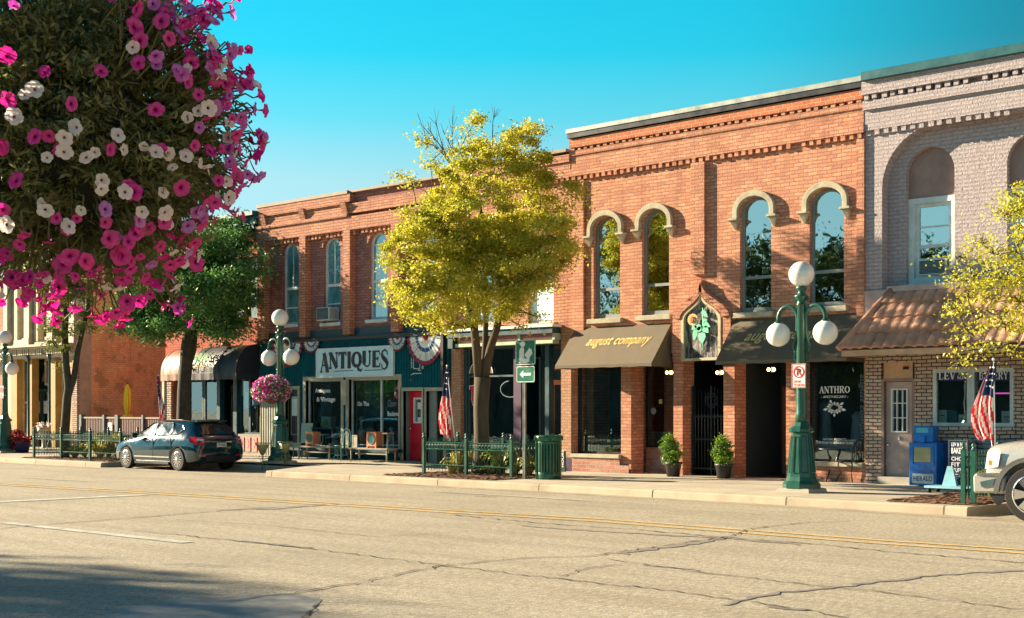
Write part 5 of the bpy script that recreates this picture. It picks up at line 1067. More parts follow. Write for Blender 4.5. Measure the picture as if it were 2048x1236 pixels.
mb = MB(); mb.box(a - .05, b + .4, 26.3, 26.5, .1, .3); mb.build('door_step', M['concrete'], BK)
mb = MB(); mb.box(wx0 - .04, wx1 + .04, 26.44, 26.499, wz0 - .14, wz0 - .004)
mb.build('brick_sill', M['brick_white'], BK)
xm0, xm1 = WX(1936), WX(1951)
SW_ = []
for a, b in ((wx0, xm0 + .05), (xm0 + .052, wx1), (wx1 + 1.0, wx1 + 2.6)): SW_.append(shopwin(BK, a, b, wz0, wz1, 26.5, M['frame_white'], .075))
interior(BK, EX0 + .35, EX1 - .35, .15, lz + .1, 26.82, 29.5, M['tealin'])
for w_, (p0, p1) in zip(SW_[:2], ((1873, 1933), (1954, 2022))):
    x0, x1 = WX(p0, 26.52), WX(p1, 26.52); z0, z1 = WZ((p0 + p1) / 2, 762, 26.52), WZ((p0 + p1) / 2, 741, 26.52)
    mb = MB(); mb.quad((x0, 26.53, z0), (x1, 26.53, z0), (x1, 26.53, z1), (x0, 26.53, z1)); bd = mb.build('name_band', M['navy'], w_, fixn=False)
    if p0 < 1900:
        serif('lettering', 'LEV', M['white_letter'], bd, (x0 + .04, 26.526, z0 + .035), X3, Z3, .37, .15)
        serif('lettering', 'AND', M['white_letter'], bd, (x0 + .46, 26.526, z0 + .125), X3, Z3, .15, .06); serif('lettering', 'SON', M['white_letter'], bd, (x0 + .44, 26.526, z0 + .03), X3, Z3, .2, .08)
    else: serif('lettering', 'BAKERY', M['white_letter'], bd, (x0 + .04, 26.526, z0 + .035), X3, Z3, x1 - x0 - .1, .15)
def carton(label, px0, px1, py0, py1, y, d=.3, m_='paper'):
    x0, x1 = WX(px0, y), WX(px1, y); z0, z1 = WZ((px0 + px1) / 2, py1, y), WZ((px0 + px1) / 2, py0, y)
    t = thing('carton', label, 'box', (x0, y, z0), 'cartons on the bakery window ledge'); mb = MB(); mb.box(x0, x1, y, y + d, z0, z1); mb.build('body', M[m_], t)
    mb = MB(); mb.box(x0 + .05, x1 - .05, y - .004, y - .001, z0 + (z1 - z0) * .55, z0 + (z1 - z0) * .62); mb.box(x0 + .08, x1 - .08, y - .004, y - .001, z0 + (z1 - z0) * .36, z0 + (z1 - z0) * .42); mb.build('printing', M['frame_dark'], t)
carton('tall white carton at the left end of the bakery window', 1877, 1893, 820, 846, 26.72); carton('grey green carton next to the tall white one', 1894, 1914, 821, 846, 26.75, m_='skyish'); carton('lower white carton by the window mullion', 1917, 1938, 829, 850, 26.70)
carton('large white printed carton behind the flag', 2003, 2024, 822, 851, 26.70)
led = thing('ledge_shelf', 'low shelf carrying cartons inside the bakery windows', 'shelf', (wx0, 26.6, wz0)); mb = MB(); mb.box(wx0, wx1, 26.6, 27.1, wz0 + .02, wz0 + .06); mb.build('board', M['frame_white'], led)
mb = MB(); x, z = W(2012, 786, 27.2); mb.box(x - .3, x + .3, 27.2, 27.22, z - .02, z + .01); ne = thing('neon_sign', 'small pink neon bar glowing inside the bakery window', 'sign', (x, 27.2, z)); mb.build('tube', M['neon'], ne)
# clay tile roof over the bakery
RYF = 25.3; rz0 = WZ(1690, 701, RYF); rzt = WZ(1790, 583); rx0 = WX(1681, RYF); rxt = WX(1790); rx1 = EX1
CT = thing('tile_roof', 'brown clay tile canopy roof over the bakery front', 'roof', (rx0, RYF, rz0))
tile = plain('clay_roof_tile', (.54, .28, .185), .75, var=.4, scale=2.5, fine=30)
rows = 4; mb = MB(); tw = .235
def rp(x, t, lift=0):
    y = RYF + (26.43 - RYF) * t; z = rz0 + (rzt - rz0) * t; return (x, y - .02 - lift * .8, z + lift * .7)
for r in range(rows):
    t0, t1 = r / rows, (r + 1) / rows + .03; n = int((rx1 - rx0) / tw * 6); vs = []
    for i in range(n + 1):
        x = rx0 + i * tw / 6; ph = 2 * PI * ((x - rx0) / tw); wv = .045 * abs(math.sin(ph / 2)) ** .7 + .012
        rg = random.Random(r * 991 + int((x - rx0) / tw)).uniform(-.008, .008)
        vs.append((x, wv + .05 + rg, wv + rg))
    b = len(mb.v)
    for (x, l0, l1) in vs: mb.v += [rp(x, t0, l0 - .045), rp(x, t0, l0), rp(x, min(t1, 1.02), l1)]
    for i in range(n):
        if vs[i][0] < rx0 + (rxt - rx0) * (t0 + .01): continue
        for k in (0, 1): mb.f.append((b + 3 * i + k, b + 3 * i + 3 + k, b + 3 * i + 4 + k, b + 3 * i + 1 + k)); mb.mi.append(0); mb.sm.append(k == 1)
mb.build('tiles', tile, CT, fixn=False)
mb = MB(); mb.tube([rp(rx0 - .02, 0, .05), rp(rx0 + (rxt - rx0) * .5, .5, .06), rp(rxt, 1, .05)], .075, 8); mb.build('hip_tile', tile, CT)
mb = MB(); mb.add([rp(rx0, 0), rp(rxt, 1), (rx0, 26.43, rz0), (rx1, 26.43, rz0), rp(rx1, 0), rp(rx1, 1)], [(0, 1, 2), (0, 4, 5, 1), (0, 2, 3, 4)]); mb.build('roof_deck', M['pink_dark'], CT, fixn=False)
mb = MB(); mb.box(rxt - .1, rx1, 26.3, 26.44, rzt - .02, rzt + .1); mb.build('flashing', M['pinkish'], CT)
mb = MB(); mb.box(rx0 + .03, rx1, RYF - .02, RYF + .06, rz0 - .12, rz0 - .005); mb.box(rx0 + .03, rx0 + .1, RYF + .06, 26.43, rz0 - .12, rz0 - .005); mb.build('fascia', M['peach_panel'], CT)
# ================================================================ trees
import numpy as np
def px3(px, py, X0, Y0, dd=0.):
    """world point seen at a photo pixel, at the depth of the ground point X0, Y0 (plus dd)"""
    t = DEPTH(X0, Y0) + dd; u = (px - 1024) / FPX
    return Vector((t * (u * CC - SS), t * (u * SS + CC), EYE - t * (py - HOR) / FPX))
def leaves(name, blobs, mat, parent, per, size, seed=1, clump=.16, nclump=None, aspect=.62, flat=.5, shell_=.55):
    """many small leaf faces in clumps through the crown's volume; blobs: (centre, radius)"""
    rg = np.random.default_rng(seed); P = []
    for c, r in blobs:
        n = int(per * r ** 2.2); k = nclump or max(3, int(26 * r ** 2))
        d = rg.normal(size=(k, 3)); d /= np.linalg.norm(d, axis=1)[:, None]; rad = r * (rg.uniform(shell_ ** 3, 1, k) ** (1 / 3))[:, None]
        cc = np.array(c) + d * rad * np.array([1, 1, .85])
        idx = rg.integers(0, k, n); cs = clump * rg.uniform(.5, 1.25, k)
        P.append(cc[idx] + rg.normal(size=(n, 3)) * cs[idx][:, None] * np.array([1, 1, .55]))
    P = np.concatenate(P); n = len(P)
    nr = rg.normal(size=(n, 3)) * (1 - flat) + np.array([0, 0, flat]); nr /= np.linalg.norm(nr, axis=1)[:, None]
    a = rg.normal(size=(n, 3)); a -= nr * (a * nr).sum(1)[:, None]; a /= np.linalg.norm(a, axis=1)[:, None]; b = np.cross(nr, a)
    s = size * rg.uniform(.6, 1.35, n)[:, None]
    V = np.stack([P - a * s * .5, P + b * s * aspect * .5 + nr * s * .1, P + a * s * .55 - nr * s * .12, P - b * s * aspect * .5 + nr * s * .1], 1).reshape(-1, 3)
    off = wloc(parent); V -= np.array([off.x, off.y, off.z])
    me = bpy.data.meshes.new(name); me.vertices.add(4 * n); me.vertices.foreach_set('co', V.ravel())
    me.loops.add(4 * n); me.polygons.add(n); me.loops.foreach_set('vertex_index', np.arange(4 * n)); me.polygons.foreach_set('loop_start', np.arange(n) * 4); me.polygons.foreach_set('loop_total', np.full(n, 4))
    me.update(calc_edges=True); me.materials.append(mat); o = bpy.data.objects.new(name, me); COL.objects.link(o); o.parent = parent; return o
def limbs(blobs, forks, r0, mb, jit=.12, twigs=3, seed=3):
    rr = random.Random(seed); nodes = [(Vector(f), r) for f, r in forks]; f0 = nodes[0][0]
    for c, r in sorted(blobs, key=lambda q: (Vector(q[0]) - f0).length):
        c = Vector(c); best = min(nodes, key=lambda q: (q[0] - c).length + (0 if q[0].z < c.z + .3 else 2.))
        p, rad = best; ra = max(.012, rad * .68); mid = p.lerp(c, .5) + Vector((rr.uniform(-1, 1), rr.uniform(-1, 1), rr.uniform(-.2, 1))) * jit * (c - p).length
        mb.tube([p, p.lerp(mid, .5) + Vector((rr.uniform(-.03, .03),) * 3), mid, mid.lerp(c, .5), c], [rad * .8, ra * .95, ra * .85, ra * .7, ra * .55], 6, cap=False)
        nodes += [(mid, ra * .8), (c, ra * .6)]
        for k in range(twigs):
            d = Vector((rr.gauss(0, 1), rr.gauss(0, 1), rr.gauss(.3, .8))).normalized() * r * rr.uniform(.6, 1.05)
            mb.tube([c, c + d * .5 + Vector((0, 0, .05)), c + d], [ra * .4, .010, .005], 4, cap=False)
M['leaf_yellow'] = leafmat('yellow_green_leaves', (.60, .55, .05), (.42, .45, .04), (.70, .61, .09), .5, .9, 11)
M['leaf_green'] = leafmat('dark_green_leaves', (.05, .19, .06), (.10, .25, .06), (.20, .32, .06), .35, 1.1, 9)
M['leaf_ivy'] = leafmat('mixed_ivy_leaves', (.12, .18, .04), (.28, .28, .05), (.07, .13, .03), .4, 2.0, 9)
M['leaf_far'] = leafmat('plain_green_leaves', (.05, .10, .03), (.08, .13, .03), (.03, .07, .02), .3, .6, 3)
def tree(name, label, X, Y, trunk, blobpx, ydepth, lm, per, size, seed, forks=None, bark='bark', extra=None, cl_=.16, **kw):
    g = SW(X, Y) if Y > 20 else .12
    t = thing(name, label, 'tree', (X, Y, g)); rr = random.Random(seed)
    D = [px3(x, y, X, Y, rr.uniform(*ydepth)) for x, y, r in blobpx]; sc = DEPTH(X, Y) / FPX
    bl = [(tuple(d), r * sc) for d, (x, y, r) in zip(D, blobpx)]
    mb = MB()
    for pts, rs in trunk: mb.tube([px3(x, y, X, Y, dd) for x, y, dd in pts], [r * sc for r in rs], 12)
    fk = [(px3(x, y, X, Y), r * sc) for x, y, r in forks]
    limbs(bl, fk, .1, mb, seed=seed, **kw)
    if extra: extra(mb, X, Y)
    mb.build('trunk', M[bark], t, fixn=False)
    leaves('crown', bl, M[lm], t, per, size, seed, clump=cl_); return t, bl
# yellow tree
YX, YY = -22.75, 23.0
yb = [(945, 252, 24), (920, 300, 26), (975, 285, 30), (1040, 275, 34), (1075, 295, 34), (1000, 320, 40), (950, 335, 44), (1060, 345, 42), (840, 283, 15), (860, 325, 16), (800, 353, 12), (822, 362, 10), (905, 355, 30),
      (860, 395, 28), (910, 400, 46), (970, 400, 60), (1035, 400, 60), (1080, 425, 46), (930, 500, 58), (1010, 500, 62), (1075, 500, 50), (1100, 470, 40), (840, 480, 46), (815, 560, 34), (915, 565, 50), (990, 575, 52), (1055, 555, 44), (850, 615, 34), (905, 440, 50), (1020, 290, 34), (880, 425, 40), (1095, 375, 34), (1135, 375, 24), (1150, 395, 18), (835, 440, 36), (880, 460, 50), (945, 465, 60), (1010, 470, 58), (1070, 460, 44), (1115, 455, 24), (1130, 490, 20),
      (800, 490, 28), (790, 525, 22), (840, 520, 44), (900, 530, 55), (970, 535, 60), (1040, 535, 52), (1095, 525, 38), (1140, 505, 18), (785, 580, 20), (830, 580, 38), (885, 590, 42), (945, 595, 44), (1005, 595, 44), (1060, 580, 34), (1090, 560, 28),
      (825, 620, 22), (875, 635, 22), (860, 658, 16), (905, 655, 18), (935, 640, 20), (1000, 640, 20), (1030, 615, 18), (1070, 632, 13), (1045, 655, 10), (780, 600, 10)]
def bare(mb, X, Y):
    rr = random.Random(5); b0 = px3(912, 345, X, Y)
    for (x, y) in ((838, 245), (850, 250), (870, 240), (885, 260), (905, 232), (842, 265), (895, 290), (860, 285), (990, 220), (880, 300)):
        s = b0 if x < 950 else px3(985, 290, X, Y); e = px3(x, y, X, Y, rr.uniform(-.4, .4)); m = s.lerp(e, .5) + Vector((rr.uniform(-.1, .1), 0, rr.uniform(-.05, .12)))
        mb.tube([s, m, e], [.02, .011, .005], 4, cap=False)
        for k in range(6):
            q = m.lerp(e, rr.uniform(0, .9)); d = (e - s).normalized() * rr.uniform(.12, .35) + Vector((rr.uniform(-.2, .2), rr.uniform(-.1, .1), rr.uniform(-.1, .2))); mb.tube([q, q + d], [.007, .004], 3, cap=False)
tree('street_tree', 'yellow green maple with a bare twig patch at its crown in the middle fenced bed', YX, YY,
     [([(962, 950, 0), (964, 900, 0), (962, 820, 0), (965, 755, 0)], [22, 16, 15.5, 17]), ([(958, 770, 0), (953, 700, 0), (948, 650, -.1), (935, 600, -.2), (915, 500, -.2)], [9, 9, 8, 6.5, 4]), ([(968, 765, 0), (980, 700, .1), (994, 655, .1), (1006, 600, .2), (1040, 480, .3)], [9, 8.5, 7.5, 6.5, 4]), ([(966, 760, 0), (970, 690, .2), (973, 600, .2), (970, 480, 0), (950, 350, -.1)], [6, 6, 5.5, 5, 3])],
     yb, (-2.3, .0), 'leaf_yellow', 8000, .072, 11, [(945, 650, 8), (1005, 640, 8), (972, 580, 7), (960, 470, 6), (915, 500, 5), (1040, 480, 5), (950, 350, 4)], extra=bare)
GX, GY = -37.3, 24.4
gb = [(472, 448, 20), (500, 455, 14), (440, 452, 16), (425, 480, 28), (470, 490, 24), (395, 520, 34), (440, 525, 36), (485, 530, 30), (512, 545, 16), (350, 540, 36), (300, 540, 34), (330, 590, 38), (390, 580, 40), (445, 580, 42), (490, 590, 26), (285, 600, 30), (262, 635, 18), (242, 660, 11), (300, 645, 28), (350, 640, 30), (405, 640, 38), (455, 635, 34), (480, 640, 20), (430, 655, 20), (310, 665, 18), (380, 480, 30), (340, 490, 30), (470, 670, 14), (280, 620, 34), (320, 655, 28), (345, 605, 36), (265, 580, 26), (240, 625, 16), (450, 500, 34), (415, 540, 44), (460, 590, 44)]
tree('street_tree', 'dense dark green tree in front of the red brick restaurant', GX, GY, [([(366, 925, 0), (366, 860, 0), (368, 780, 0), (374, 700, 0), (380, 640, 0), (385, 560, 0)], [18, 13.5, 13, 13, 9, 6]), ([(376, 740, 0), (388, 700, 0), (392, 660, 0)], [6, 5, 4])],
     gb, (-2.6, .2), 'leaf_green', 8500, .095, 23, [(378, 660, 8), (384, 600, 7), (350, 600, 5)], bark='bark_dark', cl_=.26)
IX, IY = -39.6, 22.9
ib = [(110, 580, 14), (125, 600, 18), (100, 600, 9), (140, 620, 14), (112, 640, 14), (98, 655, 9), (120, 668, 14), (108, 690, 12), (125, 700, 10), (150, 660, 10), (120, 722, 8), (165, 650, 10), (180, 628, 14), (196, 635, 9), (150, 585, 16), (60, 570, 14), (35, 565, 12), (90, 570, 10), (175, 600, 12), (140, 560, 20), (185, 575, 16), (190, 660, 8), (110, 548, 20)]
tree('street_tree', 'slender forked tree wrapped in ivy in front of the cream building', IX, IY, [([(129, 925, 0), (130, 860, 0), (134, 800, 0), (137, 775, 0), (131, 720, 0), (129, 660, 0), (133, 610, 0), (128, 540, 0), (120, 470, .1)], [10, 9, 8.5, 8, 7, 7, 6, 5, 4]), ([(137, 790, 0), (147, 760, 0), (156, 700, 0), (166, 655, 0), (175, 620, 0), (185, 520, 0)], [6.5, 6, 5.5, 5, 4, 3])],
     ib, (-.35, .35), 'leaf_ivy', 9000, .08, 31, [(131, 700, 4), (130, 640, 4), (133, 600, 4), (170, 640, 3), (128, 540, 3)], bark='bark_dark')
RX, RY = -7.9, 23.3
rb_ = [(2040, 395, 26), (2075, 420, 40), (2010, 430, 20), (2050, 460, 26), (1965, 490, 20), (1990, 510, 24), (2035, 505, 22), (1925, 520, 18), (1905, 550, 15), (1950, 555, 20), (2000, 560, 24), (2050, 555, 26), (1935, 595, 22), (1985, 600, 20), (2040, 605, 26), (1905, 620, 15), (1960, 640, 18), (2010, 650, 20), (2060, 650, 30), (1925, 665, 15), (1985, 690, 12), (1912, 705, 11), (1938, 725, 10), (1965, 705, 12), (2030, 700, 14), (2110, 520, 60), (2120, 640, 60), (1918, 735, 7), (2120, 400, 50)]
tree('street_tree', 'yellow leaved tree reaching in over the bakery roof from the right', RX, RY, [([(2105, 1010, 0), (2100, 900, 0), (2098, 780, 0), (2100, 650, 0), (2095, 520, 0)], [22, 20, 18, 14, 8])],
     rb_, (-1.7, -.4), 'leaf_yellow', 8500, .060, 41, [(2098, 690, 11), (2098, 600, 10), (2095, 520, 8)], twigs=8)
# trees and a long low building across the street (mirrored in the upper windows; they also shade the near lane)
def far_tree(label, X, Y, h, r, z0, seed, n=9, per=190, size=.3):
    t = thing('shade_tree', label, 'tree', (X, Y, .12)); rr = random.Random(seed); bl = []
    for i in range(n):
        a = rr.uniform(0, 2 * PI); k = rr.uniform(.1, .75); z = z0 + (h - z0) * rr.uniform(.1, .9); bl.append(((X + r * k * math.cos(a), Y + r * k * math.sin(a), z), r * rr.uniform(.38, .6)))
    mb = MB(); mb.tube([(X, Y, .1), (X + .1, Y, z0 * .6), (X, Y + .1, z0 + 1), (X, Y, (z0 + h) / 2)], [.32, .24, .2, .1], 10); limbs(bl, [((X, Y, z0), .14), ((X, Y, (z0 + h) / 2), .1)], .1, mb, twigs=2); mb.build('trunk', M['bark_dark'], t, fixn=False)
    leaves('crown', bl, M['leaf_far'], t, per, size, seed, clump=.45); return t
far_tree('broad shade tree on the near side whose shadow falls across the lane', -38.4, -3.6, 11.0, 2.9, 6.9, 71, 9, 330, .30)
far_tree('tall loose tree mirrored in the second arched window', -45, -9, 14, 3.6, 4, 72, 12)
far_tree('high crowned tree mirrored in the third arched window', -37.0, -10, 13.5, 3.2, 4, 73, 12)
far_tree('lower tree mirrored in the fourth arched window', -31.5, -10, 10, 3.2, 3.5, 74, 9)
far_tree('small tree mirrored in the antiques windows', -66, -9, 7.5, 3.0, 3, 75, 7)
far_tree('thin tree mirrored in the first arched window', -50.0, -9.5, 12, 2.0, 5, 76, 5, 150)
M['obw'] = plain('dark_slate_brick', (.05, .075, .075), .9)
OB = thing('brick_building', 'long low dark brick building across the street mirrored in the windows', 'building', (-75, -16, 0))
hs = [opening(-88 + i * 3.2, -86.6 + i * 3.2, 1, 3.1) for i in range(26)]
wall('wall', M['obw'], [(-90, 0), (-4, 0), (-4, 6.6), (-90, 6.6)], hs, -15.4, -15, OB)
mb = MB(); mb.box(-90, -4, -26, -15.41, 6.1, 6.3); mb.build('roof', M['black'], OB)
for i in range(26): mb = MB(); mb.quad((-88 + i * 3.2, -15.2, 1), (-86.6 + i * 3.2, -15.2, 1), (-86.6 + i * 3.2, -15.2, 3.1), (-88 + i * 3.2, -15.2, 3.1)); mb.build('window', M['frame_dark'], OB, fixn=False)

# ================================================================ street lamps
def make_lamp(label, X, Y, group='green three globe street lamps'):
    g = SW(X, Y) if Y > 15 else .12
    t = thing('street_lamp', label, 'street lamp', (X, Y, g), group)
    o = Vector((X, Y, g))
    mb = MB(); mb.lathe([(.50, 0), (.48, .07), (.44, .075), (.44, .08)], o, 4, PI / 4, sm=False); mb.build('plinth', M['concrete'], t, bevel=.01)
    mb = MB(); mb.lathe([(.36, .08), (.36, .16), (.30, .22), (.27, .30), (.19, 1.13), (.245, 1.16), (.245, 1.2), (.17, 1.26), (.13, 1.34)], o, 8, PI / 8, sm=False)
    for k in range(8):
        a = PI / 8 + 2 * PI * (k + .5) / 8; d = Vector((math.cos(a), math.sin(a), 0)); e = Vector((-d.y, d.x, 0))
        c0, c1 = .262, .188
        for s in (-1, 1): mb.tube([o + d * (c0 - .004) + e * s * .065 + Vector((0, 0, .38)), o + d * (c1 + .004) + e * s * .045 + Vector((0, 0, 1.06))], .008, 4)
        mb.tube([o + d * c0 - e * .065 + Vector((0, 0, .38)), o + d * c0 + e * .065 + Vector((0, 0, .38))], .008, 4); mb.tube([o + d * c1 - e * .045 + Vector((0, 0, 1.06)), o + d * c1 + e * .045 + Vector((0, 0, 1.06))], .008, 4)
    mb.build('base', M['green_iron'], t)
    mb = MB(); mb.lathe([(.13, 1.34), (.105, 1.5), (.085, 3.55), (.10, 3.57), (.10, 3.6), (.085, 3.62), (.08, 3.66), (.13, 3.72), (.15, 3.75), (.09, 3.78), (.06, 3.84), (.10, 3.88), (.11, 3.92), (.08, 3.94)], o, 20); mb.build('post', M['green_iron'], t)
    mb = MB(); mb.ball(o + Vector((0, 0, 4.17)), .245, 28, 18); mb.build('globe', M['globe'], t)
    for s in (-1, 1):
        R = .21; pts = [(s * .085, 2.72), (s * .14, 2.66), (s * .17, 2.78), (s * .10, 3.0), (s * .085, 3.25)] + [(s * (.085 + R - R * math.cos(PI * i / 10)), 3.33 + .24 * math.sin(PI * i / 10)) for i in range(11)] + [(s * (.085 + 2 * R), 3.28)]
        mb = MB(); mb.tube([(X + a, Y, g + b) for a, b in pts], [.022, .024, .028, .032, .036] + [.042] * 12, 8)
        mb.lathe([(.05, .0), (.09, -.05), (.085, -.08)], o + Vector((s * (.085 + 2 * R), 0, 3.30)), 14)
        mb.tube([(X + s * (.11 + .05 * math.cos(a)), Y, g + 2.58 + .07 * math.sin(a)) for a in [2 * PI * i / 12 for i in range(13)]], .014, 5)
        mb.tube([(X + s * (.15 + .035 * math.cos(a)), Y, g + 3.66 + .035 * math.sin(a)) for a in [2 * PI * i / 12 for i in range(13)]], .012, 5); mb.build('arm', M['green_iron'], t)
        mb = MB(); mb.ball(o + Vector((s * (.085 + 2 * R), 0, 3.03)), .235, 28, 18); mb.build('globe', M['globe'], t)
    return t
def lamp_at(px, py): return G(px, py, .15)
L1 = make_lamp('green cast iron lamp with three white globes by the apothecary window', *lamp_at(1603, 984))
LX, LY = -30.25, 23.95
def lcopy(src, label, X, Y):
    c = copy_tree(src); c.location = (X, Y, SW(X, Y) if Y > 15 else .12); c['label'] = label; return c
L2 = lcopy(L1, 'green three globe lamp carrying a flower basket in front of the antiques shop', LX, LY)
L3 = lcopy(L1, 'green three globe lamp at the far left before the cream building', *lamp_at(10, 908))
# no parking signs
def circ(cx, cz, r, n=20): return [(cx + r * math.cos(2 * PI * i / n), cz + r * math.sin(2 * PI * i / n)) for i in range(n)]
def nopark(label, X, Y, z, lines):
    t = thing('parking_sign', label, 'sign', (X, Y, z), 'no parking signs strapped to lamps'); w, h = .30, .46; x0 = X - w / 2 + .02
    mb = MB(); mb.prism([(x0, z), (x0 + w, z), (x0 + w, z + h), (x0, z + h)], Y - .14, Y - .135); mb.build('plate', M['paper'], t)
    mb = MB(); ring(mb, [(x0 + .018, z + .018), (x0 + w - .018, z + .018), (x0 + w - .018, z + h - .018), (x0 + .018, z + h - .018)], [(x0 + .006, z + .006), (x0 + w - .006, z + .006), (x0 + w - .006, z + h - .006), (x0 + .006, z + h - .006)], Y - .143, Y - .141)
    c = (x0 + w / 2, z + h * .66); ring(mb, circ(*c, .092), circ(*c, .115), Y - .146, Y - .142); mb.ribbon([(-.07, .075), (.07, -.075)], .024, Vector((c[0], Y - .149, c[1])), X3, Z3); mb.build('red_ring', M['red'], t, fixn=False)
    text('letter', 'P', M['ink'], t, (c[0] - .042, Y - .1445, c[1] - .068), X3, Z3, .09, .135, bold=.04)
    text('times', lines, M['red'], t, (x0 + .04, Y - .145, z + .03), X3, Z3, .22, .12, bold=.03)
    mb = MB(); mb.box(X - .1, X + .1, Y - .134, Y - .02, z + .1, z + .13); mb.box(X - .1, X + .1, Y - .134, Y - .02, z + .36, z + .39); mb.build('strap', M['steel'], t)
x, y = lamp_at(1603, 984); nopark('white and red no parking plate on the lamp by the apothecary', x, y, WZ(1608, 776, y), '3:00 AM\nTO 5:00 AM')
x, y = lamp_at(10, 908); nopark('white and red no parking plate on the far left lamp', x, y, WZ(12, 797, y), '3:00 AM\nTO 5:00 AM')

# ================================================================ flower baskets
M['petal_m'] = leafmat('magenta_petal', (.74, .008, .30), (.62, .008, .34), (.82, .02, .24), .5, 6, 30)
M['petal_w'] = leafmat('white_petal', (.86, .78, .74), (.78, .70, .72), (.9, .8, .7), .5, 6, 30)
M['petal_v'] = leafmat('violet_petal', (.55, .20, .66), (.60, .03, .46), (.62, .30, .68), .5, 6, 30)
M['throat'] = plain('dark_throat', (.16, .005, .08), .6); M['throat_w'] = plain('purple_throat', (.30, .12, .22), .6)
M['leaf_pet'] = leafmat('petunia_leaves', (.07, .115, .035), (.20, .20, .06), (.34, .30, .09), .5, 5, 40)
def blossom_mesh(name, pm, tm, seed):
    rr = random.Random(seed); bm_ = MB(); n = 30; rings = [(.0, -.55), (.12, -.5), (.18, -.2), (.45, .02), (.8, .09), (1., .04)]; vs = []
    for j, (r, z) in enumerate(rings):
        for i in range(n):
            a = 2 * PI * i / n; lob = (.84 + .16 * abs(math.sin(2.5 * a)) ** .45 if j > 3 else 1) + (rr.uniform(-.03, .03) if j == 5 else 0); w = (.06 * math.cos(5 * a + .8) + rr.uniform(-.03, .03)) * (j > 3)
            vs.append((r * lob * math.cos(a), r * lob * math.sin(a), z + w))
    for j in range(len(rings) - 1):
        for i in range(n): bm_.f.append((j * n + i, j * n + (i + 1) % n, (j + 1) * n + (i + 1) % n, (j + 1) * n + i)); bm_.mi.append(1 if j < 2 else 0); bm_.sm.append(True)
    bm_.v = vs; b = len(bm_.v); k = 8
    tb = [(.17, -.25), (.10, -.8), (.06, -1.25)]
    for r, z in tb:
        for i in range(k): a = 2 * PI * i / k; bm_.v.append((r * math.cos(a), r * math.sin(a), z))
    for j in range(2):
        for i in range(k): bm_.f.append((b + j * k + i, b + j * k + (i + 1) % k, b + (j + 1) * k + (i + 1) % k, b + (j + 1) * k + i)); bm_.mi.append(0); bm_.sm.append(True)
    me = bpy.data.meshes.new(name); me.from_pydata(bm_.v, [], bm_.f); me.materials.append(pm); me.materials.append(tm); me.polygons.foreach_set('material_index', bm_.mi); me.polygons.foreach_set('use_smooth', bm_.sm); me.update(); return me
BM_ = {k: [blossom_mesh('blossom', M[p], M[t_], s) for s in (1, 2, 3)] for k, p, t_ in (('m', 'petal_m', 'throat'), ('w', 'petal_w', 'throat_w'), ('v', 'petal_v', 'throat'))}
FW = Vector((-SS, CC, 0)); RT = Vector((CC, SS, 0)); NBD = 3.75
BC = Vector((0, 0, EYE)) + FW * NBD + RT * ((135 - 1024) / FPX * NBD) + Vector((0, 0, (HOR - 262) / FPX * NBD)); BR = (.495, .48, .485)
NB_ = thing('flower_basket', 'huge near basket of magenta and white petunias filling the upper left corner', 'flower basket', tuple(BC))
def ell(px, py):
    """point of the basket's surface seen at a pixel"""
    d = (FW + RT * ((px - 1024) / FPX) + Vector((0, 0, -(py - HOR) / FPX))).normalized(); o = Vector((0, 0, EYE)) - BC
    def sc(v): return Vector((v.dot(RT) / BR[0], v.dot(FW) / BR[1], v.z / BR[2]))
    a, b = sc(o), sc(d); A = b.dot(b); B = a.dot(b); C_ = a.dot(a) - 1; q = B * B - A * C_
    t = (-B - math.sqrt(q)) / A if q > 0 else -B / A
    p = o + d * t; s_ = sc(p); nrm = (RT * (s_[0] / BR[0]) + FW * (s_[1] / BR[1]) + Z3 * (s_[2] / BR[2])).normalized(); return BC + p, nrm
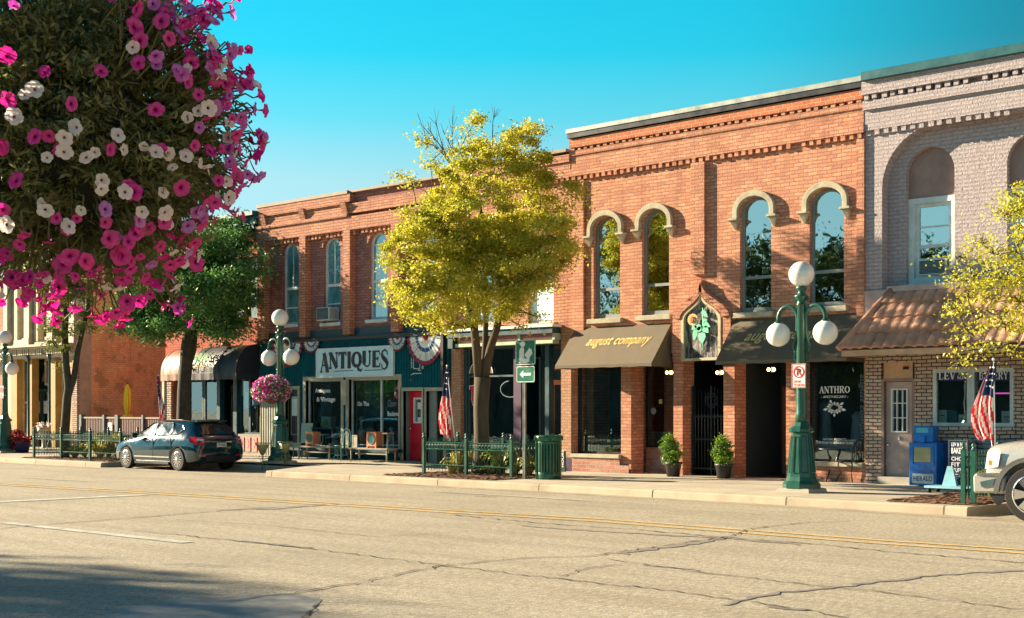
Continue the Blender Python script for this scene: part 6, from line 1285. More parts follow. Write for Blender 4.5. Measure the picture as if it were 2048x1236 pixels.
fl = [(25, 125, 'm'), (22, 203, 'm'), (143, 213, 'm'), (92, 150, 'm'), (300, 222, 'm'), (197, 152, 'm'), (265, 137, 'm'), (75, 272, 'm'), (100, 272, 'm'), (367, 288, 'm'), (120, 298, 'm'), (258, 375, 'm'), (8, 290, 'm'), (250, 468, 'm'), (125, 525, 'm'), (150, 613, 'm'), (247, 583, 'm'), (210, 440, 'm'), (292, 538, 'm'), (118, 568, 'm'), (215, 465, 'm'), (270, 30, 'm'), (215, 8, 'm'), (333, 12, 'm'), (372, 25, 'm'), (312, 55, 'm'), (265, 62, 'm'), (323, 92, 'm'), (352, 62, 'm'), (372, 48, 'm'),
      (335, 150, 'v'), (378, 195, 'm'), (478, 145, 'm'), (456, 155, 'm'), (442, 168, 'm'), (500, 195, 'm'), (420, 165, 'm'), (427, 215, 'm'), (412, 235, 'm'), (455, 270, 'm'), (425, 295, 'm'), (470, 322, 'm'), (485, 350, 'm'), (415, 300, 'm'), (420, 435, 'm'), (413, 395, 'm'), (395, 445, 'm'), (347, 600, 'v'), (265, 455, 'm'), (238, 502, 'm'), (332, 462, 'm'), (352, 370, 'm'), (60, 545, 'm'), (5, 505, 'm'), (28, 545, 'm'), (12, 412, 'm'), (290, 450, 'm'), (170, 497, 'm'), (140, 490, 'm'), (205, 600, 'm'), (225, 595, 'm'), (275, 595, 'm'),
      (283, 292, 'w'), (171, 312, 'w'), (198, 368, 'w'), (84, 405, 'w'), (50, 190, 'w'), (72, 182, 'w'), (38, 235, 'w'), (150, 255, 'w'), (130, 275, 'w'), (98, 310, 'w'), (188, 303, 'w'), (231, 270, 'w'), (357, 308, 'w'), (338, 332, 'w'), (332, 306, 'w'), (160, 408, 'w'), (25, 430, 'w'), (137, 437, 'w'), (322, 382, 'w'), (272, 410, 'w'), (315, 412, 'w'), (350, 505, 'w'), (262, 100, 'w'), (303, 122, 'v'), (310, 130, 'v'), (366, 142, 'w'), (345, 158, 'v'), (390, 255, 'v'), (370, 235, 'w'), (385, 322, 'w'), (400, 330, 'w'), (245, 298, 'w'), (30, 15, 'v'), (300, 300, 'w'), (240, 372, 'w'), (130, 300, 'w'), (275, 88, 'm'), (430, 355, 'w'), (455, 360, 'v'), (335, 545, 'w'), (310, 560, 'v'), (395, 220, 'w'), (345, 75, 'v'), (395, 120, 'v'), (400, 60, 'v'), (405, 80, 'm'), (430, 110, 'm'), (385, 90, 'm'), (400, 30, 'v')]
rr = random.Random(99)
for i in range(110):   # the crowded right rim and lower edge
    a = rr.uniform(-.95, 1.15); q = rr.uniform(.80, 1.0); fl.append((135 + 372 * q * math.cos(a), 262 - 360 * q * math.sin(a), rr.choice('mmmvvw')))
for i in range(60): a = rr.uniform(-2.4, -.6); q = rr.uniform(.7, 1.04); fl.append((135 + 360 * q * math.cos(a), 262 - 375 * q * math.sin(a), rr.choice('mmmw')))
for i in range(210):
    x = rr.uniform(-10, 500); y = rr.uniform(0, 640)
    if (y > 440 and x > 40) or x > 360 or (y > 250 and rr.random() < .35): fl.append((x, y, rr.choice('mmmwmv') if y < 430 or rr.random() < .3 else 'm'))
fl = [f for f in fl if not (f[0] > 395 and f[1] > 440) and not (f[0] > 460 and f[1] > 365)]
rest = MB(); nfl = 0; stems = MB()
for i, (x, y, k) in enumerate(fl):
    p, n_ = ell(x, y); tocam = (Vector((0, 0, EYE)) - p).normalized(); frontal = .75 if i < 100 and x < 380 else .25
    d = (n_ * (1.25 - frontal) + tocam * frontal + Vector([rr.gauss(0, .42) for _ in range(3)])).normalized(); s_ = rr.uniform(.018, .031) * (1 if i < 62 and x < 330 else .80)
    R3 = d.to_track_quat('Z', 'Y').to_matrix(); R3 = R3 @ Matrix.Rotation(rr.uniform(0, 6.28), 3, 'Z'); me = rr.choice(BM_[k]); pos = p + n_ * rr.uniform(.005, .05)
    sq = Matrix.Diagonal((1, rr.uniform(.75, 1.), 1))
    if nfl < 100:
        o = bpy.data.objects.new('blossom', me); COL.objects.link(o); o.parent = NB_; o.matrix_local = Matrix.Translation(pos - BC) @ (R3 @ sq).to_4x4() @ Matrix.Scale(s_, 4); nfl += 1
    else:
        rest.m = 0
        mi = {'m': 0, 'w': 1, 'v': 2}[k]; b = len(rest.v); rest.v += [tuple(pos + R3 @ (sq @ Vector(v.co)) * s_) for v in me.vertices]
        for pl in me.polygons: rest.f.append(tuple(b + q for q in pl.vertices)); rest.mi.append(3 if pl.material_index else mi); rest.sm.append(True)
    stems.tube([pos - d * s_ * 1.2, pos - d * s_ * 2.4 + Vector((0, 0, .02)), BC + (pos - BC) * .8], [.0022, .0026, .003], 4, cap=False)
rest.build('smaller_blossoms', [M['petal_m'], M['petal_w'], M['petal_v'], M['throat']], NB_, fixn=False, kind='stuff')
for i in range(260):
    d = Vector((rr.gauss(0, 1), rr.gauss(0, 1), rr.gauss(0, 1))).normalized(); e = RT * d.x * BR[0] + FW * d.y * BR[1] + Z3 * d.z * BR[2]
    stems.tube([BC + e * .5, BC + e * .82 + Vector((0, 0, .03)), BC + e * rr.uniform(.95, 1.07)], [.004, .003, .0015], 4, cap=False)
stems.build('stems', plain('olive_stems', (.14, .14, .04), .7), NB_, fixn=False)
rg = np.random.default_rng(8); blb = []
for i in range(560):
    d = rg.normal(size=3); d /= np.linalg.norm(d); q = rg.uniform(.64, .94); e = RT * (d[0] * BR[0]) + FW * (d[1] * BR[1]) + Z3 * (d[2] * BR[2]); blb.append((tuple(BC + e * q), rg.uniform(.04, .075)))
for i in range(170):
    d = rg.normal(size=3); d /= np.linalg.norm(d); d[2] = abs(d[2]) * (1 if i % 3 else -1); q = rg.uniform(.25, .7); e = RT * (d[0] * BR[0]) + FW * (d[1] * BR[1]) + Z3 * (d[2] * BR[2]); blb.append((tuple(BC + e * q), .085))
leaves('foliage', blb, M['leaf_pet'], NB_, 62000, .024, 9, clump=.022, nclump=7, aspect=.3, flat=.15, shell_=.2)
mb = MB(); mb.lathe([(.02, -.30), (.18, -.28), (.30, -.16), (.34, 0), (.33, .05), (.02, .04)], BC, 20); mb.build('basket_liner', plain('dark_moss_liner', (.015, .022, .012), .95), NB_)
LP = BC - RT * .72; LN = lcopy(L1, 'near green lamp post just outside the frame carrying the petunia basket', LP.x, LP.y)
mb = MB(); top = BC + Vector((0, 0, 1.05))
for a in (0, 2.1, 4.2): mb.tube([BC + Vector((.3 * math.cos(a), .3 * math.sin(a), .03)), top], .004, 5)
mb.tube([top, top + Vector((0, 0, .08)), LP + Vector((0, 0, 1.12))], .014, 6); mb.build('hanger', M['iron'], NB_)
# basket on the middle lamp
bc = Vector((LX - .12, LY - .22, WZ(537, 782, LY))); mbk = thing('flower_basket', 'round magenta and violet flower basket on the antiques shop lamp', 'flower basket', tuple(bc))
rr = random.Random(4); bl = []
for i in range(70):
    d = Vector((rr.gauss(0, 1), rr.gauss(0, 1), rr.gauss(0, 1))).normalized(); bl.append(((bc.x + d.x * .42, bc.y + d.y * .40, bc.z + d.z * .28 + .03), .13))
leaves('foliage', bl, M['leaf_green'], mbk, 9000, .06, 12, clump=.05, nclump=8, aspect=.5)
fm_ = {k: MB() for k in 'mwv'}; bz = MB()
for i in range(1500):
    d = Vector((rr.gauss(0, 1), rr.gauss(0, 1), rr.gauss(0, 1))).normalized(); q = rr.uniform(.9, 1.12); p = bc + Vector((d.x * .54 * q, d.y * .52 * q, d.z * .40 * q + (.02)))
    if d.z < -.75: continue
    left = d.x * CC + d.y * SS; k = rr.choices('mwv', (3 if left < 0 else 1.4, 1.2 + 1.6 * max(0, d.z), 2 if d.z > .1 else .8))[0]; s_ = rr.uniform(.022, .036); n_ = (d + Vector([rr.gauss(0, .4) for _ in range(3)])).normalized(); a = n_.orthogonal().normalized(); b = n_.cross(a)
    k = 0 if k == 'm' else 1 if k == 'w' else 2; bb = len(bz.v); bz.v += [tuple(p + (a * math.cos(t) + b * math.sin(t)) * s_) for t in [2 * PI * j / 6 for j in range(6)]] + [tuple(p - n_ * .02)]
    for j in range(6): bz.f.append((bb + j, bb + (j + 1) % 6, bb + 6)); bz.mi.append(k); bz.sm.append(False)
bz.build('blossoms', [M['petal_m'], M['petal_w'], M['petal_v']], mbk, fixn=False, kind='stuff')
mb = MB(); mb.lathe([(.06, -.38), (.2, -.3), (.34, -.1), (.36, 0)], bc, 16); mb.build('basket_liner', M['mulch'], mbk)
mb = MB(); mb.tube([bc + Vector((.12, .22, -.3)), bc + Vector((.0, .0, -.3))], .02, 6); mb.build('bracket', M['green_iron'], mbk)
# ================================================================ planting beds, fences, plants
def bed(name, x0, x1, y0, y1):
    mb = MB(); rr = random.Random(int(x0 * -10)); nx, ny = max(20, int((x1 - x0) * 22)), 44
    vs = [(x0 + (x1 - x0) * i / nx + rr.uniform(-.02, .02), y0 + (y1 - y0) * j / ny + rr.uniform(-.02, .02), SW(x0 + (x1 - x0) * i / nx, y0) + .012 + (rr.uniform(.0, .032) if 0 < i < nx and 0 < j < ny else 0)) for i in range(nx + 1) for j in range(ny + 1)]
    mb.add(vs, [(i * (ny + 1) + j, (i + 1) * (ny + 1) + j, (i + 1) * (ny + 1) + j + 1, i * (ny + 1) + j + 1) for i in range(nx) for j in range(ny)]); mb.build(name, M['mulch'], fixn=False, kind='structure')
bed('planting_bed', -23.6, -19.95, 21.75, 24.2); bed('planting_bed', -41.2, -35.8, 21.85, 24.1); bed('planting_bed', -10.35, -8.75, 21.2, 24.2)
def fence(label, pts, post_every, g, closed=False):
    """low iron fence: posts with ball tops, rails with a row of rings, spear pickets"""
    X, Y = pts[0]; t = thing('iron_fence', label, 'fence', (X, Y, g), 'low green iron fences round the planting beds')
    for (xa, ya), (xb, yb) in zip(pts, pts[1:]):
        a, b = Vector((xa, ya, g)), Vector((xb, yb, g)); ln = (b - a).length; k = max(1, round(ln / post_every)); d = (b - a).normalized()
        mbr, mbp, mbo = MB(), MB(), MB()
        for z in (.24, .62, .78): mbr = MB(); mbr.tube([a + Vector((0, 0, z)), b + Vector((0, 0, z))], .018, 4); mbr.build('rail', M['green_iron'], t, fixn=False)
        n = int(ln / .105)
        for i in range(n):
            p = a + d * (ln * (i + .5) / n); mbp.tube([p + Vector((0, 0, .1)), p + Vector((0, 0, .84)), p + Vector((0, 0, .86)), p + Vector((0, 0, .9))], [.008, .008, .015, .002], 4)
            if i % 1 == 0: c = p + d * .052 + Vector((0, 0, .70)); mbo.tube([c + d * (.04 * math.cos(q)) + Vector((0, 0, .05 * math.sin(q))) for q in [2 * PI * j / 8 for j in range(9)]], .007, 3, cap=False)
        mbp.build('pickets', M['green_iron'], t, fixn=False); mbo.build('ring_frieze', M['green_iron'], t, fixn=False)
        for i in range(k + (1 if (xb, yb) == pts[-1] and not closed else 0)):
            p = a.lerp(b, i / k); mb = MB(); mb.box(p.x - .035, p.x + .035, p.y - .035, p.y + .035, p.z - .02, p.z + .9); mb.lathe([(.045, .9), (.045, .93), (.02, .94), (.045, .975), (.03, 1.01), (.005, 1.03)], (p.x, p.y, p.z), 10); mb.build('post', M['green_iron'], t)
    return t
fp = [G(848, 948, .15), G(1023, 957, .15)]
fence('green iron fence around the bed of the yellow green maple', [fp[0], fp[1], (fp[1][0] + .05, 24.1), (fp[0][0], 24.1), fp[0]], 1.53, .15, True)
fq = [(WX(68, 22.2), 22.2), (WX(206, 22.2), 22.2)]; ex = -35.75
fence('green iron fence in front of the forked ivy clad tree', [fq[0], (ex, 22.2), (ex, 23.9), (fq[0][0], 23.9), fq[0]], 1.53, .15, True)
fr_ = G(1927, 1009, .15)
fence('green iron fence beside the silver pickup', [(-8.85, fr_[1]), fr_, (fr_[0] + .1, 24.1), (-8.85, 24.1)], 1.53, .15)
M['hosta'] = leafmat('hosta_leaves', (.16, .26, .05), (.38, .36, .08), (.10, .20, .04), .4, 3, 12)
M['hosta2'] = leafmat('yellowing_leaves', (.45, .42, .08), (.3, .34, .07), (.6, .5, .15), .4, 3, 12)
def hosta(label, X, Y, r, h, n, mat, seed, group='leafy plants in the fenced beds', L_=None):
    g = SW(X, Y); t = thing('leafy_plant', label, 'plant', (X, Y, g), group); rr = random.Random(seed); mb = MB()
    for i in range(n):
        a = rr.uniform(0, 2 * PI); l = r * rr.uniform(.6, 1.1); up = h * rr.uniform(.5, 1.1); w = (L_ or .055) * rr.uniform(.8, 1.3); d = Vector((math.cos(a), math.sin(a), 0)); e = Vector((-d.y, d.x, 0)); o = Vector((X, Y, g)) + d * rr.uniform(0, .06); P = []
        for k, (q, zz, ww) in enumerate(((0, 0, .2), (.3, .62, .7), (.6, .95, 1), (.85, .9, .7), (1.0, .66, .05))):
            c = o + d * l * q + Vector((0, 0, up * zz)); P += [c - e * w * ww, c + Vector((0, 0, -.01)), c + e * w * ww]
        mb.add(P, [(3 * k + j, 3 * k + 3 + j, 3 * k + 4 + j, 3 * k + 1 + j) for k in range(4) for j in (0, 1)])
    mb.build('foliage', mat, t, fixn=False); return t
for i, (px_, py_, r, h, n, m_, lab) in enumerate([(922, 945, .42, .55, 34, 'hosta2', 'yellow edged leafy plant left of the maple trunk behind the fence'), (905, 948, .25, .35, 16, 'hosta2', 'small yellow plant low at the second fence post'), (983, 948, .42, .25, 30, 'hosta2', 'low spreading yellow plant right of the maple trunk'), (1000, 940, .5, .68, 44, 'hosta', 'tall green and yellow plant near the third fence post'), (1030, 943, .42, .65, 38, 'hosta', 'dark leafy plant just behind the library sign pole'), (1058, 938, .35, .5, 26, 'hosta2', 'striped leafy plant between the sign pole and the bin'),
    (170, 916, .6, .45, 40, 'hosta', 'green plant low behind the third left fence post'), (200, 918, .6, .6, 46, 'hosta2', 'yellow green plant at the fourth left fence post'), (235, 918, .6, .65, 46, 'hosta2', 'bright yellow plant beside the front of the dark hatchback'), (150, 917, .4, .4, 22, 'hosta', 'small green plant under the forked tree'), (217, 912, .6, .8, 46, 'hosta2', 'tall yellow plant behind the left fence'), (1985, 998, .35, .5, 24, 'hosta', 'dark green plant by the bumper of the pickup')]):
    X, Y = G(px_, py_, .15); Y = min(max(Y, 22.1), 23.6); X = WX(px_, Y); hosta(lab, X, Y, r, h, n, M[m_], 50 + i)

# ================================================================ flags
M['flag_red'] = plain('flag_red_cloth', (.78, .02, .03), .85, var=.2); M['flag_white'] = plain('flag_white_cloth', (.88, .84, .8), .85, var=.15); M['flag_blue'] = plain('flag_blue_cloth', (.012, .03, .11), .85)
def flag(label, base, top, hang, width, seed, side=-1, tilt=.12):
    t = thing('flag', label, 'flag', tuple(base), 'stars and stripes flags on thin poles along the kerb'); base, top = Vector(base), Vector(top); rr = random.Random(seed)
    mb = MB(); mb.tube([base, top], .012, 6); mb.ball(top + Vector((0, 0, .03)), .025, 8, 6); mb.build('pole', M['white'], t)
    d = (base - top).normalized(); n, k = 26, 26; vs = []
    # cloth hangs from the top of the pole; stripes run along its length
    for i in range(n + 1):
        u = i / n
        for j in range(k + 1):
            v = j / k; wid = width * (.22 + .78 * min(1, u * 1.6) ** .8) * (1 - .25 * max(0, u - .8) / .2)
            x = side * wid * (v - .08) + .04 * math.sin(u * 4 + seed); y = .07 * math.sin(v * 13 + u * 2.2 + seed) * (.3 + u) ; z = -hang * u * (1 - .10 * v * u) - .05 * math.sin(v * 7 + seed) * u
            vs.append(top + Vector((x + d.x * hang * u * .55, y + d.y * hang * u * .4, z)))
    mb = MB(); mb.v = [tuple(v) for v in vs]
    for i in range(n):
        for j in range(k):
            sl = (j + i * .35 * (.6 if i < 14 else 1.6)) % 4; blue = i < n * .42 and j < k * 1.01 and (j + i * .5) < k * .95
            mb.f.append((i * (k + 1) + j, (i + 1) * (k + 1) + j, (i + 1) * (k + 1) + j + 1, i * (k + 1) + j + 1)); mb.mi.append(2 if blue else (0 if sl < 2 else 1)); mb.sm.append(True)
    o = mb.build('cloth', [M['flag_red'], M['flag_white'], M['flag_blue']], t, fixn=False)
    mb = MB()
    for i in range(2, int(n * .4), 2):
        for j in range(2 + (i // 2) % 2 * 2, k - 8, 4):
            c = Vector(vs[i * (k + 1) + j]) + Vector((0, -.02, 0)); mb.add([c + Vector((.016 * math.cos(q), 0, .016 * math.sin(q))) for q in [PI / 2 + 2 * PI * s / 5 for s in range(5)]], [(0, 1, 2, 3, 4)])
    mb.build('star_field', M['flag_white'], o, fixn=False); return t
def flag_px(label, bpx, tpx, Y, hang, width, seed, side=-1): bx_, bz_ = W(bpx[0], bpx[1], Y); tx, tz = W(tpx[0], tpx[1], Y); return flag(label, (bx_, Y, SW(bx_, Y)), (tx, Y, tz), hang, width, seed, side)
flag_px('drooping flag beside the red entrance door of the antiques shop', (917, 930), (894, 734), 22.9, 1.75, .40, 1)
flag_px('large drooping flag in front of the bakery windows by the pickup', (1992, 1000), (1987, 722), 21.7, 1.40, .36, 2)
flag_px('dark narrow flag at the left end of the restaurant awning', (321, 905), (317, 752), 23.9, 1.75, .26, 5, 1)

# ================================================================ library sign, bin, planters
SX, SY_ = G(1050, 958, .15); t = thing('road_sign', 'green library sign of a reading figure over a white arrow on a steel pole', 'sign', (SX, SY_, .15))
mb = MB(); mb.box(SX - .03, SX + .03, SY_ - .02, SY_ + .01, .15, WZ(1050, 690, SY_)); mb.box(SX - .03, SX - .018, SY_ - .045, SY_ - .02, .15, WZ(1050, 700, SY_)); mb.box(SX + .018, SX + .03, SY_ - .045, SY_ - .02, .15, WZ(1050, 700, SY_)); mb.build('pole', M['steel'], t)
def rrect(x0, x1, z0, z1, r=.04, n=4):
    out = []
    for cx_, cz_, a0 in ((x1 - r, z0 + r, -90), (x1 - r, z1 - r, 0), (x0 + r, z1 - r, 90), (x0 + r, z0 + r, 180)): out += [(cx_ + r * math.cos(math.radians(a0 + 90 * i / n)), cz_ + r * math.sin(math.radians(a0 + 90 * i / n))) for i in range(n + 1)]
    return out
def plate(name, p, x0, x1, z0, z1, y):
    mb = MB(); mb.prism(rrect(x0, x1, z0, z1), y, y + .008); o = mb.build(name, M['sign_green'], p); mb = MB(); ring(mb, rrect(x0 + .022, x1 - .022, z0 + .022, z1 - .022, .03), rrect(x0 + .008, x1 - .008, z0 + .008, z1 - .008, .038), y - .004, y - .001); mb.build('border', M['white'], o); return o
py_ = SY_ - .06; X0, X1 = WX(1031, py_), WX(1071, py_); za, zb_ = WZ(1051, 730, py_), WZ(1051, 679, py_); wS, hS = X1 - X0, zb_ - za
p1 = plate('library_plate', t, X0, X1, za, zb_, py_); p2 = plate('arrow_plate', t, X0 + .03, X1 - .02, WZ(1051, 765, py_), WZ(1051, 732, py_), py_)
def S(pts, mb, y): mb.add([(X0 + wS * a, y, za + hS * b) for a, b in pts], [tuple(range(len(pts)))])
mb = MB(); S([(.36 + .13 * math.cos(q), .82 + .11 * math.sin(q)) for q in [2 * PI * i / 18 for i in range(18)]], mb, py_ - .005); S([(.33, .70), (.42, .70), (.44, .60), (.44, .26), (.64, .24), (.72, .30), (.70, .12), (.58, .08), (.2, .08), (.2, .58), (.25, .67)], mb, py_ - .006)
S([(.46, .40), (.72, .68), (.74, .60), (.80, .64), (.86, .44), (.62, .20)], mb, py_ - .007); mb.build('reader_symbol', M['white'], p1, fixn=False)
zc = (WZ(1051, 765, py_) + WZ(1051, 732, py_)) / 2; xc = (X0 + X1) / 2
mb = MB(); mb.add([(xc + a, py_ - .005, zc + b) for a, b in ((-.17, 0), (-.06, .09), (-.06, .03), (.17, .03), (.17, -.03), (-.06, -.03), (-.06, -.09))], [tuple(range(7))]); mb.build('arrow', M['white'], p2, fixn=False)
BX, BY = G(1097, 958, .15); t = thing('litter_bin', 'round dark green slatted steel litter bin beside the library sign', 'bin', (BX, BY, .15)); r = .29
mb = MB(); mb.lathe([(r - .03, .05), (r - .03, .86)], (BX, BY, .15), 24); mb.build('liner', M['black'], t)
mb = MB(); mb.lathe([(r, 0), (r + .008, .01), (r + .008, .16), (r, .17)], (BX, BY, .15), 28); mb.lathe([(r + .01, .80), (r + .012, .84), (r + .01, .86)], (BX, BY, .15), 28)
for i in range(26):
    a = 2 * PI * i / 26; d = Vector((math.cos(a), math.sin(a), 0)); mb.bx(Vector((BX, BY, .15 + .5)) + d * (r + .004), (.012, .045, .68), rz=a)
mb.build('slats', M['green_bin'], t)
mb = MB(); mb.lathe([(r - .01, .86), (r + .02, .87), (r + .03, .98), (r + .0, 1.0), (r - .08, 1.0), (r - .09, .94)], (BX, BY, .15), 28)
for i in range(8): a = 2 * PI * i / 8; d = Vector((math.cos(a), math.sin(a), 0)); e = Vector((-d.y, d.x, 0)); c = Vector((BX, BY, 1.08)) + d * (r + .035); mb.tube([c + e * .045 * math.cos(q) + Vector((0, 0, .045 * math.sin(q))) for q in [2 * PI * j / 12 for j in range(13)]], .008, 4)
mb.build('rim', M['green_bin'], t)
vs_ = thing('vertical_sign', 'narrow dark green board lettered vertically behind the litter bin', 'sign', (BX + .6, 26.2, .15)); x0 = WX(1121, 25.2); mb = MB(); mb.box(x0, x0 + .14, 25.2, 25.24, .2, WZ(1125, 902, 25.2)); mb.build('board', M['green_dark'], vs_); text('lettering', 'HOURS', M['white_letter'], vs_, (x0 + .11, 25.19, .32), Z3, -X3, .42, .07, bold=.02)
M['shrub'] = leafmat('clipped_shrub', (.18, .34, .03), (.10, .22, .025), (.30, .42, .05), .35, 3, 16)
for i, (a, b, cx_, ty, by_, lab) in enumerate([(1332, 1361, 1336, 866, 947, 'bushy potted shrub leaning left by the gate pier'), (1432, 1463, 1445, 868, 951, 'upright potted shrub at the right of the iron gate')]):
    Y = 25.95; X = WX((a + b) / 2, Y); t = thing('potted_shrub', lab, 'plant', (X, Y, .15), 'potted shrubs either side of the gate'); mb = MB(); mb.lathe([(.15, 0), (.19, .28), (.215, .30), (.215, .34), (.19, .34), (.18, .31)], (X, Y, .15), 18); mb.build('pot', M['pot'], t)
    zt = WZ(cx_, ty, Y); zb = .47; h = zt - zb; xc = X + (-.10 if i == 0 else -.03); bl = [((xc + (X - xc) * (1 - q) + rr.uniform(-.04, .04), Y + rr.uniform(-.05, .05), zb + h * q), w) for q, w in ((.05, .17), (.2, .2), (.36, .21), (.52, .19), (.66, .16), (.8, .12), (.92, .07), (.3, .22))]
    mb = MB(); mb.tube([(X, Y, .4), (xc, Y, zb + h * .7)], .015, 5); mb.build('stem', M['bark_dark'], t); leaves('foliage', bl, M['shrub'], t, 26000, .045, 60 + i, clump=.05, nclump=14)

# ================================================================ bistro set
def lattice_chair(label, X, Y, rz, mat):
    t = thing('bistro_chair', label, 'chair', (X, Y, SW(X, Y)), 'black cast metal bistro chairs', rz); g = 0
    def P(x, y, z): return (X + x, Y + y, SW(X, Y) + z)
    t.rotation_euler = (0, 0, 0)
    c, s = math.cos(rz), math.sin(rz)
    def P(x, y, z): return (X + x * c - y * s, Y + x * s + y * c, SW(X, Y) + z)
    mb = MB(); mb.tube([P(.2 * math.cos(q), .2 * math.sin(q), .44) for q in [2 * PI * i / 16 for i in range(17)]], .014, 5)
    for i in range(-3, 4): w = math.sqrt(max(0, .04 - (i * .055) ** 2)); mb.tube([P(-w, i * .055, .44), P(w, i * .055, .44)], .008, 4)
    mb.build('seat', mat, t)
    for sx in (-1, 1):
        for sy in (-1, 1): mb = MB(); mb.tube([P(sx * .15, sy * .15, .44), P(sx * .17, sy * .16, .38), P(sx * .13, sy * .13, .2), P(sx * .2, sy * .2, 0)], [.016, .016, .012, .012], 6); mb.build('leg', mat, t)
    mb = MB(); bk = [(-.17, .44), (-.22, .62), (-.2, .8), (-.12, .9), (0, .94), (.12, .9), (.2, .8), (.22, .62), (.17, .44)]; mb.tube([P(-.17 - (z - .44) * .2, a, z) for a, z in bk], .014, 6)
    for a, b in (((-.14, .5), (.14, .82)), ((.14, .5), (-.14, .82)), ((0, .46), (0, .93)), ((-.2, .68), (.2, .68)), ((-.1, .46), (-.18, .8)), ((.1, .46), (.18, .8))): mb.tube([P(-.17 - (a[1] - .44) * .2, a[0], a[1]), P(-.17 - (b[1] - .44) * .2, b[0], b[1])], .010, 4)
    mb.tube([P(-.22 + .02 * 0, .07 * math.cos(q), .68 + .09 * math.sin(q)) for q in [2 * PI * i / 10 for i in range(11)]], .008, 4); mb.build('backrest', mat, t)
    return t
TX, TY = G(1664, 962, .15)
t = thing('bistro_table', 'round black cast metal table between two lattice chairs', 'table', (TX, TY, .15)); mb = MB(); mb.lathe([(.02, .69), (.32, .69), (.33, .70), (.33, .72), (.32, .725), (.02, .725)], (TX, TY, .15), 24); mb.build('tabletop', M['iron'], t)
for k in range(3): a = 2 * PI * k / 3 + .5; mb = MB(); mb.tube([(TX + r * math.cos(a), TY + r * math.sin(a), .15 + z) for r, z in ((.2, .69), (.1, .5), (.08, .35), (.16, .12), (.26, 0))], [.016] * 5, 6); mb.build('leg', M['iron'], t)
CXa, CYa = G(1632, 960, .15); CXb, CYb = G(1697, 964, .15)
lattice_chair('black lattice chair half hidden by the lamp base', CXa - .1, CYa, 0, M['iron']); lattice_chair('black lattice chair right of the round table', CXb, CYb, PI, M['iron'])

# ================================================================ newspaper boxes, bakery sign, chair, bench
def newsbox(label, X, Y, w, d, z0, h, mat, face=True):
    t = thing('newspaper_box', label, 'newspaper box', (X, Y, z0), 'blue newspaper boxes at the bakery wall'); mb = MB(); mb.box(X - w / 2, X + w / 2, Y, Y + d, z0, z0 + h); mb.build('case', mat, t, bevel=.015)
    return t
NX, NY = G(1845, 973, .15); w = WX(1874, NY) - WX(1819, NY)
zt = WZ(1845, 885, NY); t = newsbox('bright blue newspaper box with a yellow window card', NX, NY, w, .4, .17, zt - .17, M['blue_box'])
mb = MB(); mb.box(NX - w * .30, NX + w * .30, NY - .012, NY - .003, zt - .40, zt - .10); mb.build('window_card', plain('tan_newsprint', (.55, .5, .25), .7), t)
mb = MB(); frame_rect(mb, NX - w * .42, NX + w * .42, zt - .50, zt - .04, .05, NY - .018, NY - .001); mb.box(NX - w * .3, NX + w * .3, NY - .03, NY - .001, zt - .60, zt - .57); mb.build('door_frame', M['blue_box'], t)
mb = MB(); mb.box(NX - w * .36, NX + w * .40, NY - .012, NY - .002, zt - .84, zt - .64); o = mb.build('name_plate', M['paper'], t); serif('lettering', 'HERALD', M['blue_dark'], o, (NX - w * .32, NY - .016, zt - .79), X3, Z3, w * .68, .10) if False else text('lettering', 'HERALD', M['blue_dark'], o, (NX - w * .32, NY - .016, zt - .79), X3, Z3, w * .68, .10, bold=.01)
t2 = newsbox('smaller blue box standing on top of the bright blue one', NX - .02, NY + .05, w * .72, .3, zt + .002, WZ(1840, 852, NY) - zt, M['blue_box'])
mb = MB(); mb.box(NX - .02 - w * .22, NX - .02 + w * .22, NY + .03, NY + .048, zt + .2, zt + .3); mb.build('label', plain('cyan_label', (.1, .5, .65), .5), t2); mb = MB(); mb.box(NX - .08, NX + .05, NY - .02, NY + .05, zt + .003, zt + .14); mb.build('coin_slot', M['blue_box'], t2)
t3 = newsbox('dark blue newspaper box turned away right of the bright one', WX(1890, NY + .3), NY + .35, .3, .4, .17, .92, M['blue_dark'])
AX, AY = G(1880, 975, .15)
t = thing('metal_armchair', 'black metal chair with a hooped arm beside the newspaper boxes', 'chair', (AX + .15, AY + .5, .15)); cx_, cy_ = AX + .3, AY + .5
mb = MB(); mb.box(cx_ - .22, cx_ + .22, cy_ - .22, cy_ + .22, .56, .585); mb.build('seat', M['iron'], t)
for sy in (-.22, .22): mb = MB(); mb.tube([(cx_ - .24, cy_ + sy, .15), (cx_ - .25, cy_ + sy, .72), (cx_ - .2, cy_ + sy, .84), (cx_ - .05, cy_ + sy, .86), (cx_ + .25, cy_ + sy, .84)], .016, 6); mb.build('arm_frame', M['iron'], t); mb = MB(); mb.tube([(cx_ + .22, cy_ + sy, .15), (cx_ + .22, cy_ + sy, .6), (cx_ + .3, cy_ + sy, 1.1)], .018, 6); mb.build('leg', M['iron'], t)
mb = MB(); mb.box(cx_ + .22, cx_ + .3, cy_ - .2, cy_ + .2, .8, 1.08); mb.build('backrest', M['iron'], t)
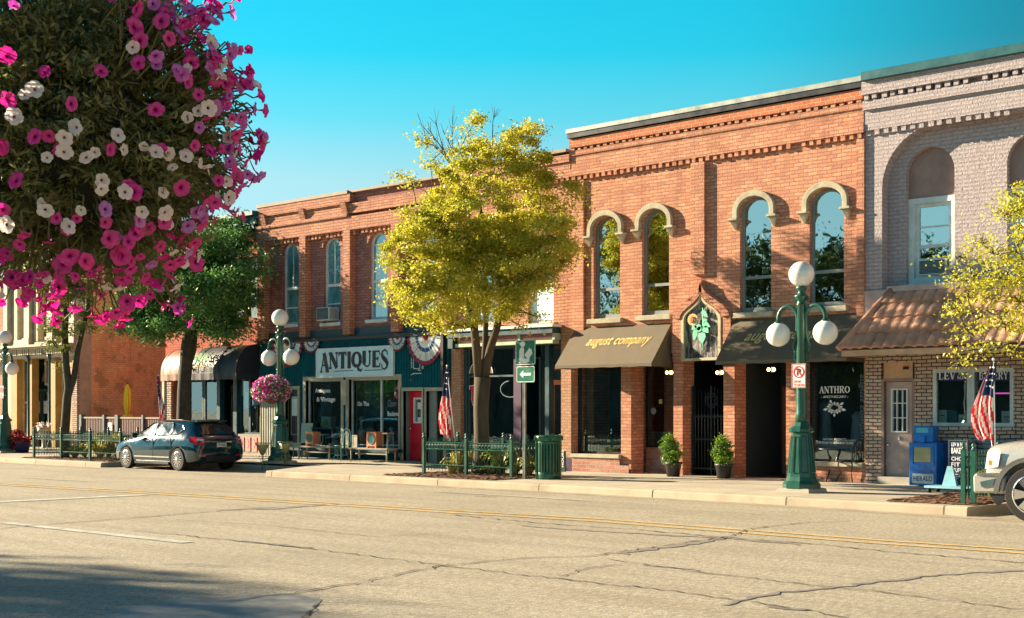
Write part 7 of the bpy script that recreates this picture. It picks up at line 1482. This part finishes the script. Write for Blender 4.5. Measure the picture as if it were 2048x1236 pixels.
# rolling bakery sign
RX_, RY_ = G(1907, 987, .15)
t = thing('sidewalk_sign', 'dark bakery menu sign board standing on a pale blue wheeled base', 'sign', (RX_, RY_, .15)); y = RY_ + .1; x0, x1 = WX(1899, y), WX(1934, y); z1 = WZ(1916, 882, y)
mb = MB(); mb.box(x0, x1, y, y + .04, .42, z1); mb.build('board', M['navy'], t)
mb = MB(); frame_rect(mb, x0 - .02, x1 + .02, .40, z1 + .02, .025, y - .012, y + .05)
for q in (.30, .46, .62): zz = z1 - (z1 - .42) * (q + .12); mb.box(x0 + .01, x1 - .01, y - .010, y - .001, zz, zz + .012)
mb.build('board_frame', M['frame_dark'], t)
for i, (s_, q, h_) in enumerate((('LEV & SON', .14, .07), ('BAKERY', .33, .11), ('CHOC', .52, .075), ('FIT', .67, .075), ('STUFFED', .82, .075), ('ROLLS', .95, .06))): text('lettering', s_, M['white_letter'], t, (x0 + .04, y - .014, z1 - (z1 - .42) * q), X3, Z3, (x1 - x0) * (.86 if i != 3 else .5), h_, bold=.02)
pb_ = plain('pale_blue_plastic', (.25, .55, .66), .5)
mb = MB(); bx0, bx1 = WX(1858, RY_), WX(1950, RY_); mb.box(bx0, bx1, RY_ - .22, RY_ + .30, .25, .29); mb.add([((bx0 + bx1) / 2 - .17, RY_ - .05, .291), ((bx0 + bx1) / 2 + .11, RY_ - .05, .291), ((bx0 + bx1) / 2 + .02, RY_ - .02, .66), ((bx0 + bx1) / 2 - .08, RY_ - .02, .66), ((bx0 + bx1) / 2 - .17, RY_ + .05, .291), ((bx0 + bx1) / 2 + .11, RY_ + .05, .291), ((bx0 + bx1) / 2 + .02, RY_ + .02, .66), ((bx0 + bx1) / 2 - .08, RY_ + .02, .66)], [(0, 1, 2, 3), (4, 7, 6, 5), (0, 3, 7, 4), (1, 5, 6, 2), (3, 2, 6, 7)]); mb.build('wheeled_base', pb_, t)
for xx in (bx0 + .08, bx1 - .08):
    for yy_ in (RY_ - .16, RY_ + .24): mb = MB(); mb.tube([(xx - .02, yy_, .205), (xx + .02, yy_, .205)], .05, 12); mb.build('caster', M['rubber'], t)
t = thing('slatted_bench', 'blue grey slatted bench against the bakery wall behind the sign', 'bench', (WX(1950, 26), 26.0, .15)); x0, x1 = WX(1928, 26.2), WX(1928, 26.2) + 1.6
mb = MB()
for i in range(6): mb.box(x0, x1, 26.25, 26.28, .62 + i * .085, .68 + i * .085)
mb.build('backrest', M['chalk'], t); mb = MB()
for i in range(4): mb.box(x0, x1, 25.8 + i * .11, 25.88 + i * .11, .56, .585)
mb.build('seat', M['chalk'], t)
for xx in (x0 + .05, x1 - .1): mb = MB(); mb.box(xx, xx + .05, 25.82, 25.87, .15, .559); mb.box(xx, xx + .05, 26.285, 26.33, .15, 1.1); mb.build('leg', M['iron'], t)

# ================================================================ things in front of the antiques shop
def lowbench(label, pxa, pxb, py, Y, d=.42):
    x0, x1 = WX(pxa, Y), WX(pxb, Y); g = SW(x0, Y); z = WZ((pxa + pxb) / 2, py, Y)
    t = thing('display_bench', label, 'bench', (x0, Y, g), 'long low benches under the antiques windows'); mb = MB(); mb.box(x0, x1, Y, Y + d, z - .05, z); mb.build('tabletop', M['wood_pale'], t, bevel=.006)
    for xx in (x0 + .06, x1 - .06):
        for yy_ in (Y + .05, Y + d - .05): mb = MB(); mb.tube([(xx, yy_, g), (xx, yy_, z - .05)], [.022, .026], 8); mb.build('leg', M['wood_pale'], t)
    mb = MB(); mb.box(x0 + .25, x1 - .08, Y + .04, Y + .07, g + .2, g + .235); mb.build('stretcher', M['wood_pale'], t); return x0, x1, z, Y
b1 = lowbench('weathered bench under the left antiques window', 593, 659, 892, 25.45); b2 = lowbench('weathered bench under the right antiques window', 697, 774, 896, 25.45)
def cabinet(label, px0, px1, bz, Y, h):
    x0, x1 = WX(px0, Y), WX(px1, Y); t = thing('speaker_cabinet', label, 'cabinet', (x0, Y, bz), 'old wooden cabinets with round fronts on the benches'); mb = MB(); mb.box(x0, x1, Y, Y + .3, bz + .05, bz + h)
    for xx in (x0, x1 - .05): mb.box(xx, xx + .05, Y, Y + .05, bz + .002, bz + .049)
    mb.build('case', M['wood_door'], t); c = ((x0 + x1) / 2, bz + .05 + (h - .05) * .5); r = min(x1 - x0, h) * .34
    mb = MB(); mb.prism(circ(*c, r), Y - .008, Y - .001); o = mb.build('round_front', M['skyish'], t); mb = MB(); ring(mb, circ(*c, r), circ(*c, r * 1.15), Y - .014, Y - .001); mb.build('ring_trim', M['wood'], o); return t
cabinet('small wooden cabinet with a round blue front on the left bench', 611, 626, b1[2], 25.5, .42); cabinet('wider wooden cabinet with a round blue front on the right bench', 733, 752, b2[2], 25.5, .46)
def box_stand(label, px0, px1, bz, Y, h, mat, nm='wooden_stool'):
    x0, x1 = WX(px0, Y), WX(px1, Y); t = thing(nm, label, 'stool', (x0, Y, bz)); mb = MB(); mb.box(x0, x1, Y, Y + .28, bz + h - .04, bz + h); mb.build('seat', mat, t)
    for xx in (x0 + .02, x1 - .02):
        for yy_ in (Y + .03, Y + .25): mb = MB(); mb.tube([(xx, yy_, bz + .002), (xx + (.03 if xx > x0 + .1 else -.03) * 0, yy_, bz + h - .04)], .012, 5); mb.build('leg', mat, t)
box_stand('small turquoise stool on the right end of the left bench', 637, 645, b1[2], 25.55, .36, M['skyish']); box_stand('low dark stool at the far end of the left bench', 650, 668, b1[2] - .02, 25.7, .3, M['frame_dark'])
box_stand('pale wooden stool on the right end of the right bench', 763, 774, b2[2], 25.55, .44, M['wood_pale'])
def frame_stand(label, px0, px1, bz, Y, h):
    x0, x1 = WX(px0, Y), WX(px1, Y); t = thing('picture_frame', label, 'frame', (x0, Y, bz)); mb = MB(); frame_rect(mb, x0, x1, bz + .002, bz + h, .03, Y, Y + .02); mb.box(x0 + .03, x1 - .03, Y + .008, Y + .012, bz + .03, bz + h - .03); mb.build('frame', M['frame_tan'], t)
frame_stand('small glass fronted frame standing at the left end of the right bench', 704, 714, b2[2], 25.6, .36)
def wire_chair(label, px, py, Y, mat, group, h=.95):
    X = WX(px, Y); g = SW(X, Y); t = thing('wire_chair', label, 'chair', (X, Y, g), group)
    mb = MB(); mb.lathe([(.02, .44), (.19, .44), (.195, .455), (.02, .46)], (X, Y, g), 18); mb.build('seat', mat, t)
    for sx in (-1, 1):
        for sy in (-1, 1): mb = MB(); mb.tube([(X + sx * .12, Y + sy * .12, g + .44), (X + sx * .09, Y + sy * .09, g + .3), (X + sx * .19, Y + sy * .19, g)], .009, 5); mb.build('leg', mat, t)
    mb = MB()
    for k in (.18, .11): mb.tube([(X - k, Y + .18, g + .45), (X - k * 1.1, Y + .2, g + .7), (X - k * .7, Y + .22, g + h * (.95 if k > .15 else .85)), (X, Y + .22, g + h * (1 if k > .15 else .9)), (X + k * .7, Y + .22, g + h * (.95 if k > .15 else .85)), (X + k * 1.1, Y + .2, g + .7), (X + k, Y + .18, g + .45)], .009, 5)
    mb.build('backrest', mat, t); mb = MB(); mb.tube([(X + .16 * math.cos(q), Y + .16 * math.sin(q), g + .18) for q in [2 * PI * i / 14 for i in range(15)]], .007, 4); mb.build('foot_ring', mat, t); return t
tl = plain('turquoise_wire', (.02, .22, .25), .5)
wire_chair('turquoise wire chair between the two benches', 682, 920, 25.2, tl, 'turquoise wire chairs before the antiques shop'); wire_chair('second turquoise wire chair tucked behind the left bench end', 670, 918, 25.75, tl, 'turquoise wire chairs before the antiques shop')
M['tub'] = plain('dark_teal_upholstery', (.01, .05, .06), .9, spec=.1)
t = thing('tub_chair', 'dark teal tub chair at the left end of the first bench', 'chair', (WX(600, 25.9), 25.9, .3)); X = WX(600, 25.9); g = SW(X, 25.9); mb = MB(); mb.box(X - .22, X + .24, 25.75, 26.15, g + .3, g + .45); mb.build('seat', M['tub'], t)
mb = MB(); mb.add([(X - .24 + .03, 26.1, g + .45), (X + .22, 26.1, g + .45), (X + .26, 26.2, g + 1.05), (X - .3, 26.2, g + 1.05), (X - .24, 26.16, g + .45), (X + .22, 26.16, g + .45), (X + .26, 26.26, g + 1.05), (X - .3, 26.26, g + 1.05)], [(0, 1, 2, 3), (4, 7, 6, 5), (0, 3, 7, 4), (1, 5, 6, 2), (3, 2, 6, 7)]); mb.build('backrest', M['tub'], t)
for sx in (-.18, .2):
    for yy_ in (25.8, 26.1): mb = MB(); mb.tube([(X + sx, yy_, g), (X + sx, yy_, g + .3)], .018, 5); mb.build('leg', M['tub'], t)
def goblet(label, px, py):
    X, Y = G(px, py, .15); g = SW(X, Y); t = thing('plant_stand', label, 'plant stand', (X, Y, g), 'pale wire goblet plant stands at the lamp base'); mb = MB()
    mb.tube([(X, Y, g), (X + .015, Y, g + .15), (X, Y, g + .3)], .016, 6)
    for k in range(3):
        a = 2 * PI * k / 3 + .4; d = Vector((math.cos(a), math.sin(a), 0)); mb.tube([Vector((X, Y, g + .12)), Vector((X, Y, g + .08)) + d * .08, Vector((X, Y, g)) + d * .15], .009, 5); c = Vector((X, Y, g + .2)) + d * .07; mb.tube([c + d * .05 * math.cos(q) + Vector((0, 0, .05 * math.sin(q))) for q in [2 * PI * i / 10 for i in range(9)]], .007, 4)
    mb.build('stem', M['goblet'], t); mb = MB()
    for k in range(12): a = 2 * PI * k / 12; d = Vector((math.cos(a), math.sin(a), 0)); mb.tube([Vector((X, Y, g + .3)) + d * .05, Vector((X, Y, g + .42)) + d * .11, Vector((X, Y, g + .62)) + d * .2], .006, 4)
    for r, z in ((.2, .62), (.12, .44)): mb.tube([(X + r * math.cos(q), Y + r * math.sin(q), g + z) for q in [2 * PI * i / 20 for i in range(21)]], .011, 5)
    mb.lathe([(.03, .3), (.10, .44), (.17, .58), (.165, .58), (.09, .44), (.02, .31)], (X, Y, g), 14); mb.build('cup', M['goblet'], t)
goblet('ornate wire goblet stand left of the middle lamp', 525, 932); goblet('plain wire goblet stand right of the middle lamp', 570, 931)

# ================================================================ patio fence, umbrella, pot plants at the left
t = thing('patio_fence', 'brown picket patio fence with slate posts and a small notice', 'fence', (WX(163), 26.6, .2)); y = 26.45; x0, x1 = WX(163, y), WX(328, y); g = .2; zt = WZ(230, 834, y)
mb = MB(); mb.box(x0, x1, y - .04, y + .04, zt - .06, zt); mb.box(x0, x1, y - .02, y + .02, g + .1, g + .16); mb.build('rail', M['wood_pale'], t)
n = int((x1 - x0) / .11); mb = MB()
for i in range(n): xx = x0 + (x1 - x0) * (i + .5) / n; mb.box(xx - .03, xx + .03, y - .015, y + .015, g + .161, zt - .061)
mb.build('pickets', M['picket_brown'], t)
for p, w in ((164, .16), (210, .12), (236, .2), (288, .1), (327, .12)): mb = MB(); xx = WX(p, y); mb.box(xx - w / 2, xx + w / 2, y - .08, y + .0801, g - .05, zt + .08); mb.build('post', M['post_grey'], t)
mb = MB(); xx = WX(224, y); mb.box(xx - .13, xx + .13, y - .09, y - .082, WZ(224, 861, y), WZ(224, 845, y)); mb.build('notice', M['paper'], t)
UX, UY = WX(255, 27.6), 27.6; t = thing('closed_umbrella', 'closed yellow patio umbrella standing behind the patio fence', 'umbrella', (UX, UY, .2)); mb = MB(); mb.tube([(UX, UY, .2), (UX, UY, WZ(255, 764, UY))], .03, 8); mb.build('pole', M['wood'], t)
z0, z1 = WZ(255, 838, UY), WZ(255, 767, UY); mb = MB(); n = 14
prof = [(.34, -.1), (.26, .02), (.16, .10), (.09, .17), (.13, .26), (.16, .45), (.145, .7), (.11, .86), (.055, .96), (.02, 1.0), (.012, 1.06)]
for j, (r, q) in enumerate(prof):
    for i in range(n): a = 2 * PI * i / n; rr_ = r * (1 + .34 * (1 if i % 2 else -1) * (1 - j / 14)); mb.v.append((UX + rr_ * math.cos(a) * .8, UY + rr_ * math.sin(a) * .8, z0 + (z1 - z0) * q))
for j in range(len(prof) - 1):
    for i in range(n): mb.f.append((j * n + i, j * n + (i + 1) % n, (j + 1) * n + (i + 1) % n, (j + 1) * n + i)); mb.mi.append(0); mb.sm.append(False)
mb.build('canopy', M['yellow_cloth'], t, fixn=False); mb = MB(); mb.lathe([(.115, .33), (.115, .37)], (UX, UY, z0 + (z1 - z0) * .02 - .0 + (z1 - z0) * 0), 12); mb.v = [(a, b, z0 + (z1 - z0) * .16 + (c - z0) * .02) for a, b, c in mb.v]; mb.build('tie_strap', M['yellow_cloth'], t)
M['red_leaf'] = leafmat('red_coleus', (.30, .02, .03), (.45, .05, .05), (.12, .02, .03), .3, 4, 14)
for px_, py_, r, lab in ((28, 898, .34, 'tumbling red leaved potted plant beside the far left lamp'), (45, 902, .32, 'dark red leaved plant in a blue pot by the cream building'), (6, 880, .3, 'red and white potted flowers at the left edge')):
    X, Y = G(px_, py_ + 6, .15); Y = min(Y, 26); X = WX(px_, Y); t = thing('potted_plant', lab, 'plant', (X, Y, .15), 'red potted plants by the cream building'); mb = MB(); mb.lathe([(.2, 0), (.28, .4), (.3, .44), (.24, .44)], (X, Y, .17), 16); mb.build('pot', M['navy'], t)
    leaves('foliage', [((X, Y, .75), r), ((X - .15, Y - .1, .6), r * .8), ((X + .15, Y, .7), r * .8), ((X - .2, Y - .15, .4), r * .5)], M['red_leaf'], t, 9000, .09, 70 + px_, clump=.08)
X, Y = WX(88, 26.0), 26.0; t = thing('stone_urn', 'pale stone urn with a few flowers by the cream building entrance', 'urn', (X, Y, .15)); mb = MB(); mb.lathe([(.16, 0), (.16, .08), (.08, .14), (.08, .5), (.14, .6), (.24, .75), (.26, .9), (.2, .9)], (X, Y, .17), 14); mb.build('urn', M['cream'], t); leaves('flowers', [((X, Y, 1.15), .18)], M['petal_w'], t, 9000, .06, 5, clump=.06)

# ================================================================ vehicles
def loft_body(name, st, Xf, Yn, W_, parent, mat, wheels, arch_r, arch_w=.32, sub=2):
    """st: stations (x, z bottom, half width, z belt, half width at belt, z roof edge, half width roof, z centre)"""
    bm = bmesh.new(); rings = []; yc = Yn + W_ / 2; off = wloc(parent)
    for (x, zb, w, zbelt, wb, zr, wr, zc) in st:
        prof = [(0, zb), (w * .86, zb), (w * .97, zb + .06), (w, zb + (zbelt - zb) * .35), (w * 1.0, zb + (zbelt - zb) * .72), (wb, zbelt), ((wb + wr) / 2 + .015, (zbelt + zr) / 2), (wr, zr), (wr * .72, zc - .012 if zc > zr else zr + .01), (0, zc)]
        full = [(-a, b) for a, b in prof[::-1]] + prof[1:-1]
        rings.append([bm.verts.new((Xf + x - off.x, yc + a - off.y, b - off.z)) for a, b in full])
    n = len(rings[0])
    for a, b in zip(rings, rings[1:]):
        for i in range(n): bm.faces.new((a[i], a[(i + 1) % n], b[(i + 1) % n], b[i]))
    bm.faces.new(rings[0]); bm.faces.new(rings[-1][::-1]); bmesh.ops.recalc_face_normals(bm, faces=bm.faces)
    for f in bm.faces: f.smooth = True
    me = bpy.data.meshes.new(name); bm.to_mesh(me); bm.free(); me.materials.append(mat); o = bpy.data.objects.new(name, me); COL.objects.link(o)
    md = o.modifiers.new('s', 'SUBSURF'); md.levels = sub; md.render_levels = sub
    cuts = []
    for wx, wz in wheels:
        for side in (0, 1):
            c = MB(); y0 = yc - W_ / 2 - .2 if side == 0 else yc + W_ / 2 - arch_w; c.tube([(wx, y0, wz), (wx, y0 + arch_w + .2, wz)], arch_r, 28); co = c.build('cut', mat); co.location = -off; cuts.append(co); bo = o.modifiers.new('b', 'BOOLEAN'); bo.object = co; bo.operation = 'DIFFERENCE'; bo.solver = 'EXACT'
    bpy.context.view_layer.update(); dg = bpy.context.evaluated_depsgraph_get(); ev = bpy.data.meshes.new_from_object(o.evaluated_get(dg)); o.modifiers.clear(); o.data = ev
    for c in cuts: bpy.data.objects.remove(c)
    ev.materials.clear(); ev.materials.append(mat)
    for p in ev.polygons: p.material_index = 0
    o.parent = parent; return o
def wheel(parent, X, Y, r, w, face=-1, spokes=12, tyre='rubber', rimr=.68, dark=False):
    """wheel whose outer face looks along face * y"""
    t = MB(); c = Vector((X, Y, r)); k = 36; prof = [(rimr, -.0), (rimr * 1.02, .0), (.93, .0), (.985, .03), (1, .06), (1, w - .06), (.985, w - .03), (.9, w), (rimr, w)]
    for q, d in prof:
        for i in range(k): a = 2 * PI * i / k; t.v.append((X + r * q * math.cos(a), Y - face * d if False else Y + (-face) * d, r + r * q * math.sin(a)))
    for j in range(len(prof) - 1):
        for i in range(k): t.f.append((j * k + i, j * k + (i + 1) % k, (j + 1) * k + (i + 1) % k, (j + 1) * k + i)); t.mi.append(0); t.sm.append(False)
    ty = t.build('wheel', M[tyre], parent)
    m = MB(); yo = Y + face * .0
    def P(rad, a, d): return (X + r * rad * math.cos(a), Y - face * d, r + r * rad * math.sin(a))
    for i in range(k):
        a, b = 2 * PI * i / k, 2 * PI * (i + 1) / k
        m.quad(P(rimr, a, 0), P(rimr, b, 0), P(rimr * .93, b, -.008), P(rimr * .93, a, -.008)); m.quad(P(rimr * .93, a, -.008), P(rimr * .93, b, -.008), P(rimr * .9, b, .1), P(rimr * .9, a, .1))
    for s in range(spokes):
        a = 2 * PI * s / spokes; da = .30 if spokes < 8 else .085 + .02 * (s % 2); m.add([P(.13, a - da * 2, -.012), P(.13, a + da * 2, -.012), P(rimr * .93, a + da, -.004), P(rimr * .93, a - da, -.004), P(.13, a - da * 2, .03), P(.13, a + da * 2, .03), P(rimr * .93, a + da, .03), P(rimr * .93, a - da, .03)], [(0, 1, 2, 3), (0, 3, 7, 4), (1, 5, 6, 2)])
    m.lathe([(.001, 0), (.15 * r * 1.2, 0), (.16 * r * 1.2, .03)], (0, 0, 0), 16); q = 17 * 0
    nb = 3 * 16; m.v[-nb:] = [(X + a, Y + face * .016 - face * c_, r + b) for a, b, c_ in m.v[-nb:]]
    m.build('rim', M['chrome'] if dark else M['rim'], ty, fixn=False)
    b = MB(); b.prism(circ(X, r, r * rimr * .92, 24), *sorted((Y - face * .09, Y - face * .11))); b.build('brake', M['black'], ty)
    return ty
def patch(name, o, mat, quadpts, parent, **k):
    mb = MB(); mb.add(quadpts, [tuple(range(len(quadpts)))]); return mb.build(name, mat, parent, fixn=False)
M['car_blue'] = plain('dark_teal_car_paint', (.001, .028, .045), .12, .2, var=.05, coat=1.0, bump=0)
M['car_silver'] = plain('warm_silver_car_paint', (.44, .43, .40), .28, .3, var=.06, coat=.8, bump=0)
M['car_glass'] = plain('tinted_car_glass', (.01, .035, .045), .04, .3, var=.02, bump=0, coat=1.0)
M['tail_red'] = plain('red_lamp_lens', (.62, .012, .03), .12, coat=1, var=.05); M['tail_white'] = plain('clear_lamp_lens', (.6, .62, .62), .12, coat=1, var=.05)
XF = -35.55; YN = 21.68; CW = 1.74
car = thing('parked_car', 'dark teal hatchback parked by the kerb with its tail towards the camera', 'car', (XF + 2.2, YN + CW / 2, 0))
st = [(.0, .36, .52, .52, .50, .62, .46, .64), (.06, .24, .70, .60, .66, .70, .58, .72), (.30, .19, .82, .70, .78, .79, .64, .82), (.85, .18, .868, .82, .82, .90, .70, .94), (1.22, .18, .87, .90, .80, .97, .66, 1.0),
      (1.50, .18, .87, .93, .79, 1.12, .64, 1.16), (1.95, .18, .87, .945, .79, 1.36, .60, 1.41), (2.35, .18, .87, .96, .79, 1.43, .58, 1.475), (3.0, .18, .87, .985, .79, 1.43, .575, 1.475), (3.55, .18, .87, 1.01, .785, 1.40, .565, 1.445),
      (3.88, .19, .868, 1.02, .77, 1.36, .55, 1.40), (4.06, .21, .86, 1.01, .74, 1.20, .56, 1.24), (4.22, .24, .84, .98, .72, 1.03, .58, 1.06), (4.36, .28, .82, .86, .72, .92, .62, .93), (4.42, .34, .76, .66, .68, .74, .6, .75)]
FWX, RWX = XF + .92, XF + 3.55
body = loft_body('body', st, XF, YN, CW, car, M['car_blue'], [(FWX, .325), (RWX, .325)], .365)
yc = YN + CW / 2
def side_y(wb, wr, q): return wb + (wr - wb) * q
def side_glass(pts, s, name='side_window', inset=.012):
    """pts: (x, height fraction of the glass, belt z, roof z, half width belt, half width roof)"""
    vs = []
    for x, q in pts:
        # interpolate the stations
        for a, b in zip(st, st[1:]):
            if a[0] <= x <= b[0]:
                k = (x - a[0]) / (b[0] - a[0]); v = [a[i] + (b[i] - a[i]) * k for i in range(8)]; break
        zbelt, wb, zr, wr = v[3], v[4], v[5], v[6]
        z = zbelt + .025 + (zr - zbelt - .065) * q; y = wb + (wr - wb) * ((z - zbelt) / (zr - zbelt)) + inset + .02 * math.sin(PI * (z - zbelt) / (zr - zbelt)); vs.append((XF + x, yc + s * y, z))
    mb = MB(); mb.add(vs, [tuple(range(len(vs)))]); mb.build(name, M['car_glass'], car, fixn=False)
    c = MB(); c.tube([Vector(v) + Vector((0, s * .002, 0)) for v in vs + [vs[0]]], .010, 4); c.build('window_surround', M['chrome'] if s < 0 else M['black'], car)
for s in (-1, 1):
    side_glass([(1.42, .0), (2.28, 0), (2.28, .96), (2.05, .95), (1.62, .5)], s); side_glass([(2.36, 0), (3.02, 0), (3.18, .3), (3.02, .95), (2.36, .97)], s); side_glass([(3.10, .0), (3.42, .02), (3.66, .5), (3.5, .80), (3.14, .92), (3.24, .45)], s)
# hatch glass, windscreen
def top_patch(name, x0, x1, f0, f1, mat, lift=.012):
    vs = []
    for x, f in ((x0, f0), (x1, f1)):
        for a, b in zip(st, st[1:]):
            if a[0] <= x <= b[0]: k = (x - a[0]) / (b[0] - a[0]); v = [a[i] + (b[i] - a[i]) * k for i in range(8)]; break
        row = []
        for q in (-1, -.75, -.4, 0, .4, .75, 1): y = v[6] * f * q; z = v[5] + (v[7] - v[5]) * (1 - abs(q) ** 2.2) + lift; row.append((XF + x + lift, yc + y, z))
        vs += row
    mb = MB(); mb.add(vs, [(i, i + 1, 8 + i, 7 + i) for i in range(6)]); mb.build(name, mat, car, fixn=False)
top_patch('rear_window', 3.93, 4.24, .93, 1.10, M['car_glass'], .014); top_patch('windscreen', 1.30, 1.90, 1.05, .95, M['car_glass'], .02)
mb = MB(); mb.bx((XF + 3.86, yc, 1.425), (.26, 1.02, .025), ry=.12); mb.build('roof_spoiler', M['car_blue'], car, bevel=.01)
mb = MB(); mb.tube([(XF + 3.55, yc, 1.45), (XF + 3.72, yc, 1.60)], [.010, .003], 5); mb.build('aerial', M['black'], car)
for x in (2.32, 3.22): mb = MB(); mb.box(XF + x - .004, XF + x + .004, YN - .004, YN + .02, .34, .95); mb.build('door_seam', M['black'], car)
for x in (2.12, 3.0): mb = MB(); mb.box(XF + x - .1, XF + x + .08, YN - .035, YN - .012, .84, .87); mb.build('door_handle', M['chrome'], car, bevel=.008)
mb = MB(); mb.box(XF + 1.36, XF + 3.14, YN - .008, YN + .03, .365, .40); mb.build('door_moulding', M['chrome'], car); mb = MB(); mb.box(XF + 1.36, XF + 3.1, YN + .0, YN + .06, .17, .24); mb.build('sill', M['black'], car, bevel=.01)
for s in (-1, 1):
    yo = yc + s * .97; mb = MB(); mb.bx((XF + 1.52, yo, 1.0), (.12, .17, .13)); mb.build('wing_mirror', M['car_blue'], car, bevel=.02)
    mb = MB(); ys = yc + s * .73; mb.add([(XF + 4.02, yc + s * .80, .98), (XF + 4.24, yc + s * .74, .97), (XF + 4.36, yc + s * .58, .95), (XF + 4.40, yc + s * .56, .78), (XF + 4.32, yc + s * .77, .74), (XF + 4.10, yc + s * .855, .84)], [(0, 1, 4, 5), (1, 2, 3, 4)])
    mb.v = [(a + .03, b + s * .02, c) for a, b, c in mb.v]; b0 = len(mb.v); mb.v += [(a - .12, b - s * .08, c) for a, b, c in mb.v[:6]]; mb.f += [(0, 1, 7, 6), (1, 2, 8, 7), (2, 3, 9, 8), (3, 4, 10, 9), (4, 5, 11, 10), (5, 0, 6, 11)]; mb.mi += [0] * 6; mb.sm += [False] * 6
    tl_ = mb.build('tail_light', M['tail_red'], car); mb = MB(); mb.add([(XF + 4.285, yc + s * .755, .925), (XF + 4.398, yc + s * .59, .915), (XF + 4.425, yc + s * .585, .865), (XF + 4.33, yc + s * .775, .865)], [(0, 1, 2, 3)]); mb.build('reversing_lens', M['tail_white'], tl_, fixn=False)
    mb = MB(); mb.bx((XF + .12, yc + s * .58, .66), (.22, .26, .12), rz=s * .5); mb.build('headlight', M['tail_white'], car, bevel=.02)
mb = MB(); mb.box(XF + 4.435, XF + 4.45, yc - .16, yc + .16, .68, .80); pl_ = mb.build('number_plate', M['paper'], car); text('plate_number', 'DTX 5852', M['navy'], pl_, (XF + 4.452, yc - .14, .71), Y3, Z3, .28, .065, bold=.02)
mb = MB(); mb.box(XF + 4.42, XF + 4.44, yc - .34, yc + .34, .815, .835); mb.build('hatch_trim', M['chrome'], car); mb = MB(); mb.box(XF + 4.405, XF + 4.425, yc - .5, yc + .5, .30, .42); mb.build('bumper_insert', M['black'], car)
for s in (-1, 1): mb = MB(); mb.box(XF + 4.38, XF + 4.41, yc + s * .6 - .07, yc + s * .6 + .07, .42, .47); mb.build('reflector', M['tail_red'], car)
for wx in (FWX, RWX): wheel(car, wx, YN - .005, .325, .2, -1, 14); wheel(car, wx, YN + CW + .005, .325, .2, 1, 14)
# pickup
TXF = -8.27; TYN = 20.22; TWd = 2.0
tr = thing('pickup_truck', 'silver pickup truck nosing in at the right edge with large alloy wheels', 'truck', (TXF + 2.9, TYN + 1, 0))
ts = [(.0, .62, .80, .92, .78, 1.02, .74, 1.04), (.05, .42, .93, 1.05, .90, 1.14, .80, 1.16), (.25, .38, .985, 1.12, .95, 1.20, .84, 1.24), (.9, .40, 1.0, 1.16, .96, 1.24, .84, 1.30), (1.55, .42, 1.0, 1.2, .95, 1.29, .80, 1.33), (1.8, .42, 1.0, 1.22, .94, 1.5, .76, 1.55), (2.3, .42, 1.0, 1.23, .93, 1.86, .70, 1.91), (3.6, .42, 1.0, 1.24, .93, 1.88, .70, 1.93), (3.95, .42, 1.0, 1.25, .93, 1.6, .74, 1.62), (4.0, .45, 1.0, 1.27, .96, 1.29, .92, 1.29), (5.7, .5, 1.0, 1.27, .96, 1.29, .92, 1.29), (5.8, .6, .96, 1.2, .94, 1.24, .9, 1.25)]
TW1, TW2 = TXF + .80, TXF + 4.5
loft_body('body', ts, TXF, TYN, TWd, tr, M['car_silver'], [(TW1, .43), (TW2, .43)], .52, .4)
for wx in (TW1, TW2): wheel(tr, wx, TYN - .01, .43, .28, -1, 6, rimr=.70, dark=True); wheel(tr, wx, TYN + TWd + .01, .43, .28, 1, 6, rimr=.70)
for wx in (TW1, TW2):
    mb = MB(); inn = [(wx + .505 * math.cos(a), .43 + .505 * math.sin(a)) for a in [PI * i / 16 - .05 for i in range(17)]]; out = [(wx + .585 * math.cos(a), .43 + .575 * math.sin(a)) for a in [PI * i / 16 - .05 for i in range(17)]]; band(mb, inn, out, TYN - .025, TYN + .06); mb.build('wheel_arch_flare', plain('grey_flare', (.10, .10, .10), .5), tr)
tyc = TYN + 1
for s in (-1, 1):
    mb = MB(); mb.add([(TXF + .10, tyc + s * .90, 1.06), (TXF + .34, tyc + s * .985, 1.08), (TXF + .30, tyc + s * .995, .84), (TXF + .06, tyc + s * .90, .80), (TXF - .01, tyc + s * .62, .82), (TXF + .02, tyc + s * .62, 1.04)], [(0, 1, 2, 3), (5, 0, 3, 4)]); mb.v = [(a - .015, b + s * .02, c) for a, b, c in mb.v]; hl = mb.build('headlight', M['tail_white'], tr, fixn=False); mb = MB(); mb.bx((TXF + .16, tyc + s * .955, .90), (.08, .03, .07)); mb.build('indicator', plain('amber_lens', (.7, .25, .04), .2), hl)
mb = MB(); mb.box(TXF - .02, TXF + .02, tyc - .58, tyc + .58, .80, 1.03); mb.build('grille', M['black'], tr, bevel=.01); mb = MB()
for i in range(3): mb.box(TXF - .035, TXF - .021, tyc - .58, tyc + .58, .84 + i * .07, .86 + i * .07)
mb.build('grille_bar', M['chrome'], tr)
mb = MB(); pr = [(TXF - .12, .42), (TXF - .13, .70), (TXF - .05, .74), (TXF + .35, .74), (TXF + .40, .62), (TXF + .36, .44)]
mb.prism(pr, tyc - .98, tyc + .98); mb.build('bumper', M['car_silver'], tr, bevel=.03); mb = MB(); mb.box(TXF - .05, TXF + .38, TYN - .006, TYN + .02, .70, .742); mb.build('chrome_strip', M['chrome'], tr)
mb = MB(); mb.prism([(TXF + .0, .60), (TXF + .24, .66), (TXF + .2, .55), (TXF + .02, .52)], TYN - .004, TYN + .02); mb.build('fog_lamp', M['frame_dark'], tr)
mb = MB(); mb.prism([(TXF + .12, .42), (TXF + .36, .42), (TXF + .28, .24), (TXF + .22, .24)], TYN + .08, TYN + .12); mb.build('mud_deflector', M['black'], tr)
